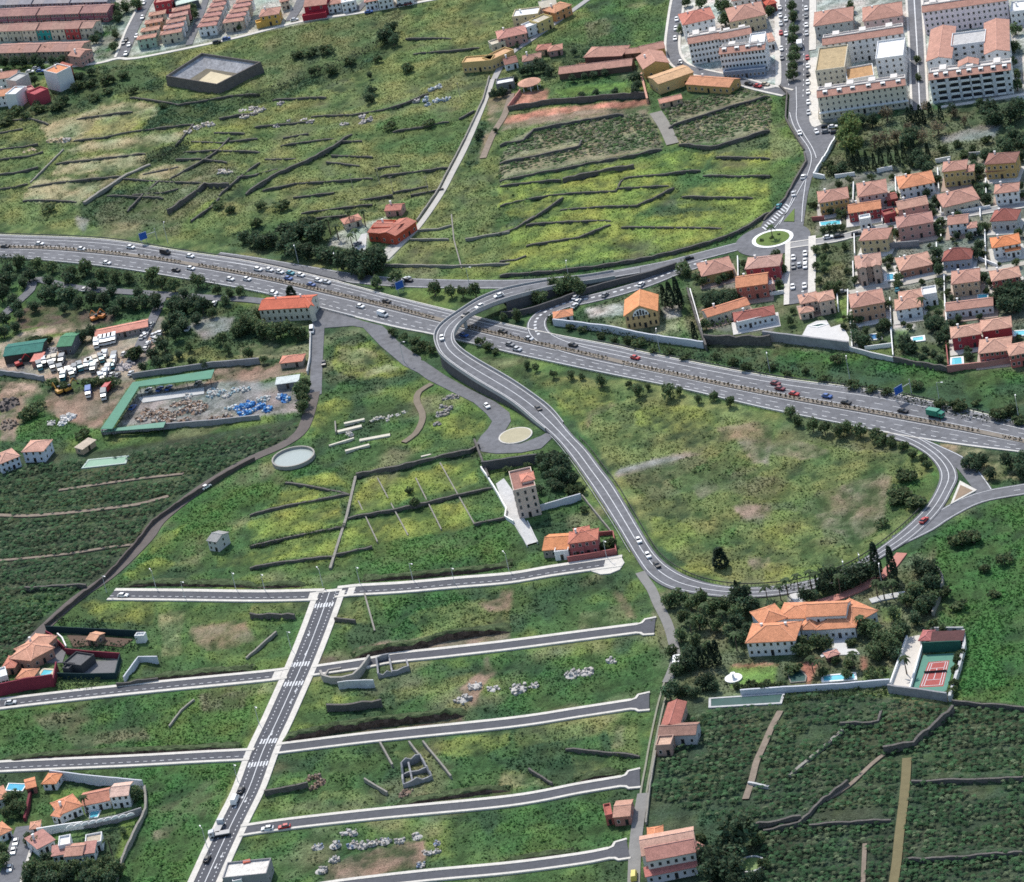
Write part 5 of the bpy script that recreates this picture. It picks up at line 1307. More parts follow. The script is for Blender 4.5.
wall('M1', '220,525 300,675', 1.0, .4, CONC, 'low pale kerb wall on the outer side of the tower house driveway')
wall('M1', '300,520 365,655', 1.0, .4, CONC, 'low pale kerb wall on the inner side of the tower house driveway')
wall('M1', '372,450 500,412 640,372', 2.4, .5, mat('wall_bluish', (.55, .57, .61), .9, .12), 'pale bluish garden wall right of the tower house', rough=.03)
wall('M1', '645,362 730,470 830,592', 1.4, .4, STONEP, 'straight weathered wall between green garden and ramp')
REDW = mat('wall_red', (.36, .12, .11), .9, .15)
wall('M1', '556,775 700,752 862,722', 2.6, .4, REDW, 'brick red garden wall in front of the rose villa', rough=.02)
wall('M1', '862,722 842,595 740,604', 1.6, .4, REDW, 'red side wall of the rose villa garden', rough=.02)
# cut earth banks above the new streets
def bank(t, line, h, back, label):
    pts = smooth([V3(p) for p in P(t, line)], 1.6); n = len(pts); rows = []
    prof = ((0, 0), (.22, .45), (.42, .85), (.75, 1.0), (1.6, .92), (3.2, .5), (5.5, -.15))
    for i, (p, nn) in enumerate(zip(pts, normals(pts))):
        f = min(1, i / 5, (n - 1 - i) / 5) * (.75 + .4 * random.random())
        rows.append([p + nn * (o * back * .42 + random.uniform(-.25, .25)) + Vector((0, 0, h * q * f * random.uniform(.85, 1.1) - .35)) for o, q in prof])
    V_, C_ = [], []
    for i in range(n - 1):
        for j in range(len(prof) - 1):
            V_ += [rows[i][j], rows[i + 1][j], rows[i + 1][j + 1], rows[i][j + 1]]
            c = (.085, .062, .050) if j < 2 else (.06, .085, .04); k_ = random.uniform(.6, 1.35); C_.append([x * k_ for x in c])
    o = link('earth_bank', quads('earth_bank', np.array([tuple(v) for v in V_]), np.array(C_), mat('ground_cover', None, .95, .62, .9, bump=.5, bscale=1.0, fine=2.2, spec=.1)))
    tag(o, label, None, None, 'structure')
    for p, nn in zip(pts, normals(pts)):
        for _ in range(7):
            q = p + nn * random.uniform(back * .25, back * 1.1); EXTRA.append((q.x + random.uniform(-1, 1), q.y))
bank('D1', '110,345 260,315 420,286 640,262 850,236', 3.2, 4, 'long brown earth bank above the third estate street')
bank('C1', '400,878 520,862 640,846 760,812 900,790 1030,776', 3.2, 4, 'brown earth bank above the second estate street')
bank('C1', '430,578 560,570 760,552 900,538 1030,515', 1.6, 3, 'dark earth bank along the right half of the topmost street')
bank('C1', '0,600 120,600 235,597', 1.4, 3, 'dark earth bank beside the left half of the topmost street')
bank('D0', '0,418 150,405 420,388 700,376 940,362', 1.6, 3, 'dark earth bank above the third street left of the crossing')
bank('D0', '470,112 700,84 1000,55', 1.4, 3, 'dark earth bank above the second street left of the crossing')
bank('D1', '560,592 700,570 860,545 1019,524', 1.5, 3, 'dark earth bank above the fourth estate street')
bank('D2', '280,478 380,460 480,440', 1.6, 3, 'dark earth bank at the end of the fourth estate street')
bank('D2', '0,788 150,768 300,745', 1.2, 3, 'low earth bank above the lowest estate street')
bank('C0', '470,600 640,592 860,596 1019,602', 1.3, 3, 'dark earth bank at the closed end of the topmost street')
# villa and tennis court
wall('L1', '612,440 618,520 590,640 530,830', 2.2, 1.0, CONC, 'broad pale wall closing the tennis court to the right', rough=.04)
wall('L1', '415,432 612,430', 2.4, .5, CONC, 'pale back wall behind the red slatted pergola', rough=.02)
wall('L1', '372,545 470,540 600,535', 4.0, .4, mat('screen_green', (.02, .09, .07), .9, .15), 'tall dark green windscreen behind the tennis court', 'windscreen', 'screen', rough=.02)
wall('L1', '180,742 235,590 280,460', 1.5, .5, WHITE, 'white wall left of the pale terrace beside the tennis court', rough=.02)
wall('L1', '292,785 372,505', 1.6, .5, WHITE, 'white wall between pale terrace and tennis court', rough=.02)
wall('L1', '455,70 488,120 470,220 430,330', 2.0, .7, STONEP, 'curving weathered wall on the slope above the tennis court', sm=True)
wall('D3', '-90,150 80,138 300,125 495,108', 2.2, .7, mat('wall_bluish', None), 'long pale wall between villa garden and banana plantation', rough=.04)
wall('D3', '490,140 560,150 720,172', 3.2, .8, CONG, 'grey retaining wall under the tennis court', 'retaining_wall', rough=.04)
wall('D3', '740,188 1040,212', 1.8, .7, STONE, 'dark wall between green slope and banana plantation')
walls('D3', """300,275 450,268 462,222
0,695 140,665 235,570 330,500
580,502 1019,487
550,808 700,803 1019,778
180,672 500,652""", 1.8, .8, STONE, 'dark plantation terrace wall', 'among the lower right banana plots', 'terrace walls of the banana plantation')
wall('D3', '470,378 590,357 745,222', 3.0, 1.0, STONE, 'tall dark bent wall above the bare plantation track', group='terrace walls of the banana plantation')
wall('D3', '100,470 205,385 310,292', .9, 1.2, STONEP, 'pale diagonal wall among the banana plants', group='terrace walls of the banana plantation')
wall('L2', '545,435 640,455', 1.2, .8, CONC, 'short white wall across the dirt track in the plantation')
wall('L2', '120,290 95,440 75,620', 1.2, .5, STONEP, 'weathered wall between grassy lane and banana plants')
wall('L2', '560,650 680,630 790,608', 3.0, .9, STONE, 'dark wall right of the big black tree')
wall('C0', '1000,100 930,135 800,215 690,285 600,350 545,420 430,550 300,655 180,755', 1.8, .7, mat('wall_brown', (.10, .082, .075), .95, .3, .6), 'dark wall following the farm road along the left plantation', sm=True)
wall('C0', '100,610 260,600 340,598', 1.6, .8, STONE, 'dark wall at the lower end of the left plantation')
# estate boundary
wall('B3', '0,490 335,532', 4.0, .9, CONG, 'high grey retaining wall below the white terrace of the estate', 'retaining_wall', rough=.03)
wall('B3', '335,532 420,555 510,575', 2.0, .6, CONC, 'pale boundary wall below the deep blue pool garden', rough=.03)
wall('B3', '510,575 620,595 720,612', 2.2, .7, STONE, 'dark boundary wall below the shrubby estate garden')
wall('B3', '720,612 860,598 1040,570', 2.4, .6, mat('wall_rose', (.42, .20, .17), .9, .2), 'rose boundary wall below the coral red villa', rough=.03)
wall('B2', '778,488 900,490 1030,492', 4.0, .9, STONE, 'high dark stone wall below the terraced villa with brownish roof', 'retaining_wall', rough=.03)
wall('B2', '715,300 745,400 785,515', 3.2, .7, STONE, 'dark wall running down between mansion plot and bungalow gardens')
wall('B2', '205,418 420,445 560,475 775,505', 3.0, .7, mat('wall_bluish', None), 'pale rendered wall under the gabled mansion along the motorway', 'retaining_wall', rough=.06)
GW = 'white garden walls of the hillside estate'
for t, q, w_ in (('H0', '460,380 455,560', 'left of the grey walled villa'), ('H0', '815,320 825,500', 'left of the brightest orange roof'), ('H1', '290,260 300,440', 'left of the tall yellow villa'),
                 ('H1', '310,565 320,645 500,620 690,592 740,582', 'in front of the broad cream villa'), ('H2', '465,50 470,225', 'beside the cream yellow villa'), ('H2', '455,290 460,470', 'beside the sandy pink villa'),
                 ('H2', '412,530 410,780', 'left of the tall salmon villa'), ('H2', '770,600 782,880', 'right of the tall salmon villa'), ('H3', '692,0 702,330', 'left of the white arcaded villa'),
                 ('H3', '345,400 352,680', 'left of the tan pyramid roofed villa'), ('H5', '240,210 256,400', 'between the two lower pool gardens'), ('H5', '88,352 250,330', 'round the small lawn above the verge'),
                 ('H0', '300,322 470,300', 'below the cypress park, beside the avenue corner'), ('H0', '660,272 790,247', 'below the cypress row'), ('H4', '495,160 500,330', 'between ochre bungalow and dark red villa'),
                 ('H4', '620,500 890,455', 'below the brick red villa'), ('H4', '90,440 150,650 190,790', 'at the corner of the mansion plot'), ('H3', '640,255 800,320', 'above the red roofed lane house'), ('H1', '650,590 655,680', 'between cream villa and dormered red roof'), ('H1', '700,350 705,560', 'left of the blue awning villa'), ('H1', '310,690 320,860', 'left of the two gabled pale villa'), ('H3', '280,130 290,340', 'left of the slate blue house'), ('H3', '600,350 640,345 655,440', 'right of the tan pyramid villa'), ('H0', '835,660 838,790', 'below the faded orange roofed pink villa'), ('H2', '855,250 858,420', 'between two small pools'), ('H5', '560,55 570,200', 'left of the long low bungalow'), ('H0', '700,600 705,720', 'left of the dark red garage'), ('H5', '5,205 15,350', 'left of the shrubby lower garden'), ('H2', '320,565 330,700', 'right of the villa with several small roofs'), ('H1', '270,190 400,165', 'above the yellow villa hedge'), ('H1', '480,140 660,125', 'under the gravel of the park')):
    wall(t, q, 1.5, .4, WHITE if w_[0] != 'u' else CONC, 'white garden wall ' + w_, 'garden_wall', group=GW, rough=.03)
wall('H2', '600,185 840,152 1020,140', 2.6, .5, CONG, 'grey garden wall under the rose pink villa', 'garden_wall', rough=.03)
wall('H5', '567,320 582,462', 2.0, .4, REDW, 'red garden wall left of the turquoise pool', 'garden_wall', rough=.03)
wall('H0', '105,690 210,680', 1.8, .4, REDW, 'dark red garden wall at the avenue corner pool', 'garden_wall', rough=.03)
# lower left
wall('K7', '330,118 600,152 922,182', 3.4, .5, mat('wall_bluish', None), 'long tall white wall behind the walled garden villa', rough=.02)
wall('K7', '930,185 935,330 870,470 800,620 740,790', 1.8, .8, STONEP, 'pale curved wall along the right of the villa gardens', sm=True)
wall('K7', '245,482 420,455 540,438', 2.8, .5, WHITE, 'white wall in front of the walled garden villa', rough=.02)
wall('K7', '540,438 740,400 915,345', 2.6, .5, CONG, 'grey wall with scalloped top below the walled garden villa', rough=.02)
for i in range(9):
    p = P('K7', f'{450 + i * 48},{432 - i * 9.6}')[0]; g = G(p[0], p[1], 2.7)
    mb = MB().prism([(1.5 * math.cos(a), 1.1 * math.sin(a)) for a in [k * math.pi / 8 for k in range(9)]], 0, .3)
    mb.v = [(x, z, y) for x, y, z in mb.v]
    o = mb.build('scallop', WHITE, None, (g[0], g[1], 2.5), .2); tag(o, f'white half round scallop on the garden wall, {nth(i)} from the left', 'wall ornament', 'white scallops on the garden wall')
wall('K7', '205,190 162,395', 1.6, .8, mat('wall_maroon', (.16, .03, .04), .9, .2), 'dark maroon wall beside the garden of the blue pool', rough=.03)
wall('K6', '-10,618 180,575 352,552', 5.0, .6, mat('wall_maroon2', (.20, .03, .05), .9, .18), 'tall maroon retaining wall along the second estate street', 'retaining_wall', rough=.03)
wall('K6', '352,552 372,445', 3.4, .5, mat('wall_maroon2', None), 'maroon side wall next to the turquoise pool', rough=.03)
DKF = mat('fence_dark', (.012, .035, .042), .9, .2)
wall('K6', '300,205 500,215 930,235', 2.6, .3, DKF, 'dark screen fence along the top of the riding ground', 'fence', 'fence', rough=.02)
wall('K6', '375,505 560,510 745,505', 2.6, .3, DKF, 'dark screen fence below the grey car park', 'fence', 'fence', rough=.02)
wall('K6', '745,505 775,380', 2.4, .3, DKF, 'short dark screen fence at the side of the grey car park', 'fence', 'fence', rough=.02)
wall('K6', '425,345 560,360 775,375', 2.4, .4, mat('wall_maroon2', None), 'long maroon wall between riding ground and car park', rough=.03)
wall('K6', '300,230 340,250 420,330', 2.2, .4, mat('wall_maroon2', None), 'short maroon wall beside the big salmon roof', rough=.03)
wall('K6', '370,225 400,250 425,305', .9, .5, WHITE, 'white curving garden kerb beside the riding ground')
wall('K6', '800,530 895,400 1015,400', 2.6, .5, mat('wall_bluish', None), 'angled white wall round the empty plot by the second street', rough=.03)
wall('K6', '750,560 1015,520', 1.8, .6, STONE, 'dark wall under the empty plot by the second street')
wall('L7', '515,735 530,765 580,780 650,778 720,760 765,720 822,640', 2.8, .8, mat('concrete_weathered', (.34, .32, .29), .95, .25, .4), 'round weathered concrete wall of an unfinished plot', sm=True, rough=.03)
wall('L7', '535,740 560,705 640,690', 1.0, .7, mat('concrete_weathered', None), 'inner curved kerb of the unfinished round plot', sm=True)
wall('L7', '625,815 740,800 850,800', 3.0, .5, mat('painted_wall', (.50, .52, .53), .9, .35, .35), 'pale painted wall with patches below the round concrete wall', rough=.12)
wall('D1', '305,212 410,207 520,195', 3.0, 1.0, STONE, 'square dark stone wall under a green shelf')
walls('D1', """510,340 560,430
625,340 680,410
680,340 790,475
450,485 540,540""", 1.2, .6, STONEP, 'weathered slanting wall', 'beside the roofless ruin')
wall('D1', '60,545 150,528 230,508', 2.2, .8, STONE, 'dark wall leading to the brown bush heap')
wall('D2', '250,355 400,370 530,382', 1.2, .7, STONE, 'dark wall between the two lower right estate plots')
wall('D2', '110,430 200,487', 1.0, .6, STONE, 'short dark slanting wall above the fourth estate street')
wall('D0', '665,278 710,215 762,172', .9, .6, STONEP, 'short pale slanting wall in the left estate plot')
wall('B0', '0,625 90,635 175,650', 2.2, .8, CONG, 'grey wall below the truck yard at the left edge')
wall('B0', '520,640 700,615 840,595 1019,580', 2.4, .6, CONG, 'grey wall behind the green canopy and the scrap yard', rough=.04)
wall('B0', '400,860 640,835 850,818 1019,800', 2.0, .7, CONG, 'grey wall between scrap yard and banana plantation', rough=.04)
wall('L5', '405,235 400,400 385,480', 1.6, .5, CONC, 'pale wall along the farm road below the white house', rough=.04)
wall('K3', '285,540 480,510 960,470', 2.6, .6, STONE, 'long dark retaining wall under the hacienda terrace', 'retaining_wall', rough=.03)
wall('K3', '285,535 345,455', 2.0, .5, mat('wall_rose', None), 'rose side wall of the hacienda terrace', rough=.03)
wall('K3', '935,375 965,500', 2.2, .9, mat('wall_salmon', (.55, .30, .22), .9, .15), 'salmon stair wall beside the ochre hall', rough=.03)
wall('K3', '190,470 300,455', 2.2, .5, STONE, 'dark wall of the small walled garden by the lane')
# hillside reservoir, sunken lining inside raised walls
rim = [V3(p, 5.2) for p in P('A0', '650,297 790,207 1022,242 850,330')]
for p, q in zip(rim, P('A0', '650,297 790,207 1022,242 850,330')): p.x, p.y = G(q[0], q[1], 5.2)[:2]
cz = sum(rim, Vector()) / 4; cz.z = 0
r = thing('reservoir', 'big square raised stone reservoir with sloping grey lining and cream floor', 'reservoir', cz)
loc = [p - cz for p in rim]
if sum(a.x * b.y - b.x * a.y for a, b in zip(loc, loc[1:] + loc[:1])) < 0: loc.reverse()
ow, li = MB(), MB()
top2 = [p * .965 for p in loc]; flo = [Vector((p.x * .76, p.y * .76 - 3.6, .3)) for p in loc]
for i in range(4):
    a, b = loc[i], loc[(i + 1) % 4]
    g0, g1 = Vector((a.x * 1.03, a.y * 1.03, -1)), Vector((b.x * 1.03, b.y * 1.03, -1))
    ow.face((g0, g1, b, a))
    c, d = Vector((top2[i].x, top2[i].y, 5.2)), Vector((top2[(i + 1) % 4].x, top2[(i + 1) % 4].y, 5.2))
    ow.face((a, b, d, c), 0)
    lo_ = Vector((0, 0, -1.3)); li.face((d, d + lo_, c + lo_, c), 1)
    li.face((d + lo_, flo[(i + 1) % 4], flo[i], c + lo_))
ow.build('outer_wall', mat('stone_brown', (.135, .118, .11), .95, .35, .5, bump=.2), r)
li.build('lining', [mat('lining_grey', (.36, .36, .37), .95, .45, .16, streak=(1, 1, .3), fine=.8), mat('lining_shade', (.15, .145, .14), .95, .4, .3)], r)  # second lining colour paints the inner shadow under the rim
m = MB(); m.face(flo); m.build('floor', mat('floor_dirt', (.15, .135, .10), .95, .35, .3), r)
m = MB(); c_ = sum(flo, Vector()) / 4; m.prism([(c_.x + 1.5 + (p.x - c_.x) * f_ - 0, c_.y - 2.5 + (p.y - c_.y) * f_) for p, f_ in zip([flo[0].lerp(flo[1], .0), flo[0].lerp(flo[1], .5), flo[1], flo[1].lerp(flo[2], .5), flo[2], flo[2].lerp(flo[3], .5), flo[3], flo[3].lerp(flo[0], .5)], (.72, .8, .74, .7, .8, .74, .66, .78))], -.5, .6); m.build('sand_patch', mat('cream_floor', (.58, .50, .34), .95, .2, .3), r)
# round reservoirs and tanks
def ring(t, c, R_, h, label, wm, water, wz, n=40, name='round_reservoir', th=.6):
    g = V3(P(t, c)[0]); r = thing(name, label, 'reservoir', g)
    m = MB(); pt = lambda q, k, z: (q * math.cos(2 * math.pi * k / n), q * math.sin(2 * math.pi * k / n), z)
    for k in range(n):
        m.face((pt(R_, k, -.6), pt(R_, k + 1, -.6), pt(R_, k + 1, h), pt(R_, k, h)))
        m.face((pt(R_, k, h), pt(R_, k + 1, h), pt(R_ - th, k + 1, h), pt(R_ - th, k, h)))
        m.face((pt(R_ - th, k, h), pt(R_ - th, k + 1, h), pt(R_ - th, k + 1, -.3), pt(R_ - th, k, -.3)))
    m.build('ring_wall', wm, r)
    MB().prism([pt(R_ - th, k, 0)[:2] for k in range(n)], -.4, wz).build('water', water, r)
    FLAT.append(([(g.x + R_ * math.cos(a), g.y + R_ * math.sin(a)) for a in [2 * math.pi * k / 16 for k in range(16)]], None))
ring('M8', '552,405', 8.5, 1.5, 'round concrete reservoir filled with pale green grey water', mat('concrete_weathered', None), mat('water_pale', (.33, .38, .36), .25, .08), .55)
ring('L2', '556,815', 4.6, 1.4, 'small round basin of green water beside the dark trees', CONC, mat('water_green', (.16, .24, .08), .3, .12), 1.0, name='round_basin')
g = V3(P('M5', '685,285')[0]); r = thing('fountain', 'white round fountain dish on the villa lawn', 'fountain', g)
m = MB(); m.tube((0, 0, -.3), (0, 0, .5), 2.8, 3.0, 28); m.build('dish', WHITE, r)
MB().tube((0, 0, .5), (0, 0, 2.0), .5, .3, 10).tube((0, 0, 2.0), (0, 0, 2.3), .3, .9, 12).build('spout', WHITE, r)
WG = mat('water_dark', (.03, .085, .075), .35, .25, .25, spec=.15)
pool('L2', '372,74 688,56 700,18 372,40', 'long rectangular tank of dark green water below the villa lawn', 1.0, WG, CONC)
pool('C0', '328,126 488,108 496,84 350,98', 'long green water tank in the left plantation', 1.0, mat('water_tank', (.20, .36, .24), .3, .12), mat('tank_rim', (.42, .50, .44), .9, .1))
pool('L0', '548,800 728,785 735,815 552,828', 'light blue rectangular pool with white surround at the large villa')
pool('L0', '335,765 395,745 445,800 440,828 360,835', 'dark green garden pond beside the large villa lawn', .4, WG, STONEP)
pool('H0', '172,700 340,682 345,715 178,728', 'pale turquoise pool in the ochre corner villa garden', .5)
pool('K7', '58,150 165,155 140,195 42,190', 'bright blue pool with white surround at the lower left edge', .5, mat('pool_blue', (.06, .38, .55), .08, .2))
pool('K7', '578,330 640,322 622,362 575,368', 'small pale pool in the walled garden villa court', .4)
pool('K6', '280,445 338,450 305,500 252,490', 'turquoise pool on the pale terrace of the maroon walled villa', 1.3, cop=mat('coping_cream', (.62, .54, .40), .9, .1))
pool('H2', '738,378 795,372 795,420 742,425', 'tiny deep blue pool with white rim beside the sandy pink villa', 1.4, mat('pool_blue', None))
pool('H3', '632,550 712,545 710,575 635,580', 'small bright blue pool beside the tan villa', .5)
pool('H5', '118,262 178,256 182,284 122,290', 'deep blue pool in the garden below the tall salmon villa', .8, mat('pool_deep', (.03, .16, .36), .08, .1))
pool('H5', '368,280 428,272 432,292 372,300', 'pale turquoise pool on the terrace below the white palm villa', 1.0)
pool('H5', '602,400 655,396 660,438 598,442', 'turquoise pool in front of the dark red double villa', 1.0)
pool('H5', '965,242 1030,238 1030,262 968,266', 'turquoise pool behind the coral red villa', .8)
pool('H2', '92,818 180,798 225,802 150,822', 'dark shallow ornamental pool on the white terrace', .9, WG)
ZR[0] = .16
# courts and terraces
area('tennis_pad', 'green hard pad round the tennis court', 'L1', '372,560 575,545 500,792 296,792', mat('court_green', (.10, .25, .19), .85, .12), h=.5)
tc = area('tennis_court', 'red tennis court with white lines', 'L1', '402,600 526,590 490,742 347,750', mat('court_red', (.36, .085, .075), .85, .12), h=.3)
cq = [V3(p, ZR[0] + .02) for p in P('L1', '412,606 517,597 482,733 360,741')]
L4_ = lambda u_, v_: cq[0].lerp(cq[1], u_).lerp(cq[3].lerp(cq[2], u_), v_)
for (u0, v0, u1, v1) in ((0, 0, 1, 0), (0, 1, 1, 1), (0, 0, 0, 1), (1, 0, 1, 1), (.125, 0, .125, 1), (.875, 0, .875, 1), (.125, .25, .875, .25), (.125, .75, .875, .75), (.5, .25, .5, .75)):
    marking(tc, [L4_(u0, v0), L4_(u1, v1)], 0, .22, name='court_line', dz=.01)
wall('L1', '378,668 512,658', .95, .08, mat('net_dark', (.05, .05, .05), .9, .1), 'dark net across the red tennis court', 'tennis_net', 'net', rough=.02)
area('terrace', 'long pale terrace beside the tennis court', 'L1', '272,455 350,440 362,480 292,765 182,752 240,520', mat('terrace_pale', (.60, .56, .50), .9, .1, .3))
area('terrace', 'white paved terrace above the high grey retaining wall', 'B3', '110,480 150,470 170,432 205,415 245,412 262,440 300,428 318,452 334,480 331,520 290,512 240,508 200,502', mat('terrace_white', (.60, .59, .57), .9, .1, .3))
area('terrace', 'grey concrete courtyard in front of the red farmhouse', 'L4', '600,290 640,215 668,210 660,300', CONC)
area('terrace', 'white stairs and landing of the large villa', 'L0', '612,540 688,535 690,640 740,640 765,670 560,680 540,690 530,680 570,640 612,635', mat('terrace_white', None))
area('terrace', 'small white forecourt behind the large villa', 'L0', '350,320 405,305 440,380 420,400 395,395', mat('terrace_white', None))
area('yard', 'grey asphalt car park behind the dark screen fence', 'K6', '420,440 560,395 765,385 740,490 480,480', mat('yard_grey', (.16, .16, .165), .9, .15))
area('yard', 'brown sand riding ground', 'K6', '430,225 600,232 850,250 780,300 640,285 470,300', mat('riding_sand', (.12, .08, .06), .95, .15))
area('forecourt', 'grey forecourt between the salmon roof and the maroon wall', 'K6', '275,270 330,260 420,335 400,400 300,400', mat('yard_grey', None))
area('forecourt', 'pale paved forecourt along the tower house', 'M1', '100,275 150,240 215,330 245,470 280,520 225,540 165,500 172,450 130,360', CONC)
area('yard', 'pale concrete strip under the green canopy', 'B0', '540,715 800,675 800,700 560,735', CONC)
# ================================================================ RUBBLE AND SCRAP
WR, GR, BRN, BLU = (.46, .445, .42), (.30, .29, .28), (.22, .15, .11), (.05, .17, .42)
for i, (t, s, rad, n) in enumerate((('L3', '465,170', 3.2, 26), ('L3', '500,132', 3, 20), ('L3', '550,142', 2.2, 14), ('L3', '622,140', 3.4, 24), ('L3', '668,130', 2, 10), ('L3', '780,98', 3.4, 26), ('L3', '812,95', 3, 20), ('L3', '885,62', 2.2, 12))):
    heap(t, s, f'heap of pale rubble in the plot above the third street, {nth(i)} from the left', WR, n, rad, (.4, 1.3), cols=[WR, (.5, .46, .42), GR])
JY = '50,588 100,583 150,582 178,584 205,577 240,572 285,570 335,560 390,580 385,604 362,606 345,640 130,550 150,548 60,655 95,625'
for i, p in enumerate(sorted(P('L3', JY))):
    heap('P', f'{p[0]},{p[1]}', f'pile of junk and scrap round the brown yard, {nth(i)} from the left', WR, 13, 2.0, (.3, 1.1), 'scrap_heap', 'scrap', [WR, GR, (.4, .36, .32), (.2, .25, .35) if i % 3 == 0 else WR])
for i, p in enumerate(sorted(P('K5', '230,485 270,470 300,455 250,455 330,460 360,470 400,455 440,440 480,450 390,420 430,410 470,420 500,430 420,495 350,490 300,490 545,490 600,480'))):
    heap('P', f'{p[0]},{p[1]}', f'brown scrap metal pile in the canopy yard, {nth(i)} from the left', BRN, 26, 3.0, (.3, 1.1), 'scrap_heap', 'scrap', [BRN, (.34, .28, .22), GR, (.5, .44, .38)])
for i, p in enumerate(sorted(P('K5', '665,440 690,430 715,420 740,440 700,455 760,430 850,390 870,400 680,465 790,445'))):
    heap('P', f'{p[0]},{p[1]}', f'bright blue pile of crates and drums, {nth(i)} from the left', BLU, 18, 2.3, (.5, 1.4), 'scrap_heap', 'scrap', [BLU, (.06, .22, .5), (.1, .3, .55), (.5, .55, .6)])
for i, p in enumerate(sorted(P('K5', '545,360 580,370 610,380 650,355 690,355 540,380 630,435 760,400 780,395 435,385'))):
    heap('P', f'{p[0]},{p[1]}', f'white and teal scrap pile along the upper scrap yard, {nth(i)} from the left', WR, 18, 2.4, (.4, 1.2), 'scrap_heap', 'scrap', [WR, (.3, .42, .46), (.62, .62, .6)])
for i, p in enumerate(sorted(P('M7', '400,300 420,250 450,240 485,240 430,320 380,350 410,350 370,410 440,310'))):
    heap('P', f'{p[0]},{p[1]}', f'grey stone rubble of a collapsed hut, {nth(i)} from the left', GR, 12, 1.8, (.4, 1.2), cols=[GR, (.34, .30, .26), (.2, .19, .19)])
for i, p in enumerate(sorted(P('B1', '500,800 520,795 550,790 580,785 605,775 480,805 385,855 395,860 540,805'))):
    heap('P', f'{p[0]},{p[1]}', f'pale demolition rubble in the overgrown central plot, {nth(i)} from the left', WR, 9, 1.3, (.3, .9), cols=[WR, (.5, .47, .38)])
for i, p in enumerate(sorted(P('A0', '735,520 770,505 800,490 830,490 870,675 900,675 950,440 985,430 1010,440 960,460 200,555 230,550 260,550 100,600 130,590'))):
    heap('P', f'{p[0]},{p[1]}', f'pale ruin rubble on the left hillside, {nth(i)} from the left', WR, 14, 2.2, (.5, 1.5), cols=[(.52, .46, .38), (.42, .38, .36), WR] if i > 3 else [(.5, .4, .24), (.52, .42, .3)])
for i, p in enumerate(sorted(P('A1', '20,430 50,430 10,450 150,480 210,475 240,480 110,495 370,490 440,480 470,470 120,410 440,460 740,340 710,350 690,390 730,395 770,390 700,410 650,395'))):
    heap('P', f'{p[0]},{p[1]}', f'weathered rubble patch in the green slope, {nth(i)} from the left', GR, 13, 2.0, (.4, 1.4), cols=[(.38, .35, .33), (.55, .5, .46), (.22, .21, .22)] if i < 13 else [(.4, .42, .44), (.28, .36, .46), (.6, .6, .58)])
for i, p in enumerate(sorted(P('D1', '230,480 260,470 280,490 250,510 600,540 620,530'))):
    heap('P', f'{p[0]},{p[1]}', f'brown heap of dead branches near the roofless ruin, {nth(i)} from the left', BRN, 14, 1.8, (.3, 1.0), 'brush_heap', 'brush heap', [BRN, (.26, .2, .16), (.16, .12, .09)])
def slab(t, a, b, w, h, label, m=None):
    p, q = V3(P(t, a)[0]), V3(P(t, b)[0]); d = (q - p).normalized(); n = Vector((-d.y, d.x, 0)) * w
    pl = [p, q, q + n, p + n]
    o = MB().prism([(x.x, x.y) for x in pl], -.5, h).build('concrete_slab', m or mat('slab_cream', (.60, .56, .46), .9, .15), None)
    tag(o, label, 'slab')
for i, (a, b) in enumerate((('C1', '312,48 410,18'), ('C1', '375,70 470,45'), ('C1', '430,30 550,8'), ('C1', '672,92 715,82'), ('B1', '370,825 450,808'), ('B1', '345,858 440,835'), ('B1', '700,100 700,100'))[:6]):
    x, y = b.split(); slab(a, x, y, .9 + (i % 3) * .5, .7, f'pale concrete slab in the overgrown central plot, {nth(i)} of the cream pieces')
wall('B1', '335,815 338,858', 1.0, .5, STONEP, 'short pale upright wall at the slab pile')
# white domed rubble at the truck yard, white bales
heap('K4', '430,745', 'large white heap of bags in the earth yard', WR, 34, 3.4, (.7, 1.6), cols=[(.7, .69, .66), WR]); heap('K4', '395,780', 'small white bag heap in front of the large one', WR, 14, 2.0, (.6, 1.3), cols=[(.7, .69, .66)])
heap('K4', '320,775', 'thin white litter heap in the green corner of the earth yard', WR, 10, 2.0, (.3, .8)); heap('K4', '310,330', 'grey gravel heap between the two green sheds', (.36, .35, .34), 40, 4.5, (.5, 1.3)); heap('K4', '780,420', 'pink grey gravel heap beside the parked trucks', (.42, .38, .37), 40, 4.6, (.5, 1.2))
heap('K4', '40,660', 'dark spoil heap at the left edge', (.13, .11, .10), 40, 6, (.6, 1.6), 'earth_heap', 'earth'); heap('K4', '50,790', 'brown spoil heap at the left edge below the track', (.20, .16, .13), 30, 4.5, (.6, 1.4), 'earth_heap', 'earth')
# ================================================================ SIGNS AND LAMPS
SB = mat('sign_blue', (.02, .10, .42), .5, .06)
def sign(t, s, w, h, z, label, gantry=False, face=0.0):
    g = V3(P(t, s)[0]); r = thing('road_sign', label, 'road sign', g, face)
    MB().box(-w / 2, w / 2, -.06, .06, z, z + h).build('panel', SB, r)
    f = MB()
    for a, b, c, d in ((-w / 2, w / 2, z, z + .12), (-w / 2, w / 2, z + h - .12, z + h), (-w / 2, -w / 2 + .12, z + .12, z + h - .12), (w / 2 - .12, w / 2, z + .12, z + h - .12)): f.box(a, b, -.085, -.06, c, d)
    f.build('border', LINE, r)
    for x in (-w * .3, w * .3): MB().tube((x, .16, -.4), (x, .16, z + h - .2), .12, .12, 8).build('post', METAL, r)
    if gantry:
        MB().tube((w / 2, .16, z + h * .5), (w / 2 + 4, .16, z + h * .5), .16, .16, 8).tube((w / 2 + 4, .16, -.4), (w / 2 + 4, .16, z + h), .2, .16, 8).build('gantry_arm', METAL, r)
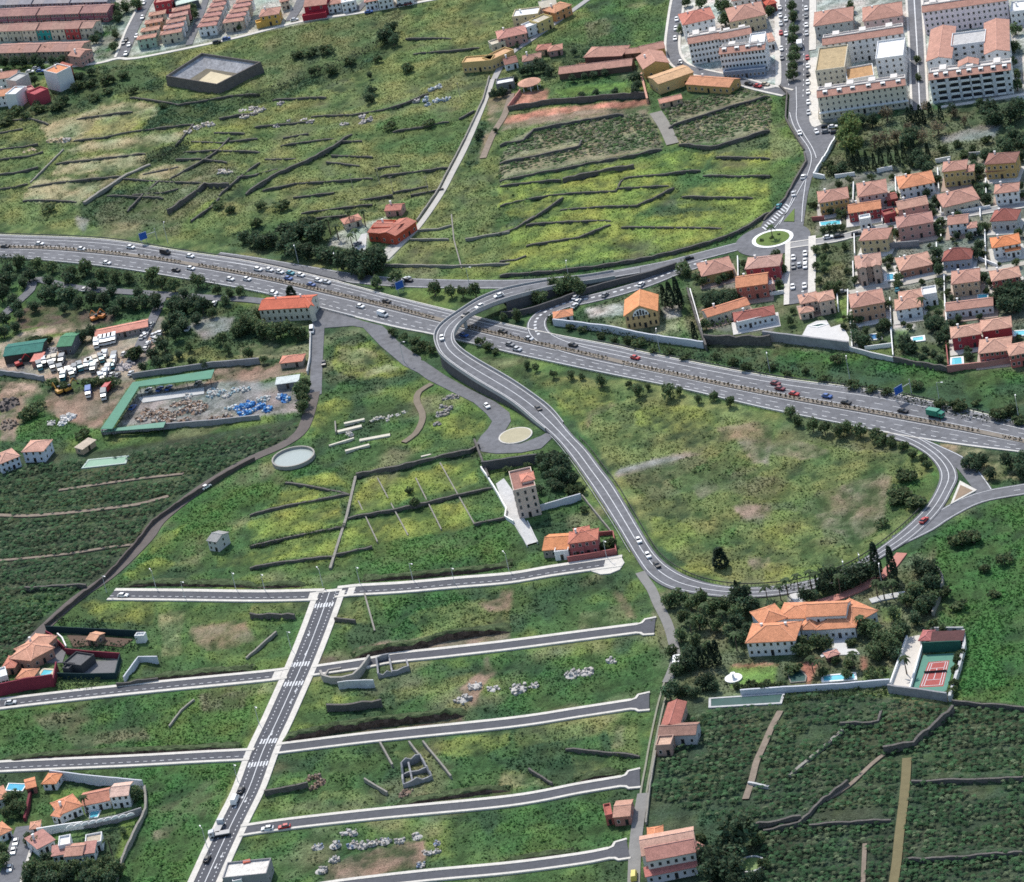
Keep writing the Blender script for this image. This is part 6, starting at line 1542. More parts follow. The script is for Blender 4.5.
sign('B0', '568,112', 3.6, 3.4, 2.0, 'blue motorway sign standing above the upper carriageway on the left', True, .3)
sign('B1', '592,302', 3.8, 3.4, 1.6, 'blue motorway sign on the grassy wedge between slip road and carriageway', False, .4)
sign('B3', '535,732', 4.2, 3.2, 3.4, 'blue gantry sign beside the motorway below the estate', True, .6)
EST = '156,588 236,589.5 106.6,592.5 185,598.5 265,591 323,586.5 360,584 413,580.5 455,585 509,571 606.8,558 259,724 238,782 207,847 291,649'
for i, p in enumerate(sorted(P('P', EST))):
    lamp(p, f'slender pale street lamp of the unbuilt estate, {nth(i)} from the left', random.choice((-1.2, -1.0, 1.9)), 7.2)
for i, p in enumerate(sorted(P('P', '338,271 298.5,263 940,404 1019,420 168,243 850,380 404,362 770,372 660,352 470,287 570,283 862,575 846,582 883,590'))):
    lamp(p, f'tall street lamp beside motorway or ramp, {nth(i)} from the left', random.choice((-1.6, 1.4, -.6)), 9.0, 2.0)
for i, p in enumerate(sorted(P('A1', '405,745 508,720 562,755 700,755 825,385'))):
    g = V3(p); r = thing('utility_pole', f'thin pale utility pole on the green slope, {nth(i)} from the left', 'utility pole', g, .2, 'utility poles on the slope')
    MB().tube((0, 0, -.5), (0, 0, 8), .14, .09, 8).build('pole', mat('pole_wood', (.42, .38, .32), .9, .1), r); MB().box(-.8, .8, -.06, .06, 7.4, 7.55).build('crossarm', mat('pole_wood', None), r)
# ================================================================ GROUND
def vnoise(x, y, sc, seed):
    g = np.random.default_rng(seed); T = g.random((256, 256))
    u, v = x / sc, y / sc
    i, j = np.floor(u).astype(int), np.floor(v).astype(int)
    a, b = u - i, v - j
    a, b = a * a * (3 - 2 * a), b * b * (3 - 2 * b)
    t = lambda p, q: T[p & 255, q & 255]
    return (t(i, j) * (1 - a) + t(i + 1, j) * a) * (1 - b) + (t(i, j + 1) * (1 - a) + t(i + 1, j + 1) * a) * b
def fbm(x, y, sc, seed, o=3):
    r, w, s = 0, 1.0, 0
    for k in range(o):
        r = r + w * vnoise(x + 17.3 * k, y - 9.1 * k, sc / 2 ** k, seed + k); s += w; w *= .55
    return r / s
def inpoly(x, y, pl):
    r = np.zeros(x.shape, bool); n = len(pl)
    for k in range(n):
        (x0, y0), (x1, y1) = pl[k], pl[(k + 1) % n]
        if y0 == y1: continue
        r ^= ((y0 > y) != (y1 > y)) & (x < (x1 - x0) * (y - y0) / (y1 - y0) + x0)
    return r
def segdist(x, y, pl):
    d = np.full(x.shape, 1e9)
    for (x0, y0), (x1, y1) in zip(pl, pl[1:]):
        ux, uy = x1 - x0, y1 - y0; L = ux * ux + uy * uy + 1e-9
        t = np.clip(((x - x0) * ux + (y - y0) * uy) / L, 0, 1)
        d = np.minimum(d, np.hypot(x - x0 - t * ux, y - y0 - t * uy))
    return d
PAL = dict(green=(.050, .094, .034), yellow=(.140, .170, .042), rock=(.165, .135, .105), tan=(.205, .192, .112), dark=(.030, .056, .030), soil=(.165, .120, .090), gravel=(.19, .18, .175), dirt=(.235, .185, .140), lawn=(.110, .175, .042),
           paved=(.44, .43, .41), bank=(.075, .056, .045), crop=(.034, .046, .030), redpave=(.40, .17, .13), scrub=(.090, .100, .058), vivid=(.038, .096, .028), vine=(.16, .155, .10), olive=(.118, .136, .052))
REG = []
def reg(cat, t, s, k=.85):
    for q in s.strip().split('\n'):
        if q.strip(): REG.append((cat, [p[:2] for p in P(t, q)], k))
# --- upper left hillside
reg('olive', 'P', '-80,60 90,75 480,-40 600,20 480,250 390,275 250,262 -80,235', .6)
reg('dark', 'A0', """290,310 420,250 560,250 650,320 640,360 520,350 410,390 330,440 200,450 60,450 0,470 -80,430 130,400 200,360
555,480 650,390 880,385 1019,350 1019,395 880,460 700,495 560,520
570,600 690,570 750,570 740,600 640,640 580,650
320,860 310,800 420,760 560,730 640,760 600,882 380,882""", .75)
reg('tan', 'A0', """235,635 570,595 560,650 205,690
150,700 480,690 430,720 110,760
100,760 430,715 300,800 90,785
545,690 640,650 790,630 700,700 540,712
300,560 720,515 690,560 260,600
430,400 600,400 620,440 500,520 330,550 200,560 150,480 330,450
700,730 860,650 840,690 720,770""", .85)
reg('yellow', 'A0', """380,470 600,430 560,520 330,540
850,500 1019,490 1019,520 840,530
760,560 960,560 920,590 740,600
690,860 840,770 860,790 720,882""", .45)
reg('scrub', 'A0', '380,820 560,740 800,640 940,660 900,740 700,882 380,882', .55)
reg('olive', 'A1', """0,330 110,330 200,320 190,350 20,390
620,140 740,60 1019,40 1019,90 900,180 820,230 640,160
100,430 420,420 480,440 700,420 820,330 640,320 400,330 180,390
40,720 520,690 760,660 700,760 300,790 60,790
330,640 560,590 800,600 780,660 500,690 320,690""", .75)
reg('dark', 'A1', """0,390 120,330 240,260 360,250 480,190 540,160 600,140 560,200 420,280 260,330 140,390 20,410
160,210 300,180 340,200 240,250 180,240
440,330 480,340 490,400 440,400
850,600 870,470 940,480 900,640 850,660""", .8)
reg('scrub', 'A1', '100,120 500,40 640,20 560,140 380,240 200,300 0,340 0,240', .35)
reg('green', 'A1', '500,470 850,430 870,540 820,600 500,600', .6)
reg('yellow', 'A2', """0,700 250,660 520,600 700,560 820,580 760,640 620,660 440,680 240,720 0,790
240,700 480,640 690,650 640,720 440,760 250,730
760,700 1024,670 1024,780 700,790 660,760
0,800 200,740 560,740 680,720 500,830 180,853
820,590 1024,570 1024,640 780,660""", .75)
reg('yellow', 'B2', """0,20 60,60 120,10 400,20 700,0 1024,-60 1024,0 880,80 600,150 300,195 0,220
100,100 400,40 500,60 240,150 60,160""", .7)
reg('olive', 'B1', """640,110 790,100 800,200 560,190
690,20 780,0 790,60 680,70
830,50 1019,60 1019,220 830,215""", .6)
reg('vine', 'A2', """0,600 60,520 300,450 580,430 620,560 560,580 0,690
620,400 940,330 1024,350 1024,500 880,545 680,550""", .9)
reg('dark', 'A2', """690,560 880,550 1024,500 1024,560 720,580
230,150 200,190 260,270 420,180 300,160""", .7)
reg('green', 'A2', '330,60 640,0 660,80 630,150 420,160 250,150 120,160', .5)
reg('scrub', 'A2', '330,80 430,60 420,130 330,150', .7)
# --- strip between upper field and motorway
reg('dark', 'L4', '0,220 120,180 260,170 450,170 600,250 740,260 750,330 640,400 480,370 300,350 0,300', .6)
reg('scrub', 'B0', '380,0 720,20 700,80 400,90', .6)
reg('tan', 'B0', '440,20 560,40 520,80 430,70', .5)
reg('gravel', 'B0', '295,0 350,20 330,70 300,40', .7)
reg('paved', 'L4', '530,200 760,130 790,190 680,230 660,300 600,290 470,270', .5)
reg('paved', 'L4', '740,290 800,260 840,250 780,340 750,350', .8)
# --- left industrial zone
reg('dark', 'B0', """0,170 240,190 560,230 800,260 1019,300 1019,330 800,315 500,290 150,262 0,240
120,280 260,265 600,305 640,330 560,420 440,400 340,380 130,350
640,340 900,330 1019,380 1019,590 620,600 560,560 600,480 650,420""", .7)
reg('bank', 'B0', '60,400 120,350 340,370 460,390 430,430 180,430 60,450', .85)
reg('dirt', 'B0', """0,500 100,460 200,430 380,410 330,450 180,470 80,500 0,520
0,650 150,670 170,700 60,720 0,700""", .9)
reg('gravel', 'B0', """0,580 300,560 560,480 620,400 640,400 620,480 560,600 500,650 330,640 200,650 0,610
460,830 550,680 820,650 1019,640 1019,800 640,820""", .9)
reg('soil', 'B0', """170,700 430,670 500,660 440,760 380,830 200,790 160,760
0,700 130,700 110,800 60,882 0,882
800,670 840,600 1019,570 1019,640 820,665""", .85)
reg('dirt', 'B0', '280,470 640,400 640,480 560,600 520,660 330,640 200,650 0,600 0,520 100,500', .8)
reg('soil', 'B0', '170,680 520,650 440,780 390,840 250,800 170,760', .8)
reg('soil', 'D1', '290,820 460,750 690,720 690,800 560,840 420,882 290,882', .8)
reg('vivid', 'B0', '110,720 170,720 200,790 380,840 300,882 60,882', .6)
reg('soil', 'L5', '0,450 210,420 390,410 390,470 200,500 0,530', .8)
reg('gravel', 'L5', '0,540 210,520 330,540 340,600 360,690 0,730', .9)
reg('olive', 'B0', '620,540 820,520 1019,560 1019,585 620,600', .7)
reg('tan', 'L5', '0,330 210,290 400,300 395,400 210,390 0,400', .6)
reg('gravel', 'B0', '740,430 800,400 920,400 900,450 800,490', .8)
reg('crop', 'P', '-80,462 100,450 215,432 300,418 296,440 240,468 200,490 160,520 142,545 108,577 45,628 20,650 -80,660', .9)
reg('crop', 'P', '-80,590 45,625 10,665 -80,690', .7)
# --- central plot
reg('yellow', 'B1', """340,510 480,500 560,570 640,600 560,640 420,640 320,600
250,760 340,720 400,730 380,800 250,860
700,820 860,740 930,780 910,860 760,882""", .55)
reg('tan', 'L5', '570,340 700,330 800,380 640,420 560,400\n720,450 860,420 920,450 700,500', .5)
reg('soil', 'B1', '640,690 700,660 740,680 690,720 670,790 690,800 650,882 600,882 650,790 640,730', .0)
reg('vivid', 'C1', """0,220 120,120 250,100 380,150 250,150 140,190 100,270 0,310
420,440 640,400 900,350 1019,330 1019,540 640,560 420,560
520,640 800,610 860,640 820,760 560,780""", .55)
reg('yellow', 'C1', """170,180 330,155 390,200 330,215 180,190
120,230 280,220 270,260 90,285
0,340 350,260 370,350 250,380 0,420
430,190 700,130 880,90 900,190 640,250 400,330
390,345 560,310 830,255 880,350 640,395 360,450
0,470 340,400 330,470 0,520""", .75)
reg('olive', 'C1', '20,660 220,650 230,700 0,705\n340,650 440,640 470,740 330,730\n620,700 900,640 1019,640 1019,760 700,800', .6)
reg('soil', 'C1', '400,830 760,790 1019,770 1019,800 600,860 420,875\n900,660 1019,620 1019,680 950,700', .75)
reg('vivid', 'C0', '590,420 700,290 820,190 1019,80 1019,240 940,330 900,400 830,450 700,500 560,560 440,580 560,470', .6)
reg('yellow', 'C0', '590,420 740,330 700,400 590,470\n860,490 1019,450 1019,500 840,520\n300,650 600,650 600,740 400,730\n480,540 620,480 700,510 520,570', .55)
reg('green', 'C0', '0,610 200,620 330,600 200,700 80,770 0,740', .6)
reg('soil', 'C0', '760,750 960,730 1000,800 820,850 740,800', .6)
reg('tan', 'C0', '620,700 720,680 700,860 640,860', .45)
reg('soil', 'K6', '430,215 540,230 850,240 780,300 640,270 470,290', .8)
reg('gravel', 'K6', '420,430 560,390 770,370 760,470 680,480 480,470\n270,240 340,260 420,330 350,400 270,400 330,320', .9)
# --- estate plots
reg('vivid', 'P', '-40,745 -40,712 130,690 262,680 240,748', .45)
reg('scrub', 'D0', '120,230 300,210 320,260 180,290\n240,310 560,270 600,320 300,350\n780,150 960,130 960,200 800,220', .8)
reg('vivid', 'P', '130,765 240,760 190,882 110,882 140,800', .65)
reg('soil', 'D0', '600,680 650,665 665,700 610,715', .6)
reg('olive', 'D1', """330,160 500,150 500,180 330,182
560,370 660,340 700,400 600,420
720,340 1019,290 1019,340 800,400
280,530 560,500 520,580 260,560
560,130 900,60 860,110 580,170""", .6)
reg('bank', 'D1', """140,330 420,290 840,235 840,255 500,290 260,320 140,345
270,0 470,-10 480,20 260,30
700,560 1019,525 1019,540 720,565""", .8)
reg('soil', 'D1', '300,820 460,760 680,720 690,790 640,830 440,860 330,882\n820,130 880,80 930,0 960,60 870,200', .7)
reg('yellow', 'D1', '700,330 1019,300 1019,350 820,390 740,380\n330,150 490,150 500,180 340,180', .5)
reg('olive', 'D2', """280,390 400,390 390,450 290,460
400,260 520,240 530,380 440,370
0,430 120,440 200,480 0,520
60,240 300,230 400,240 380,300 60,330""", .6)
reg('tan', 'D2', '0,440 100,450 190,480 0,505\n440,250 470,250 470,340 430,350', .5)
reg('green', 'D2', '600,200 640,200 570,600 500,600 550,400', .7)
reg('vivid', 'D2', '0,560 400,530 420,640 480,690 0,770\n0,0 560,0 590,130 0,230', .4)
reg('soil', 'C2', '420,590 460,600 520,690 480,690\n0,590 50,590 30,650 0,670', .6)
reg('tan', 'C2', '300,680 480,640 520,700 300,740', .35)
# --- oval meadow inside the loop
reg('olive', 'P', '520,372 640,382 770,412 900,440 930,460 935,490 890,540 820,570 740,582 690,570 640,520 600,455 560,400', .75)
reg('scrub', 'P', """615,470 680,455 760,470 690,490 650,500
790,410 900,430 905,455 850,450 780,432
820,490 880,480 900,510 850,545 800,545 780,530
740,500 800,505 790,530 740,520
720,470 790,480 770,500 720,490""", .6)
reg('rock', 'C2', '440,140 560,105 720,60 770,75 640,110 520,140 440,160\n900,20 1024,0 1024,110 960,100', .75)
reg('rock', 'C3', '0,20 130,10 260,60 200,90 60,80 0,60\n200,290 330,190 420,140 500,160 480,260 460,360 380,410 280,380 200,360', .6)
reg('rock', 'C2', '720,190 800,170 830,200 760,240\n880,260 1024,270 1024,320 920,310\n940,470 1024,460 1024,500 960,505', .7)
reg('soil', 'B2', '330,740 430,710 440,722 350,760 335,800 320,790', .8)
reg('soil', 'B2', '820,800 960,790 1024,800 1024,853 860,853', .5)
reg('gravel', 'C2', '450,130 600,90 720,80 560,120 440,150', .7)
reg('yellow', 'B2', """210,650 420,660 440,720 340,760 330,800 230,760
520,730 760,720 840,790 640,830 520,800""", .5)
reg('yellow', 'C2', """580,300 720,340 780,400 640,440 580,400
640,520 760,480 820,540 700,540""", .45)
reg('vivid', 'C2', '640,170 860,60 960,100 860,160 700,220\n760,380 900,340 900,420 760,420', .5)
reg('yellow', 'C3', '0,500 160,520 300,480 420,440 330,540 120,580 0,580\n0,300 200,300 240,400 100,440 0,430', .45)
reg('vivid', 'C3', '600,170 690,130 680,200 620,250 500,330 420,420 470,330 480,210', .6)
# --- right slope, verge below the estate
reg('vivid', 'P', '1090,500 1000,505 940,530 920,550 938,600 935,640 965,640 958,700 1090,712', .75)
reg('dark', 'C3', '740,400 960,340 980,360 800,440\n800,500 1000,440 1000,480 820,540', .45)
reg('dark', 'P', '560,340 650,350 770,372 900,398 1024,420 1090,440 1090,408 1024,402 900,380 770,350 640,345 560,330', .75)
reg('vivid', 'B3', '0,500 350,540 500,570 700,610 1019,590 1019,660 700,650 400,600 0,560', .6)
reg('dark', 'B3', '190,100 350,80 360,290 200,300', .55)
reg('yellow', 'B3', '220,170 320,190 300,220 230,210', .6)
reg('tan', 'C3', '690,30 780,30 960,80 1019,120 1019,165 860,190 800,150 740,90', .8)
reg('soil', 'C3', '690,40 760,40 800,120 860,180 780,140', .5)
# --- estate ground and gardens (warm paved terraces with planting)
reg('scrub', 'P', '800,160 1090,130 1090,380 960,365 850,352 690,345 680,270 770,255', .7)
reg('paved', 'P', '900,170 1090,140 1090,300 1000,310 940,290 880,290 860,215', .32)
reg('gravel', 'P', '820,180 900,165 905,225 850,235 815,235\n850,240 930,225 1090,215 1090,330 950,345 850,330', .4)
reg('dark', 'P', '840,200 1090,150 1090,345 940,355 850,345', .35)
reg('paved', 'H5', '250,200 380,200 380,240 250,240\n0,300 60,310 50,345 0,350', .8)
reg('gravel', 'H4', '160,360 480,350 480,410 210,420\n130,580 250,560 240,600 150,620\n160,740 450,720 780,640 800,780 480,790', .6)
reg('lawn', 'H2', '320,580 410,570 400,780 300,790', .7)
reg('lawn', 'H3', '200,620 330,590 340,670 210,690', .7)
reg('lawn', 'H5', '250,230 370,225 380,250 270,270\n90,350 250,330 250,380 90,370', .6)
reg('scrub', 'L6', '560,280 900,200 1024,160 1024,420 620,400 540,350', .5)
reg('paved', 'L6', '540,300 730,270 740,330 560,345\n930,290 1024,270 1024,340 950,350', .6)
reg('tan', 'L6', '640,350 740,360 900,390 1024,350 1024,440 660,410', .6)
reg('dark', 'L6', '0,330 180,270 500,200 640,160 640,200 420,270 280,310 200,390 0,380', .7)
# --- upper town
reg('paved', 'P', '672,-60 790,-60 784,85 690,75 672,50', .8)
reg('paved', 'P', '806,-60 1090,-60 1090,95 942,103 918,105 812,125', .7)
reg('scrub', 'A3', '300,500 560,440 1019,380 1019,600 640,620 240,690 220,640', .85)
reg('dark', 'A3', '320,560 560,580 680,620 330,660\n820,400 1019,400 1019,560 900,560', .6)
reg('gravel', 'A3', '690,540 850,490 930,490 900,540 700,560', .7)
reg('paved', 'P', '-80,-60 -80,55 75,66 124,58 240,36 440,-4 440,-80', .55)
reg('dark', 'K0', '870,60 962,80 962,330 900,470 760,480 830,240', .7)
reg('vivid', 'K0', '840,250 950,240 930,440 770,470', .6)
reg('green', 'K1', '0,90 180,80 140,180 0,200', .7)
reg('gravel', 'H0', '300,300 800,240 820,300 440,340', .4)
# --- hacienda
reg('redpave', 'K3', '285,520 310,460 480,430 470,490 300,530\n270,570 480,530 960,480 970,505 480,570 260,610\n620,310 880,290 900,330 640,370', .8)
reg('soil', 'K3', '250,600 480,560 980,510 960,550 480,600 240,640', .7)
reg('soil', 'K3', '180,490 290,450 300,480 200,690 140,780 190,600', .6)
reg('lawn', 'K3', '500,440 600,420 860,400 850,430 560,470', .8)
reg('dark', 'K3', '330,280 460,280 520,340 480,400 330,380', .7)
# --- big villa garden
reg('scrub', 'P', '650,590 700,600 860,580 935,545 940,640 910,692 780,690 665,690', .75)
reg('lawn', 'L0', '0,745 280,738 255,860 0,870', .9)
reg('lawn', 'L0', '790,760 930,740 940,830 780,850\n880,400 1000,380 1000,470 900,480', .5)
reg('redpave', 'L0', '400,720 520,700 500,770 460,870 440,800\n770,680 810,690 800,760 770,770\n0,735 250,725 300,735 20,745', .7)
reg('paved', 'L0', '345,310 430,300 440,380 345,390\n600,540 690,540 690,640 600,640', .8)
reg('crop', 'P', '645,795 660,700 690,700 800,690 958,704 1090,712 1090,960 640,960', .9)
reg('dark', 'P', '700,812 760,800 760,960 690,960', .6)
reg('crop', 'P', '760,810 1090,800 1090,960 750,960', .6)
reg('lawn', 'K7', '320,200 540,170 600,200 560,230 420,240 330,310\n640,300 830,290 850,330 640,350\n760,380 880,360 820,580 700,700 780,500', .7)
reg('dark', 'K7', '0,100 240,90 170,400 60,390 0,330\n120,640 330,620 800,620 760,781 100,781', .7)
reg('lawn', 'K7', '260,480 520,450 560,500 360,520', .5)
# ---------------------------------------------------------------- mesh of the ground
def axis(a, b, s, far):
    m = list(np.arange(a, b + 1e-6, s)); d, lo, hi = s, [a], [m[-1]]
    while lo[-1] > -far:
        d *= 1.5; lo.append(lo[-1] - d); hi.append(hi[-1] + d)
    return np.array(lo[:0:-1] + m + hi[1:])
gx, gy = axis(-228, 292, .9, 3000), axis(-400, 668, 1.55, 3000)
X, Y = np.meshgrid(gx, gy)
n1, n2, n3, n4 = fbm(X, Y, 55, 1), fbm(X, Y, 17, 5), fbm(X, Y * .8, 5.5, 9), fbm(X, Y, 2.6, 13, 2)
amp = np.ones(X.shape)
hid = np.zeros(X.shape, bool)
def sub(x0, x1, y0, y1):
    i0, i1, j0, j1 = np.searchsorted(gx, (x0, x1)).tolist() + np.searchsorted(gy, (y0, y1)).tolist()
    return slice(max(j0 - 1, 0), j1 + 1), slice(max(i0 - 1, 0), i1 + 1)
FP = list(FLAT)
for A, w_, d_, yw in FOOT:
    c, s = math.cos(yw), math.sin(yw)
    FP.append(([(A[0] + x * c - y * s, A[1] + x * s + y * c) for x, y in ((0, 0), (w_, 0), (w_, d_), (0, d_))], None))
for pl, hw in FP:
    pa = np.array([p[:2] for p in pl]); e = (hw or 0) + 6
    S_ = sub(pa[:, 0].min() - e, pa[:, 0].max() + e, pa[:, 1].min() - e, pa[:, 1].max() + e)
    x, y = X[S_], Y[S_]
    if x.size == 0: continue
    if hw is None:
        d = segdist(x, y, list(map(tuple, pa)) + [tuple(pa[0])]); d[inpoly(x, y, list(map(tuple, pa)))] = 0
        hid[S_] |= d < .6; a = np.clip((d - .8) / 4, 0, 1)
    else:
        st_ = max(1, len(pa) // 60); d = segdist(x, y, list(map(tuple, pa[::st_])) + [tuple(pa[-1])])
        hid[S_] |= d < hw + .8; a = np.clip((d - hw - 1) / 4, 0, 1)
    amp[S_] = np.minimum(amp[S_], a)
u, v = PXs(X, Y, 0.0)
wu = u + (n3 - .5) * 7 + (n4 - .5) * 3; wv = v + (vnoise(X, Y, 6, 31) - .5) * 4 + (vnoise(X, Y, 2.5, 33) - .5) * 2
mixv = lambda a, b, t: a * (1 - t[..., None]) + np.asarray(b) * t[..., None]
ss = lambda x, a, b: (lambda t: t * t * (3 - 2 * t))(np.clip((x - a) / (b - a), 0, 1))
Cc = np.broadcast_to(np.asarray(PAL['green']), X.shape + (3,)).copy()
mott = .55 * n2 + .3 * n1 + .25 * n3
Cc = mixv(Cc, PAL['yellow'], .42 * ss(mott, .52, .72))
Cc = mixv(Cc, PAL['dark'], .8 * ss(.6 * fbm(X, Y * .7, 11, 61) + .4 * n1, .50, .36))
Cc = mixv(Cc, PAL['tan'], .40 * ss(fbm(X, Y, 24, 41), .58, .75))
crowd = .55 + .65 * ss(mott, .6, .4)                      # where low growth stands thick
rough = np.ones(X.shape)
for cat, pl, k in REG:
    if k <= 0: continue
    pa = np.array(pl)
    x0, x1, y0, y1 = pa[:, 0].min() - 8, pa[:, 0].max() + 8, pa[:, 1].min() - 8, pa[:, 1].max() + 8
    sel = (u > x0) & (u < x1) & (v > y0) & (v < y1)
    if not sel.any(): continue
    hard = cat in ('paved', 'gravel', 'redpave', 'lawn', 'crop', 'vine')
    ins = np.zeros(sel.sum()); uu, vv = (u, v) if hard else (wu, wv)
    for du, dv in ((0, 0), (1.5, .7), (-1.5, -.7), (.8, -1), (-.8, 1)):
        ins += inpoly(uu[sel] + du, vv[sel] + dv, pl) * .2
    br = np.clip(.62 + 1.3 * (n3[sel] - .5) + 1.1 * (n2[sel] - .5) + .7 * (n4[sel] - .5), .12, 1.0) if not hard else np.clip(.9 + .5 * (n4[sel] - .5), 0, 1)
    t = ins * k * br * (1.35 if not hard else 1)
    t = np.clip(t, 0, 1)
    Cc[sel] = Cc[sel] * (1 - t[:, None]) + np.asarray(PAL[cat]) * t[:, None]
    cr = dict(dark=1.2, vivid=1.0, green=.8, scrub=.9, olive=.7, yellow=.5, tan=.35).get(cat, 0)
    crowd[sel] = crowd[sel] * (1 - t) + cr * t
    if hard or cat in ('soil', 'dirt'): rough[sel] *= 1 - .75 * t
val = 1.10 + .75 * (n4 - .5) + 1.05 * (n3 - .5) + .45 * (n2 - .5)
Cc *= (val * 1.22)[..., None]
Cc[..., 0] *= 1 + .35 * (vnoise(X, Y, 9, 51) - .5)
near = (u > -90) & (u < 1115) & (v > -90) & (v < 975)
bumps = (n3 - .55) * 1.5 + (n4 - .5) * .75 + (n2 - .5) * 1.2
Z = np.clip(bumps, -1.0, .10) * amp * rough * near - .06 - .9 * hid * 0
for pl, h_ in STEP:                                    # ground stepped up behind the terrace walls
    pa = np.array(pl); S_ = sub(pa[:, 0].min() - 3, pa[:, 0].max() + 3, pa[:, 1].min() - 3, pa[:, 1].max() + 30)
    x, y = X[S_], Y[S_]
    if x.size == 0: continue
    o_ = np.argsort(pa[:, 0]); yw_ = np.interp(x, pa[o_, 0], pa[o_, 1]); dd = y - yw_
    if pa[:, 1].ptp() > 1.6 * pa[:, 0].ptp() if hasattr(pa, 'ptp') else np.ptp(pa[:, 1]) > 1.6 * np.ptp(pa[:, 0]): continue
    e_ = np.clip(np.minimum(x - pa[:, 0].min(), pa[:, 0].max() - x) / 4, 0, 1)
    Z[S_] += np.where(dd > .2, h_ * .92 * np.exp(-dd / 9), 0) * e_ * amp[S_] * np.clip(1.1 - np.maximum(Z[S_], 0) / 1.5, 0, 1)
del wu, wv, mott
co = np.stack([X, Y, Z], -1).reshape(-1, 3)
ny, nx = X.shape
a = (np.arange(ny - 1)[:, None] * nx + np.arange(nx - 1)[None, :]).ravel()
fi = np.stack([a, a + 1, a + nx + 1, a + nx], 1).astype(np.int32)
me = bpy.data.meshes.new('ground')
me.vertices.add(len(co)); me.vertices.foreach_set('co', co.astype(np.float32).ravel())
me.loops.add(fi.size); me.loops.foreach_set('vertex_index', fi.ravel())
me.polygons.add(len(fi)); me.polygons.foreach_set('loop_start', np.arange(len(fi), dtype=np.int32) * 4)
ca = me.color_attributes.new('Col', 'FLOAT_COLOR', 'POINT')
cc = np.ones((len(co), 4), np.float32); cc[:, :3] = Cc.reshape(-1, 3)
ca.data.foreach_set('color', cc.ravel())
me.polygons.foreach_set('use_smooth', np.ones(len(fi), bool))
me.materials.append(mat('ground_cover', None, .95, .62, .9, bump=.5, bscale=1.0, fine=2.2, spec=.1))
me.update(calc_edges=True)
tag(link('ground', me), 'terraced valley ground of grass, scrub, soil and yards', None, None, 'structure')
# ---------------------------------------------------------------- low growth: tufts too many to count
N = 1500000
k = rng.integers(0, X.size, N)
px_, py_ = u.ravel()[k], v.ravel()[k]
ok = (px_ > -30) & (px_ < 1054) & (py_ > -30) & (py_ < 915) & (~hid.ravel()[k]) & (amp.ravel()[k] > .15) & (rng.random(N) < crowd.ravel()[k] * .8 * ss(.5 * n3.ravel()[k] + .5 * n2.ravel()[k], .36, .60))
k = k[ok]; n = len(k)
bx = X.ravel()[k] + rng.uniform(-.5, .5, n); by = Y.ravel()[k] + rng.uniform(-.8, .8, n); bz = Z.ravel()[k]
sz = rng.uniform(.22, .55, n) * (.6 + .7 * np.clip(crowd.ravel()[k], 0, 1)); sz *= np.where(rng.random(n) < .03, 1.7, 1)
base = cc[k][:, :3] * rng.uniform(.9, 1.55, n)[:, None]
if EXTRA:
    ex_ = np.array(EXTRA); m_ = len(ex_); n += m_
    bx = np.r_[bx, ex_[:, 0]]; by = np.r_[by, ex_[:, 1]]; bz = np.r_[bz, np.full(m_, -.15)]; sz = np.r_[sz, rng.uniform(.35, .85, m_)]
    base = np.concatenate([base, np.array([[.075, .115, .052]]) * rng.uniform(.7, 1.5, m_)[:, None]])
V, C = [], []
for j in range(3):
    an = rng.uniform(0, 6.283, n) ; t = rng.uniform(.25, 1.0, n)
    d = np.stack([np.cos(an), np.sin(an), np.zeros(n)], 1); s_ = np.stack([-np.sin(an), np.cos(an), np.zeros(n)], 1)
    o = np.stack([bx, by, bz - .05], 1); upv = np.array([0, 0, 1.0])
    q = np.stack([o - s_ * (sz * .45)[:, None], o + s_ * (sz * .45)[:, None], o + d * (sz * .8 * t)[:, None] + s_ * (sz * .38)[:, None] + upv * (sz * (.72 - .34 * t))[:, None], o + d * (sz * .8 * t)[:, None] - s_ * (sz * .38)[:, None] + upv * (sz * (.72 - .34 * t))[:, None]], 1)
    V.append(q.reshape(-1, 3)); C.append(base * rng.uniform(.8, 1.3, n)[:, None])
gm = quads('grass', np.concatenate(V), np.concatenate(C), thin(mat('grass_blades', None, .9, .2, .4, spec=.15), .4))
tag(link('grass', gm), 'rough tussocks and low scrub growing over the open fields', None, None, 'stuff')
print('tufts', n)
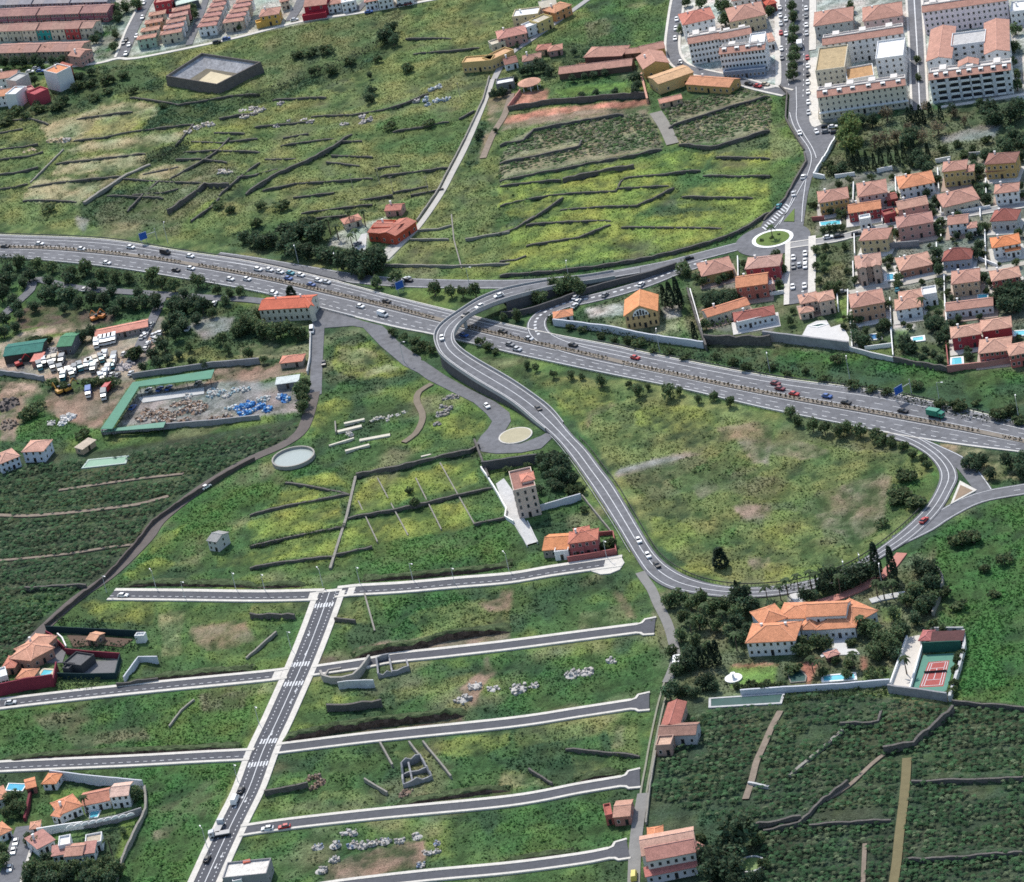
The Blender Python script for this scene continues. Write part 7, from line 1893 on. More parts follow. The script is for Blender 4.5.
# ================================================================ PLANTATIONS
hidv = hid
def free(x, y):
    i = np.clip(np.searchsorted(gx, x), 1, len(gx) - 2); j = np.clip(np.searchsorted(gy, y), 1, len(gy) - 2)
    return not hidv[j, i]
def RA(q):
    a, b = V3(P(q[0], q[1])[0]), V3(P(q[0], q[2])[0])
    return math.atan2(b.y - a.y, b.x - a.x)
def crop(polys, dx, dy, ang, hr, kind, lab, group, stuff_lab, meshes, keep=None, drop=.06):
    out = []
    for t, s in polys:
        pl = [tuple(V3(p))[:2] for p in P(t, s)]
        xs, ys = [p[0] for p in pl], [p[1] for p in pl]
        cx, cy = sum(xs) / len(xs), sum(ys) / len(ys); R_ = max(max(xs) - min(xs), max(ys) - min(ys)) * .8
        c, s_ = math.cos(ang), math.sin(ang)
        U_, V_ = np.meshgrid(np.arange(-R_, R_, dx), np.arange(-R_, R_, dy))
        U_ = U_ + rng.uniform(-.32, .32, U_.shape) * dx; V_ = V_ + rng.uniform(-.32, .32, U_.shape) * dy
        x, y = (cx + U_ * c - V_ * s_).ravel(), (cy + U_ * s_ + V_ * c).ravel()
        k = inpoly(x, y, pl); x, y = x[k], y[k]
        gap = vnoise((x * c + y * s_) / 3.5, (y * c - x * s_), 5.5, 77); k = (gap > (.17 if kind[0] == 'b' else .06)) & ((kind[0] != 'b') | (((y * c - x * s_) % 15) > 1.9)) & (rng.random(len(x)) > drop)
        out += [(a, b) for a, b in zip(x[k], y[k]) if free(a, b)]
    q = [(a, b, *PXs(a, b, 1.0)) for a, b in out]
    vis = [p for p in q if -4 < p[2] < 1028 and -4 < p[3] < 886]
    vis.sort(key=lambda p: p[1])
    for p in vis[:300]:
        o = link(kind, random.choice(meshes), None, (p[0], p[1], random.uniform(*hr[:2])), random.uniform(0, 6.28), (random.uniform(.7, 1.3) * hr[2 if len(hr) > 2 else 1] * .75,) * 3)
        tag(o, lab, kind.replace('_', ' '), group)
    VV, CC = [], []
    base = []
    for me_ in meshes:
        n = len(me_.vertices); v_ = np.zeros(n * 3); me_.vertices.foreach_get('co', v_)
        c_ = np.zeros(n * 4); me_.color_attributes['Col'].data.foreach_get('color', c_)
        base.append((v_.reshape(-1, 3), c_.reshape(-1, 4)[::4, :3]))
    for p in vis[300:]:
        v_, c_ = random.choice(base); a = random.uniform(0, 6.28); sc = random.uniform(.7, 1.3) * hr[2 if len(hr) > 2 else 1] * .75
        M_ = np.array([[math.cos(a), -math.sin(a), 0], [math.sin(a), math.cos(a), 0], [0, 0, 1]]) * sc
        VV.append(v_ @ M_.T + [p[0], p[1], random.uniform(*hr[:2])]); CC.append(c_ * random.uniform(.6, 1.5))
    if VV:
        tag(link(kind + 's', quads(kind + 's', np.concatenate(VV), np.concatenate(CC), LEAF)), stuff_lab, None, None, 'stuff')
    print(kind, len(vis))
crop([('P', '-12,472 100,459 215,440 296,426 290,437 240,460 204,478 176,497 152,516 136,540 104,568 40,618 14,640 -12,655'),
      ('P', '-12,606 42,606 30,640 8,660 -12,672'),
      ('P', '662,716 688,722 712,712 800,698 822,697 890,698 958,708 1034,716 1034,895 752,895 758,845 700,812 652,798')], 1.95, 1.6, RA(('C0', '0,312', '660,238')), (.7, 1.7, 1.75), 'banana_plant',
     'dense leafy banana plant among many alike in the plantation', 'banana plants of the plantation', 'dense green mass of banana plants filling the plantations', BAN)
VN = [_palm(7, b, .9, s) for s, b in ((21, (.075, .145, .050)), (22, (.20, .20, .14)), (23, (.060, .125, .046)))]
crop([('A2', '0,600 60,520 300,455 580,432 615,555 560,578 0,688'), ('A2', '620,400 940,330 1024,350 1024,490 880,540 690,545 640,470')], 1.3, 2.7, RA(('A2', '60,660', '560,560')), (.5, 1.0, 1.7), 'vine_plant',
     'low vine plant among many alike on the walled terraces', 'vine plants of the walled terraces', 'low vine plants covering the walled terraces', VN, drop=.10)
# ================================================================ HEDGES AND TREES
def hedge(t, s, h, w, label, base=(.035, .058, .030), dens=9, name='hedge'):
    pts = smooth([V3(p) for p in P(t, s)], 1.0); pp, cc_ = [], []
    for p, n in zip(pts, normals(pts)):
        for k in range(dens):
            o = n * random.uniform(-w / 2, w / 2); z = random.uniform(.1, h) * random.uniform(.8, 1)
            pp.append((p.x + o.x + random.uniform(-.5, .5), p.y + o.y + random.uniform(-.5, .5), z)); f_ = random.uniform(.6, 1.45); cc_.append((base[0] * f_ * random.uniform(.85, 1.25), base[1] * f_, base[2] * f_))
    me_ = leafmesh(name, np.array(pp), .42, cc_)
    tag(link(name, me_), label, 'hedge')
mdp = [(p.x, p.y) for p in MD]
def med_hedge(a, b, label):
    pts = resample(MD[a:b], max(2, int(sum((q - p).length for p, q in zip(MD[a:b], MD[a + 1:b])) / 2.1)))
    pp, cc_ = [], []
    for p in pts:
        for k in range(11):
            pp.append((p.x + random.uniform(-.5, .5), p.y + random.uniform(-.5, .5), .3 + random.uniform(.1, 1.25))); f_ = random.uniform(.55, 1.4); cc_.append((.070 * f_, .058 * f_, .036 * f_))
    tag(link('median_hedge', leafmesh('median_hedge', np.array(pp), .36, cc_)), label, 'hedge', 'clipped shrubs of the motorway median')
mi = [idx(MD, x, y) for x, y in ((0, 247), (130, 256), (139, 257), (184, 263), (198, 265), (436, 319), (470, 328), (612, 360), (626, 363), (985, 434), (1003, 437), (1060, 448))]
for i, w_ in enumerate(('at the far left of the motorway', 'short one near the blue sign', 'long one above the truck yard', 'under and beyond the viaduct', 'longest, below the estate', 'at the far right of the motorway')):
    med_hedge(mi[2 * i], mi[2 * i + 1], 'row of small brownish median shrubs, ' + w_)
hedge('B2', '190,395 350,440 560,490 770,545 900,565 1024,600', 2.4, 5, 'dark hedge on the bank between mansion wall and motorway')
hedge('B3', '0,590 250,650 450,700 640,745 800,790 1019,815', 2.6, 5, 'dark scrubby hedge along the motorway below the estate', dens=8)
hedge('K6', '380,135 500,150 660,155', 2.4, 3.5, 'dark clipped hedge above the riding ground')
hedge('K6', '470,290 600,300 760,305 880,300', 2.6, 4, 'dense green hedge between riding ground and maroon wall')
hedge('K6', '380,545 500,545 610,550', 2.2, 6, 'broad green hedge above the second estate street', (.045, .08, .03), 14)
hedge('A1', '-40,400 60,370 150,335 260,290 360,250 450,205 520,165 580,140', 3.2, 7, 'long dark hedgerow climbing the slope to a big tree', (.036, .055, .032), 12)
hedge('A0', '560,640 640,610 700,580 740,560', 3.0, 7, 'thick dark hedge beside the pale double wall', (.03, .05, .036), 14)
hedge('D3', '80,170 300,150 480,140', 1.6, 5, 'green hedge under the long pale villa wall', (.04, .075, .028), 10)
hedge('H4', '270,735 350,725 425,705', 2.2, 3, 'bright clipped hedge beside the cream long house', (.06, .11, .03), 14)
hedge('C3', '440,470 340,530 200,590 60,605', 2.0, 3, 'dark low hedge along the lower loop road', dens=7)
hedge('C1', '0,440 120,415 250,390 370,360', 1.6, 3, 'dark green bramble hedge between the yellow plots', (.035, .065, .026), 9)
hedge('B0', '0,175 200,210 420,240 640,270 830,285', 2.6, 6, 'dark shrub belt between motorway and access road', (.034, .055, .032), 10)
hedge('A3', '250,690 420,660 560,640 700,610', 2.6, 4, 'dark hedge along the lower side of the cypress park', dens=9)
MN, ME = 'trees north of the motorway', 'estate garden trees'
trees('dark', 'L4', '60,220,7 110,230,8 150,240,8 200,235,8 270,190,9 290,230,9 330,190,10 370,170,11 410,190,11 260,270,9 320,280,10 380,290,9 430,300,8 480,310,9 540,330,10 580,340,10 620,340,11 660,330,12 700,310,12 730,330,11 690,360,10 600,370,8 640,380,8', 'dense dark tree', 'in the belt below the red farmhouse', MN)
trees('palm', 'L4', '480,170,9 580,130,9 650,130,9 520,200,8 610,220,8 590,240,7', 'palm', 'beside the red farmhouse yard', MN)
trees('round', 'B1', '495,260,6 570,240,7 720,285,7 785,295,6 830,295,6 880,290,7 435,240,4', 'round bushy tree', 'on the wedge between slip road and motorway', MN)
trees('round', 'L6', '370,170,7 410,190,7 450,160,8 480,170,8 510,190,7 250,230,6 290,240,6 320,240,6 180,240,5 160,270,5 120,340,4 185,330,6', 'leafy tree', 'in the gore between viaduct and looping slip road', MN)
trees('cypress', 'M6', '405,100,10 445,90,12 490,70,13 510,110,9 600,330,9', 'dark cypress', 'beside the gabled mansion', ME)
trees('dark', 'M6', '670,120,6 710,100,6 750,110,7 790,100,7 830,100,7 860,90,6 690,150,5 780,140,5', 'dark tree', 'in the clump behind the long cream house', ME)
trees('bush', 'B2', '200,395,3 265,420,3 310,430,3 380,455,3 430,470,3 480,470,4 525,480,4 580,510,3 640,515,3 700,535,3 820,530,3 880,555,4 930,570,4', 'shrub', 'on the bank below the mansion wall', 'bank shrubs', wide=1.2)
trees('bush', 'B3', '30,590,3 90,620,3 160,610,3 230,640,3 290,560,4 350,660,4 420,680,3 480,690,3 600,660,4 690,735,4 760,740,5 830,730,3 920,770,5 960,760,5 1000,800,4', 'shrub', 'on the grassy bank below the estate', 'bank shrubs', wide=1.3)
trees('round', 'B2', '100,565,4 135,575,4 200,600,4 270,605,4 310,610,3 380,625,6 520,660,6 560,650,3 640,665,7 680,665,4 750,695,4 810,685,4 870,705,5 490,640,3', 'roadside tree', 'along the motorway above the oval meadow', 'roadside trees above the oval meadow')
trees('round', 'B3', '100,770,5 130,800,5 190,820,6 235,830,6 290,840,6 325,830,6 375,840,6 440,855,5 470,870,4 500,880,4', 'young roadside tree', 'at the right end of the oval meadow', 'roadside trees above the oval meadow')
trees('bush', 'C3', '450,20,4 500,25,4 545,40,4 580,70,4 620,85,4 640,110,4', 'shrub', 'inside the curve of the loop road', 'loop road shrubs')
trees('bush', 'C3', '540,150,5 570,160,4 520,220,5 550,240,5 600,250,5 510,250,4 580,265,4 460,340,3', 'dark shrub', 'in the meadow near the loop road curve', 'loop road shrubs', wide=1.4)
trees('dark', 'C3', '800,100,6 850,90,6 830,120,5 880,150,5 990,110,7 960,90,7 1010,130,7 1000,80,6 820,80,5', 'leafy tree', 'on the dry island between exit and branch road', 'trees on the dry island')
trees('bush', 'C3', '740,410,4 770,400,5 800,390,5 820,400,4 860,520,3 940,480,4 700,610,4 760,660,4 900,620,3', 'dark bush', 'on the bright green slope', 'slope bushes', wide=1.4)
trees('bush', 'B1', '560,455,4 600,475,4 640,490,5 680,505,5 710,520,5 650,520,4 930,510,4 900,490,4 960,530,3', 'brownish bush', 'beside the foot of the viaduct', 'bushes at the viaduct')
trees('dark', 'M1', '400,150,7 440,110,8 480,140,9 520,130,8 545,160,8 500,200,8 540,230,5 460,260,5 490,280,5 590,230,5 430,210,6 400,110,7 380,300,4', 'dark garden tree', 'right of the tower house', 'tower house garden trees')
trees('bush', 'M1', '560,300,4 600,310,4 640,300,4 300,155,4 170,180,3 650,430,3 780,650,4 820,640,4', 'garden bush', 'round the tower house and rose villa', 'tower house garden trees')
tree('cypress', P('C2', '832,462')[0], 8, 'lone dark conical tree in the oval meadow', wide=2.6, name='conical_tree')
trees('bush', 'C1', '622,214,3.4 640,260,4.4', 'lone round dark bush', 'in the yellow plots')
tree('palm', P('M3', '268,262')[0], 7, 'lone palm on the roundabout lawn')
trees('bush', 'M3', '185,340,1.6 270,318,1.6 330,290,1.2', 'tiny shrub', 'on the roundabout lawn', 'roundabout shrubs')
VG = 'garden trees of the large villa'
trees('dark', 'L0', '20,360,7 60,300,9 100,360,8 150,390,6 30,470,7 20,540,6 60,560,6 110,510,5 240,390,5 440,310,6 480,320,5 720,180,8 760,200,8 800,170,8 570,210,8 620,210,8 660,240,7 690,230,7 540,260,7', 'dark garden tree', 'between loop road and large villa', VG)
trees('cypress', 'L0', '850,110,13 870,190,9 945,130,13 960,200,10 40,300,9 95,340,9', 'tall cypress', 'beside the pink drive of the large villa', VG)
trees('palm', 'L0', '470,225,9 500,240,9 330,270,8 395,245,8 600,195,9 640,250,9 290,300,7 210,300,6 900,290,8 950,280,8 860,280,8 770,490,8 480,725,7 520,745,7 720,700,7', 'palm', 'in the large villa grounds', VG)
trees('round', 'L0', '500,590,6 560,600,6 420,600,6 440,650,6 400,640,5 790,510,7 840,520,7 880,560,6 940,570,7 970,560,7 860,620,6 960,620,7 830,640,5', 'leafy tree', 'in front of the large villa', VG)
trees('bush', 'L0', '720,590,3 700,600,3 620,705,3 700,715,4 540,770,4 350,760,4 390,745,4 300,840,4 820,770,4 860,790,4 900,760,3 690,780,4', 'garden bush', 'round the light blue pool', VG)
trees('dark', 'L1', '350,30,8 400,60,8 420,120,8 310,200,6 350,250,7 400,240,7 330,330,6 240,400,7 200,430,6 200,540,6', 'dark tree', 'on the slope between villa and tennis court', VG)
trees('bush', 'L1', '430,380,5 480,400,4 560,400,3 545,720,4 565,640,4 575,580,4 535,760,4 585,540,4', 'shrub', 'round the tennis court', VG)
tree('palm', P('L1', '265,610')[0], 8, 'single palm growing out of the pale terrace', VG)
trees('cypress', 'M5', '435,120,8 475,130,8 515,100,9 555,90,10', 'slim cypress', 'in the row above the fountain lawn', VG)
trees('dark', 'M5', '210,350,9 330,360,5 390,370,5 450,310,6 500,300,6 540,330,5 330,90,7 380,110,7 350,170,6 300,140,6', 'dark tree', 'left of the fountain lawn', VG)
trees('bush', 'M5', '700,330,3 760,340,3 810,320,4 850,330,3 910,330,4 290,370,4 940,320,4 980,330,3', 'small bush', 'along the lower edge of the fountain lawn', VG)
tree('dark', P('D2', '890,640')[0], 14, 'very large black green tree at the plantation corner', name='large_tree', wide=1.15)
trees('dark', 'D2', '780,740,10 830,770,11 870,790,10 790,800,10 880,740,9 830,720,8 940,830,6 900,850,8 990,830,5', 'big dark tree', 'around the small round basin', 'dark trees at the manor')
trees('bush', 'D2', '760,680,4 1000,780,4 700,690,3 980,690,4', 'shrub', 'behind the old manor', 'dark trees at the manor')
trees('round', 'P', '668,600,6 678,596,7 690,603,6 700,598,7 712,606,7 724,603,6 736,612,7 684,616,6 698,620,7 716,624,6 730,630,6 680,634,6 694,640,6 708,646,5 672,650,5 738,598,6 676,668,5 690,656,4', 'garden tree', 'between country lane and large villa', VG)
trees('palm', 'P', '705,612,9 722,618,8 690,628,9 735,640,8', 'garden palm', 'in the thicket left of the large villa', VG)
trees('round', 'P', '905,598,6 915,590,7 925,584,6 893,612,6 921,606,6 930,598,6 900,625,5 888,640,6 876,652,6', 'garden tree', 'on the right flank of the large villa', VG)
trees('dark', 'B0', '30,215,7 110,235,7 190,250,7 260,240,7 360,265,6 430,290,6 540,300,6 610,320,6 720,300,6 650,430,6 700,330,7 820,350,6 770,400,6 660,560,5 700,540,5 250,360,5 130,350,6 60,350,7', 'thick dark tree', 'filling the slope above the truck yard', 'trees of the access road')
trees('bush', 'A3', '250,640,4 270,660,4 420,690,3 500,690,3 560,670,4 700,580,4 760,560,4 820,580,4 870,540,4 780,600,4', 'park bush', 'under the cypress park trees', 'park trees')
trees('round', 'P', '858,208,4 866,214,3 884,200,4 893,214,4 910,214,4 918,206,4 932,212,4 941,221,4 958,214,4 968,222,4 985,226,4 998,214,4 1010,220,4 1018,232,4 862,262,4 875,268,4 890,258,4 898,284,4 914,262,4 936,262,4 940,282,4 968,288,4 990,282,4 1004,290,4 1016,262,4 888,304,4 938,312,4 944,330,4 866,330,4 880,336,4', 'small leafy tree', 'filling the lots of the hillside estate', 'estate garden trees')
trees('palm', 'K7', '540,275,8 700,545,9', 'big palm', 'in the lower left villa gardens')
LV = 'trees of the lower left gardens'
trees('round', 'K7', '180,500,5 230,520,5 60,250,6 110,290,6 40,330,5 100,220,5 840,210,6 870,200,5 790,450,3 200,690,7 260,700,7 320,690,6 400,690,6 480,690,7 560,680,7 620,720,7 680,660,7 740,690,7 10,640,6 20,560,5', 'leafy tree', 'in the lower left villa gardens', LV)
trees('dark', 'K7', '330,750,7 250,750,7 540,730,7 700,740,6 160,740,6 430,740,6 600,770,6 300,620,5', 'dark tree', 'along the bottom edge below the white villas', LV)
LY = 'trees of the access road'
trees('round', 'B0', '70,180,7 140,190,7 200,200,6 330,200,8 280,220,7 400,230,7 450,240,7 500,240,6 590,230,8 630,260,7 680,270,7 770,250,8 850,290,5 900,300,5 940,295,5', 'roadside tree', 'between motorway and access road', LY)
trees('dark', 'B0', '170,300,8 220,290,9 260,300,9 300,340,7 350,320,8 400,330,8 440,370,6 480,330,7 520,340,7 560,330,8 600,340,8 670,340,8 710,350,8 760,340,8 790,350,8 690,400,8 720,420,7 680,460,7 640,500,8 600,540,7 620,570,6 560,590,5 530,540,5', 'dense dark tree', 'around the truck yard approach', LY)
trees('round', 'B0', '750,570,4 870,480,6 960,410,7 930,450,6 1000,420,7 890,520,5 740,510,5 830,380,5 880,330,5 800,580,4 980,540,4', 'scattered tree', 'in the gardens left of the white house', LY)
trees('dark', 'B0', '20,250,9 0,300,9 40,330,7 20,400,7 60,430,6 10,450,7 90,260,6 70,390,5', 'dark tree', 'at the left edge beside the access road', LY)
trees('round', 'L5', '30,190,8 80,200,7 130,220,8 180,230,8 220,220,7 270,210,7 320,230,7 350,240,6 40,350,5 130,390,4 340,560,7 360,610,7 350,660,7 370,530,6 100,130,5', 'leafy tree', 'below and beside the cream house', LY)
tree('cypress', P('L5', '290,25')[0], 8, 'dark conical tree behind the cream house roof', LY, wide=2.4)
trees('dark', 'K4', '510,210,7 570,200,7', 'dark tree', 'between green shed and salmon workshop', LY)
trees('bush', 'K4', '200,240,4 250,250,4 300,240,4 330,510,5 400,540,4 560,510,5 620,500,4 700,510,5 850,330,6 160,720,5 200,690,5 240,650,4 520,840,4', 'bush', 'round the truck yard', LY, wide=1.3)
HS = 'hillside trees'
trees('dark', 'A1', '530,130,9 550,100,7 560,150,7 470,380,6 480,350,5 470,290,4', 'dark hillside tree', 'on the upper green slope', HS)
trees('bush', 'A1', '230,200,5 300,190,5 250,270,5 320,270,5 390,230,5 180,210,4 500,230,4 620,260,5 550,490,4 120,800,5 200,870,6 20,870,5 40,800,4 700,480,4', 'bush', 'scattered over the upper green slope', HS, wide=1.3)
trees('bush', 'A0', '300,330,5 350,320,5 420,310,5 480,290,4 220,410,5 150,420,5 250,390,5 100,450,4 420,350,4 370,380,4 190,815,4 900,820,4 850,800,4 640,410,3 300,290,4 520,350,4 20,470,5 60,430,5', 'bush', 'scattered over the left hillside', HS, wide=1.4)
PK_ = 'park trees'
trees('light', 'A3', '340,500,12 350,560,12 330,470,9 310,530,8', 'tall bright green tree', 'at the avenue corner of the park', PK_)
trees('dry', 'A3', '470,540,7 430,550,7 520,530,7 620,530,7 680,500,7 480,445,8 640,415,7 750,440,5 560,500,6 780,470,5', 'bare brownish tree', 'in the cypress park', PK_)
trees('cypress', 'A3', '330,610,8 370,622,9 400,627,9 430,632,8 455,612,9 490,607,9 520,602,8 545,592,9 580,575,9 640,592,8 350,632,7', 'dark cypress', 'in the lower cypress row of the park', PK_)
trees('cypress', 'A3', '565,450,8 580,442,8 610,442,8 650,432,8 690,442,8 600,462,7 625,457,7', 'dark cypress', 'at the lower end of the narrow apartment street', PK_)
trees('dark', 'A3', '380,460,7 420,470,7 880,430,10 900,450,9 840,400,6 960,440,9 1000,420,9 940,560,8 980,520,9 1010,550,9 560,540,9 580,520,9 600,600,6 620,620,6 860,600,6 740,430,6 900,600,5 300,650,6 820,620,5', 'dark park tree', 'below the apartment blocks', PK_)
trees('round', 'A3', '110,20,6 112,60,6 115,110,6 110,150,6 115,220,6 112,260,6 110,290,6 118,190,5', 'round street tree', 'in the avenue median', 'avenue median trees', order='the top')
trees('round', 'A3', '980,180,6 970,240,6 985,290,6 990,330,6 985,110,6 330,60,6 340,20,6 600,230,4 605,300,4', 'street tree', 'beside the grey apartment block', PK_)
trees('round', 'H0', '200,600,3.5 260,600,3.5 330,610,3.5 380,620,3.5 200,760,3.5 300,740,4 360,740,3.5 780,760,4 820,790,4 250,740,3.5 820,470,4 420,330,4 330,370,4 400,420,4', 'garden tree', 'near the ochre corner villa', ME)
trees('dark', 'H1', '590,210,6 640,240,6 560,230,5 190,450,4 270,500,5 300,540,4 700,500,5 650,450,5 640,400,5 700,380,4 960,130,6 1000,120,6 860,60,8 150,200,7 200,220,6 60,160,6 240,560,4 280,740,5 450,800,4 560,810,4 640,760,5 990,380,4 250,330,5', 'dark garden tree', 'between the upper estate villas', ME)
trees('round', 'H2', '140,300,4 200,330,4 160,430,4 250,480,5 290,500,6 480,420,4 330,460,4 840,400,4 860,330,4 440,740,5 500,760,4 700,790,5 740,800,5 130,160,4 220,140,4 380,130,4 200,230,4', 'leafy tree', 'in and below the overgrown estate plot', ME)
trees('dark', 'H3', '270,260,6 290,320,6 280,180,6 640,120,6 620,180,6 560,190,5 680,380,5 150,320,4 840,540,8 900,520,9 960,540,9 1000,560,8 860,610,8 930,620,8 980,490,8 780,580,6 230,780,6 280,760,5 330,800,5 200,750,5 640,730,3 450,590,3 400,570,3', 'dark garden tree', 'between the lower estate villas', ME)
tree('palm', P('H3', '150,640')[0], 9, 'tall palm beside the white villa with sloping pink roof', ME)
trees('dark', 'H5', '40,260,6 60,290,6 100,280,5 30,220,5 180,220,5 335,310,8 350,330,7 320,330,6 480,190,6 520,180,5 560,230,5 520,270,6 560,280,5 450,350,4 490,370,4 530,400,4 430,390,4 690,380,4 700,350,4 640,160,4 600,190,4', 'garden tree', 'along the lower estate gardens', ME)
trees('round', 'H4', '150,310,5 190,350,5 380,310,4 430,290,4 330,340,4 860,200,4 880,240,4 820,120,5 215,710,5 50,270,5 20,230,6 960,600,3 840,360,4 550,200,4 940,680,4', 'garden tree', 'around the bungalows below the roundabout', ME)
trees('dark', 'H4', '220,500,5 260,480,6 300,470,6 340,490,6 390,460,6 440,460,6 470,470,5 240,530,5 320,520,5', 'dark tree', 'in the thicket between bungalow and long cream house', ME)
trees('dark', 'K3', '430,300,6 400,330,6 370,330,6 460,320,6 490,340,5 350,340,5 320,380,5 600,380,4 650,370,4 700,360,4 760,350,4 900,370,7 905,410,6 900,440,5 640,460,4 710,450,4 800,440,4 220,450,5 260,440,5 150,640,4 130,660,4 220,630,3 860,230,4 600,250,4 560,350,4 330,220,3', 'dark garden tree', 'around the hacienda', 'hacienda trees')
trees('round', 'H6', '430,140,7 440,40,7 400,30,7 240,10,6 90,220,5 780,80,5 130,10,5', 'courtyard tree', 'between the pale apartments', PK_)
trees('dry', 'K0', '60,410,6 200,420,7 400,410,7 540,380,6 130,430,6 300,420,6', 'yellowish tree', 'in front of the lowest terraced row', 'terrace trees')
trees('dark', 'K0', '30,480,7 100,490,7 170,490,7 260,480,7 330,490,6 420,480,6 480,470,6 790,270,5 760,300,6 900,80,6 940,140,5 270,630,5 300,840,5 640,600,5 700,640,5 600,700,5 520,790,5 730,560,5', 'dark tree', 'around the terraced houses on the left', 'terrace trees')
trees('round', 'K1', '620,130,6 660,100,6 640,60,6 50,60,7 120,40,7 200,20,7 60,120,6 1020,210,4 40,260,5 30,360,5', 'tree', 'between the far pink roofed terraces', 'terrace trees')
# ================================================================ VEHICLES
def along(px, py, pts=None, rev=False):
    """a second image point further along the motorway"""
    L = pts or MD
    i = min(max(idx(L, px, py), 2), len(L) - 3); a, b = PXs(*L[i - 1]), PXs(*L[i + 1])
    s = -1 if rev else 1
    return px + s * (b[0] - a[0]), py + s * (b[1] - a[1])
def traffic(t, s, where, pts=None, z=.20, zz=None):
    for i, q in enumerate(s.split()):
        v = q.split(','); p = P(t, v[0] + ',' + v[1])[0]; kind = v[3] if len(v) > 3 else 'car'
        a = along(p[0], p[1], pts)
        car('P', '%f,%f' % p[:2], '%f,%f' % a, v[2], f'{v[2]} {kind}, {nth(i)} from the left {where}', 'vehicles on the roads', kind, z if zz is None else zz)
traffic('B0', '20,122,black 155,112,white 320,132,white 512,125,white 648,147,black,van 745,160,white 1010,210,white', 'on the far motorway carriageway, western stretch')
traffic('B0', '418,187,white 690,215,black 748,208,white 902,250,white 968,250,white', 'on the near motorway carriageway, western stretch')
traffic('B1', '32,212,white 76,214,white 116,222,white 158,226,teal 198,234,white 268,256,white 300,262,silver', 'in the outer lane queue before the viaduct')
traffic('B1', '150,247,blue 240,272,blue 535,337,black', 'in the inner far lane before the viaduct')
traffic('B1', '92,302,white 432,357,white 520,390,white,van', 'on the near carriageway before the viaduct')
traffic('B1', '838,470,blue 990,455,black', 'just beyond the viaduct')
traffic('B2', '110,468,silver 277,492,black 513,540,red', 'on the far carriageway below the mansion')
traffic('B2', '38,490,grey 65,508,silver', 'on the near carriageway below the mansion')
traffic('B3', '45,659,maroon 63,679,maroon 118,700,red 247,709,blue 322,734,black 545,767,black', 'on the motorway below the estate')
traffic('B1', '620,255,black', 'on the slip road beside the blue sign', sp)
traffic('B2', '715,162,black', 'on the connector road below the yellow field', sp)
def ramp_car(t, s, c, label, z, lane=0):
    p = P(t, s)[0]; a = along(p[0], p[1], rc); car('P', '%f,%f' % p[:2], '%f,%f' % a, c, label, 'vehicles on the roads', 'car', z)
ramp_car('B1', '752,480', 'white', 'white car rounding the tight bend of the viaduct', 6.5)
ramp_car('B1', '900,357', 'white', 'white car on the viaduct above the motorway', 6.5)
ramp_car('B1', '975,315', 'white', 'white car entering the viaduct', 6.2)
ramp_car('B1', '845,390', 'black', 'black car on the inner lane of the viaduct bend', 6.5)
ramp_car('B2', '145,733', 'black', 'black car on the straight ramp past the service road', 1.6)
ramp_car('C2', '525,398', 'white', 'white car, topmost of three on the loop road', .38)
ramp_car('C2', '560,455', 'white', 'white car in the middle of three on the loop road', .38)
ramp_car('C2', '595,492', 'black', 'black car, lowest of three on the loop road', .38)
ramp_car('C3', '627,333', 'red', 'red car at the tip of the triangular island', .38)
car('B1', '928,747', '940,760', 'white', 'white car on the service road near the round island')
car('L5', '408,230', '400,330', 'white', 'white van parked at the corner of the white house', kind='van')
car('L5', '476,416', '470,500', 'black', 'black car parked beside the farm road')
car('L5', '190,17', '230,24', 'white', 'white car on the motorway behind the cream house')
# box lorry in green
def lorry(t, s, to, cab, box, label, z=.22, L=7.0):
    p, q = P(t, s)[0], P(t, to)[0]; a, b = G(p[0], p[1], z + 1), G(q[0], q[1], z + 1)
    r = thing('lorry', label, 'lorry', (a[0], a[1], z), math.atan2(b[1] - a[1], b[0] - a[0]), 'lorries')
    MB().prism([(L / 2 - 1.8, -1.1), (L / 2, -1.05), (L / 2, 1.05), (L / 2 - 1.8, 1.1)], .5, [2.6, 2.2, 2.2, 2.6]).build('cab', paint(CCOL[cab]), r)
    MB().box(L / 2 - .2, L / 2 + .02, -.95, .95, 1.35, 2.05).box(L / 2 - 1.2, L / 2 - .5, -1.13, 1.13, 1.4, 2.0).build('windows', GLASSC, r)
    MB().box(-L / 2, L / 2 - 2.0, -1.2, 1.2, .9, 3.1 if box != 'flat' else 1.25).build('cargo_box', paint(CCOL.get(box, (.3, .3, .3))), r)
    MB().box(-L / 2, L / 2 - .2, -.5, .5, .45, .88).build('chassis', DARKM, r)
    for sx in (-.32, -.18, .34):
        for sy in (-1, 1): link('wheel', _wh, r, (sx * L, sy * 1.0, .45), 0, (1.4, 1.6, 1.4))
p = P('B3', '673,782')[0]; a = along(*p); lorry('P', '%f,%f' % p, '%f,%f' % a, 'green', 'green', 'green box lorry on the motorway near the gantry sign')
lorry('M5', '272,165', '280,60', 'white', 'white', 'white box lorry parked at the head of the grassy lane')
lorry('A3', '140,175', '140,100', 'white', 'white', 'white box lorry on the avenue beside the apartments')
lorry('M2', '330,400', '350,360', 'silver', 'flat', 'white flatbed lorry parked on the main street verge, upper of two')
lorry('M2', '335,455', '250,470', 'silver', 'flat', 'white flatbed lorry parked across the main street verge, lower of two')
car('M2', '468,170', '500,90', 'white', 'white van parked on the left pavement of the main street', kind='van', z=.4)
car('M2', '745,412', '650,425', 'white', 'white car parked in the mouth of the fourth street')
car('M2', '890,397', '800,412', 'red', 'red car parked at the kerb of the fourth street')
car('M2', '230,670', '260,610', 'black', 'black car parked on the lower main street pavement', z=.4)
car('M2', '520,85', '545,30', 'black', 'dark car driving up the main street')
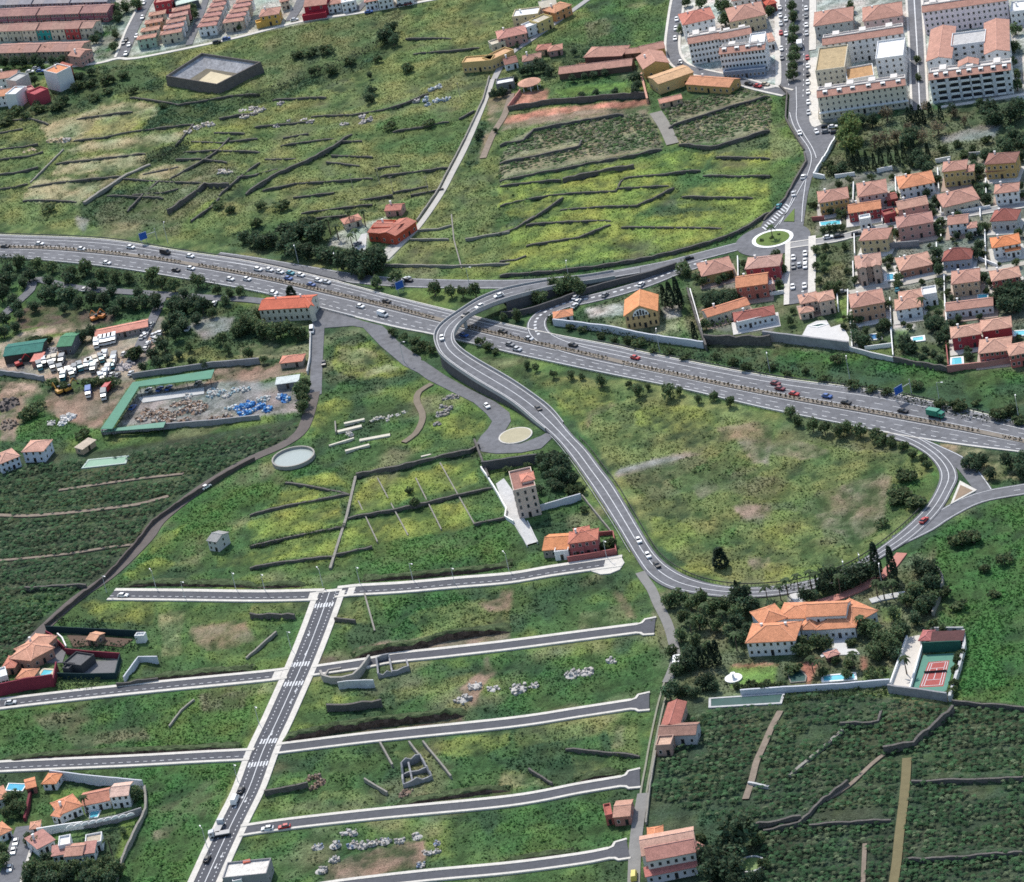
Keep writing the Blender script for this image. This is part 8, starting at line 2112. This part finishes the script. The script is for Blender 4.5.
car('C0', '482,628', '560,628', 'white', 'white car at the closed end of the topmost street')
car('C0', '808,202', '860,170', 'white', 'white car on the farm road bend')
car('D0', '42,178', '100,170', 'silver', 'silver car on the second street at the left edge')
car('L2', '18,855', '20,800', 'yellow', 'yellow van driving up the country lane', kind='van')
cars('K7', '100,525 85,582 62,692', '{c} car, {n} from the top in the villa street', 'white white white', 'parked villa street cars', (-20, 75)); car('K7', '8,615', '0,690', 'black', 'black car at the left kerb of the villa street')
ST = 'cars parked below the roundabout'
cars('M3', '555,455 555,520 555,562 550,730', '{c} car, {n} from the top on the right of the street below the roundabout', 'white white white white', ST, (2, 70))
cars('M3', '455,490 455,565 450,738', '{c} car, {n} from the top on the left of the street below the roundabout', 'white grey white', ST, (2, 70)); car('M3', '505,550', '505,480', 'silver', 'silver car driving in the middle of the street below the roundabout')
AV = 'cars on the avenue'
cars('A3', '165,32 165,62 166,98 167,130 172,258 172,290 172,322 173,360 175,440 170,225 174,400', '{c} car, {n} along the right kerb of the avenue', 'white grey white silver white black white white silver red white', AV, (3, 60), wheels=False)
cars('A3', '62,30 64,60 66,92 66,128 68,190 70,225', '{c} car, {n} along the left kerb of the avenue', 'white white silver red white grey', AV, (2, 60), wheels=False)
cars('A3', '85,75 86,132 140,520 115,760', '{c} car driving on the avenue, {n} in order going down', 'white white white silver', AV, (6, 60)); car('A3', '153,692', '185,600', 'white', 'white car at the narrow lower bend of the avenue'); car('A3', '57,807', '90,760', 'teal', 'teal car beside the dark wall near the roundabout'); car('A3', '205,515', '230,560', 'white', 'white car turning at the apartment parking'); 
cars('H7', '118,575 150,578 160,602 120,600', '{c} car, {n} parked below the cream courtyard block', 'black white black grey', 'cars below the cream block', (60, -8))
cars('H6', '52,150 45,222 40,300 82,488 70,512', '{c} car, {n} from the top on the curved apartment street', 'white white white white black', 'cars of the curved street', (-5, 60)); cars('H6', '620,657 690,675 752,662', '{c} car, {n} parked in front of the bowed apartment block', 'black red beige', 'cars of the curved street', (60, 12))
cars('K1', '265,20 235,60 255,135 210,282 150,350 125,420', '{c} car, {n} down the far terraced street', 'white maroon white white white white', 'cars of the far terraces', (-30, 70), wheels=False); cars('K1', '125,312 105,335', '{c} car, {n} at the left kerb of the far terraced street', 'black grey', 'cars of the far terraces', (-20, 60), wheels=False)
cars('K1', '840,327 915,302', '{c} car, {n} on the footway below the white terrace', 'black blue', 'cars of the far terraces', (60, -12)); cars('K2', '710,60 870,25 912,18 330,100', '{c} car, {n} of those near the white upper houses', 'blue black maroon silver', 'cars of the far terraces', (60, -12))
cars('K0', '290,545 322,568 240,572', '{c} car, {n} parked above the tall white house', 'silver blue white', 'cars of the far terraces', (50, -5)); cars('H0', '240,827 330,817 480,797', '{c} car, {n} from the left on the estate street', 'white black black', 'estate cars', (60, -10)); car('H0', '30,312', '60,240', 'white', 'white car in the avenue bend next to the white wall'); cars('L4', '620,260 860,432', '{c} car, {n} near the red farmhouse', 'grey silver', None, (40, -20)); car('H2', '360,525', '420,515', 'grey', 'grey car at the left end of the pale estate lane'); car('H2', '830,505', '835,440', 'teal', 'dark teal car in the drive of the white villa')
cars('L6', '490,240 500,262 485,285 640,228 825,175', '{c} car, {n} on or beside the looping slip road', 'white white silver grey white', None, (20, -20))
CCOL['bone'] = (.58, .57, .54)
TY = 'vehicles in the truck yard'
for i, q in enumerate('610,278 638,262 664,258 690,252 715,246'.split()): lorry('K4', q, '%d,%d' % (int(q.split(',')[0]) - 6, int(q.split(',')[1]) + 40), 'white', 'white', f'white lorry, {nth(i)} from the left in the row before the salmon workshop', .05, 6)
for i, q in enumerate('250,420 282,395 312,390 342,382 390,378 330,425 380,442 430,432 470,442 505,425 550,412 572,402 602,388 640,372 590,435 660,355 720,365 715,390 700,414 680,442 660,472 640,492 400,484 450,464'.split()):
    x, y = map(int, q.split(',')); lorry('K4', q, f'{x + random.choice((-12, 12))},{y + 34}', random.choice(('bone', 'silver', 'grey', 'bone', 'teal')), random.choice(('bone', 'bone', 'silver', 'beige', 'grey', 'flat')), f'white lorry crowded in the truck yard, {nth(i)} counted row by row from the left', .05, 5.6)
cars('K4', '780,337 825,460 820,372 740,472 705,468 895,232 910,212 928,190 950,150 975,240 985,212 1000,205 920,305 930,285', '{c} vehicle, {n} in the loose parking round the yard gravel', 'bone silver bone grey bone', TY, (20, -30))
cars('B0', '570,470 580,450 592,428 600,470 612,488 628,460 570,522 580,502 735,445 770,340 840,345 330,290', '{c} car, {n} along the spur road into the truck yard', 'white bone white silver bone', TY, (18, -30))
def digger(t, s, col, label, a=0.0):
    g = V3(P(t, s)[0]); r = thing('excavator', label, 'excavator', g, a, 'yard machines'); m = paint(CCOL[col])
    for y in (-1, 1): MB().box(-1.7, 1.7, y * 1.05 - .3, y * 1.05 + .3, -.2, .8).build('track', TYRE, r)
    MB().box(-1.7, 1.2, -1.2, 1.2, .85, 1.9).build('body', m, r); MB().box(.1, 1.3, -1.1, -.1, 1.95, 3.0).build('cab', GLASSC, r)
    MB().tube((1.0, .5, 1.7), (3.6, .5, 4.2), .28, .22, 6).tube((3.6, .5, 4.2), (5.4, .5, 1.6), .22, .16, 6).build('boom', m, r); MB().prism([(5.0, .1), (5.9, .1), (5.9, .9), (5.0, .9)], .7, [1.6, 1.1, 1.1, 1.6]).build('bucket', DARKM, r)
CCOL['amber'] = (.55, .28, .05)
digger('K4', '375,590', 'amber', 'amber excavator in the earth yard, left one of the pair', 2.0); digger('K4', '432,575', 'amber', 'amber excavator in the earth yard, right one of the pair', .6); digger('K4', '600,130', 'orange', 'orange excavator on the brown slope, left of two', .4); digger('K4', '640,118', 'orange', 'orange excavator on the brown slope, right of two', 2.6); digger('K4', '125,415', 'red', 'red excavator in front of the teal truck shed', .3)
lorry('K4', '558,585', '556,620', 'white', 'blue', 'blue and white lorry in the earth yard', .05); lorry('K4', '655,600', '652,640', 'white', 'grey', 'white tipper with grey body in the earth yard', .05); lorry('K4', '682,552', '700,530', 'red', 'red', 'red lorry in the corner of the earth yard', .05)
cars('K5', '190,432 350,345 260,355 310,350 480,325', '{c} vehicle, {n} under the green canopy', 'blue blue silver blue grey', TY, (20, -20))

# ================================================================ ESTATE SHRUBS
for A_, w_, d_, yw_ in [f for f in FOOT if 760 < PXs(f[0][0], f[0][1], 0)[0] and 150 < PXs(f[0][0], f[0][1], 0)[1] < 352 and f[1] > 6][:60]:
    for k_ in range(3):
        x_, y_ = random.choice(((random.uniform(-3, -1.5), random.uniform(-2, d_)), (w_ + random.uniform(1.5, 3), random.uniform(-2, d_)), (random.uniform(0, w_), random.uniform(-6.5, -4.2))))
        c_, s_ = math.cos(yw_), math.sin(yw_); x_, y_ = A_[0] + x_ * c_ - y_ * s_, A_[1] + x_ * s_ + y_ * c_
        if not free(x_, y_): continue
        u_ = PXs(x_, y_, 0); tree('bush', u_, random.uniform(1.8, 3.4), 'small garden shrub among the villas of the hillside estate', 'small estate shrubs', at_base=True)
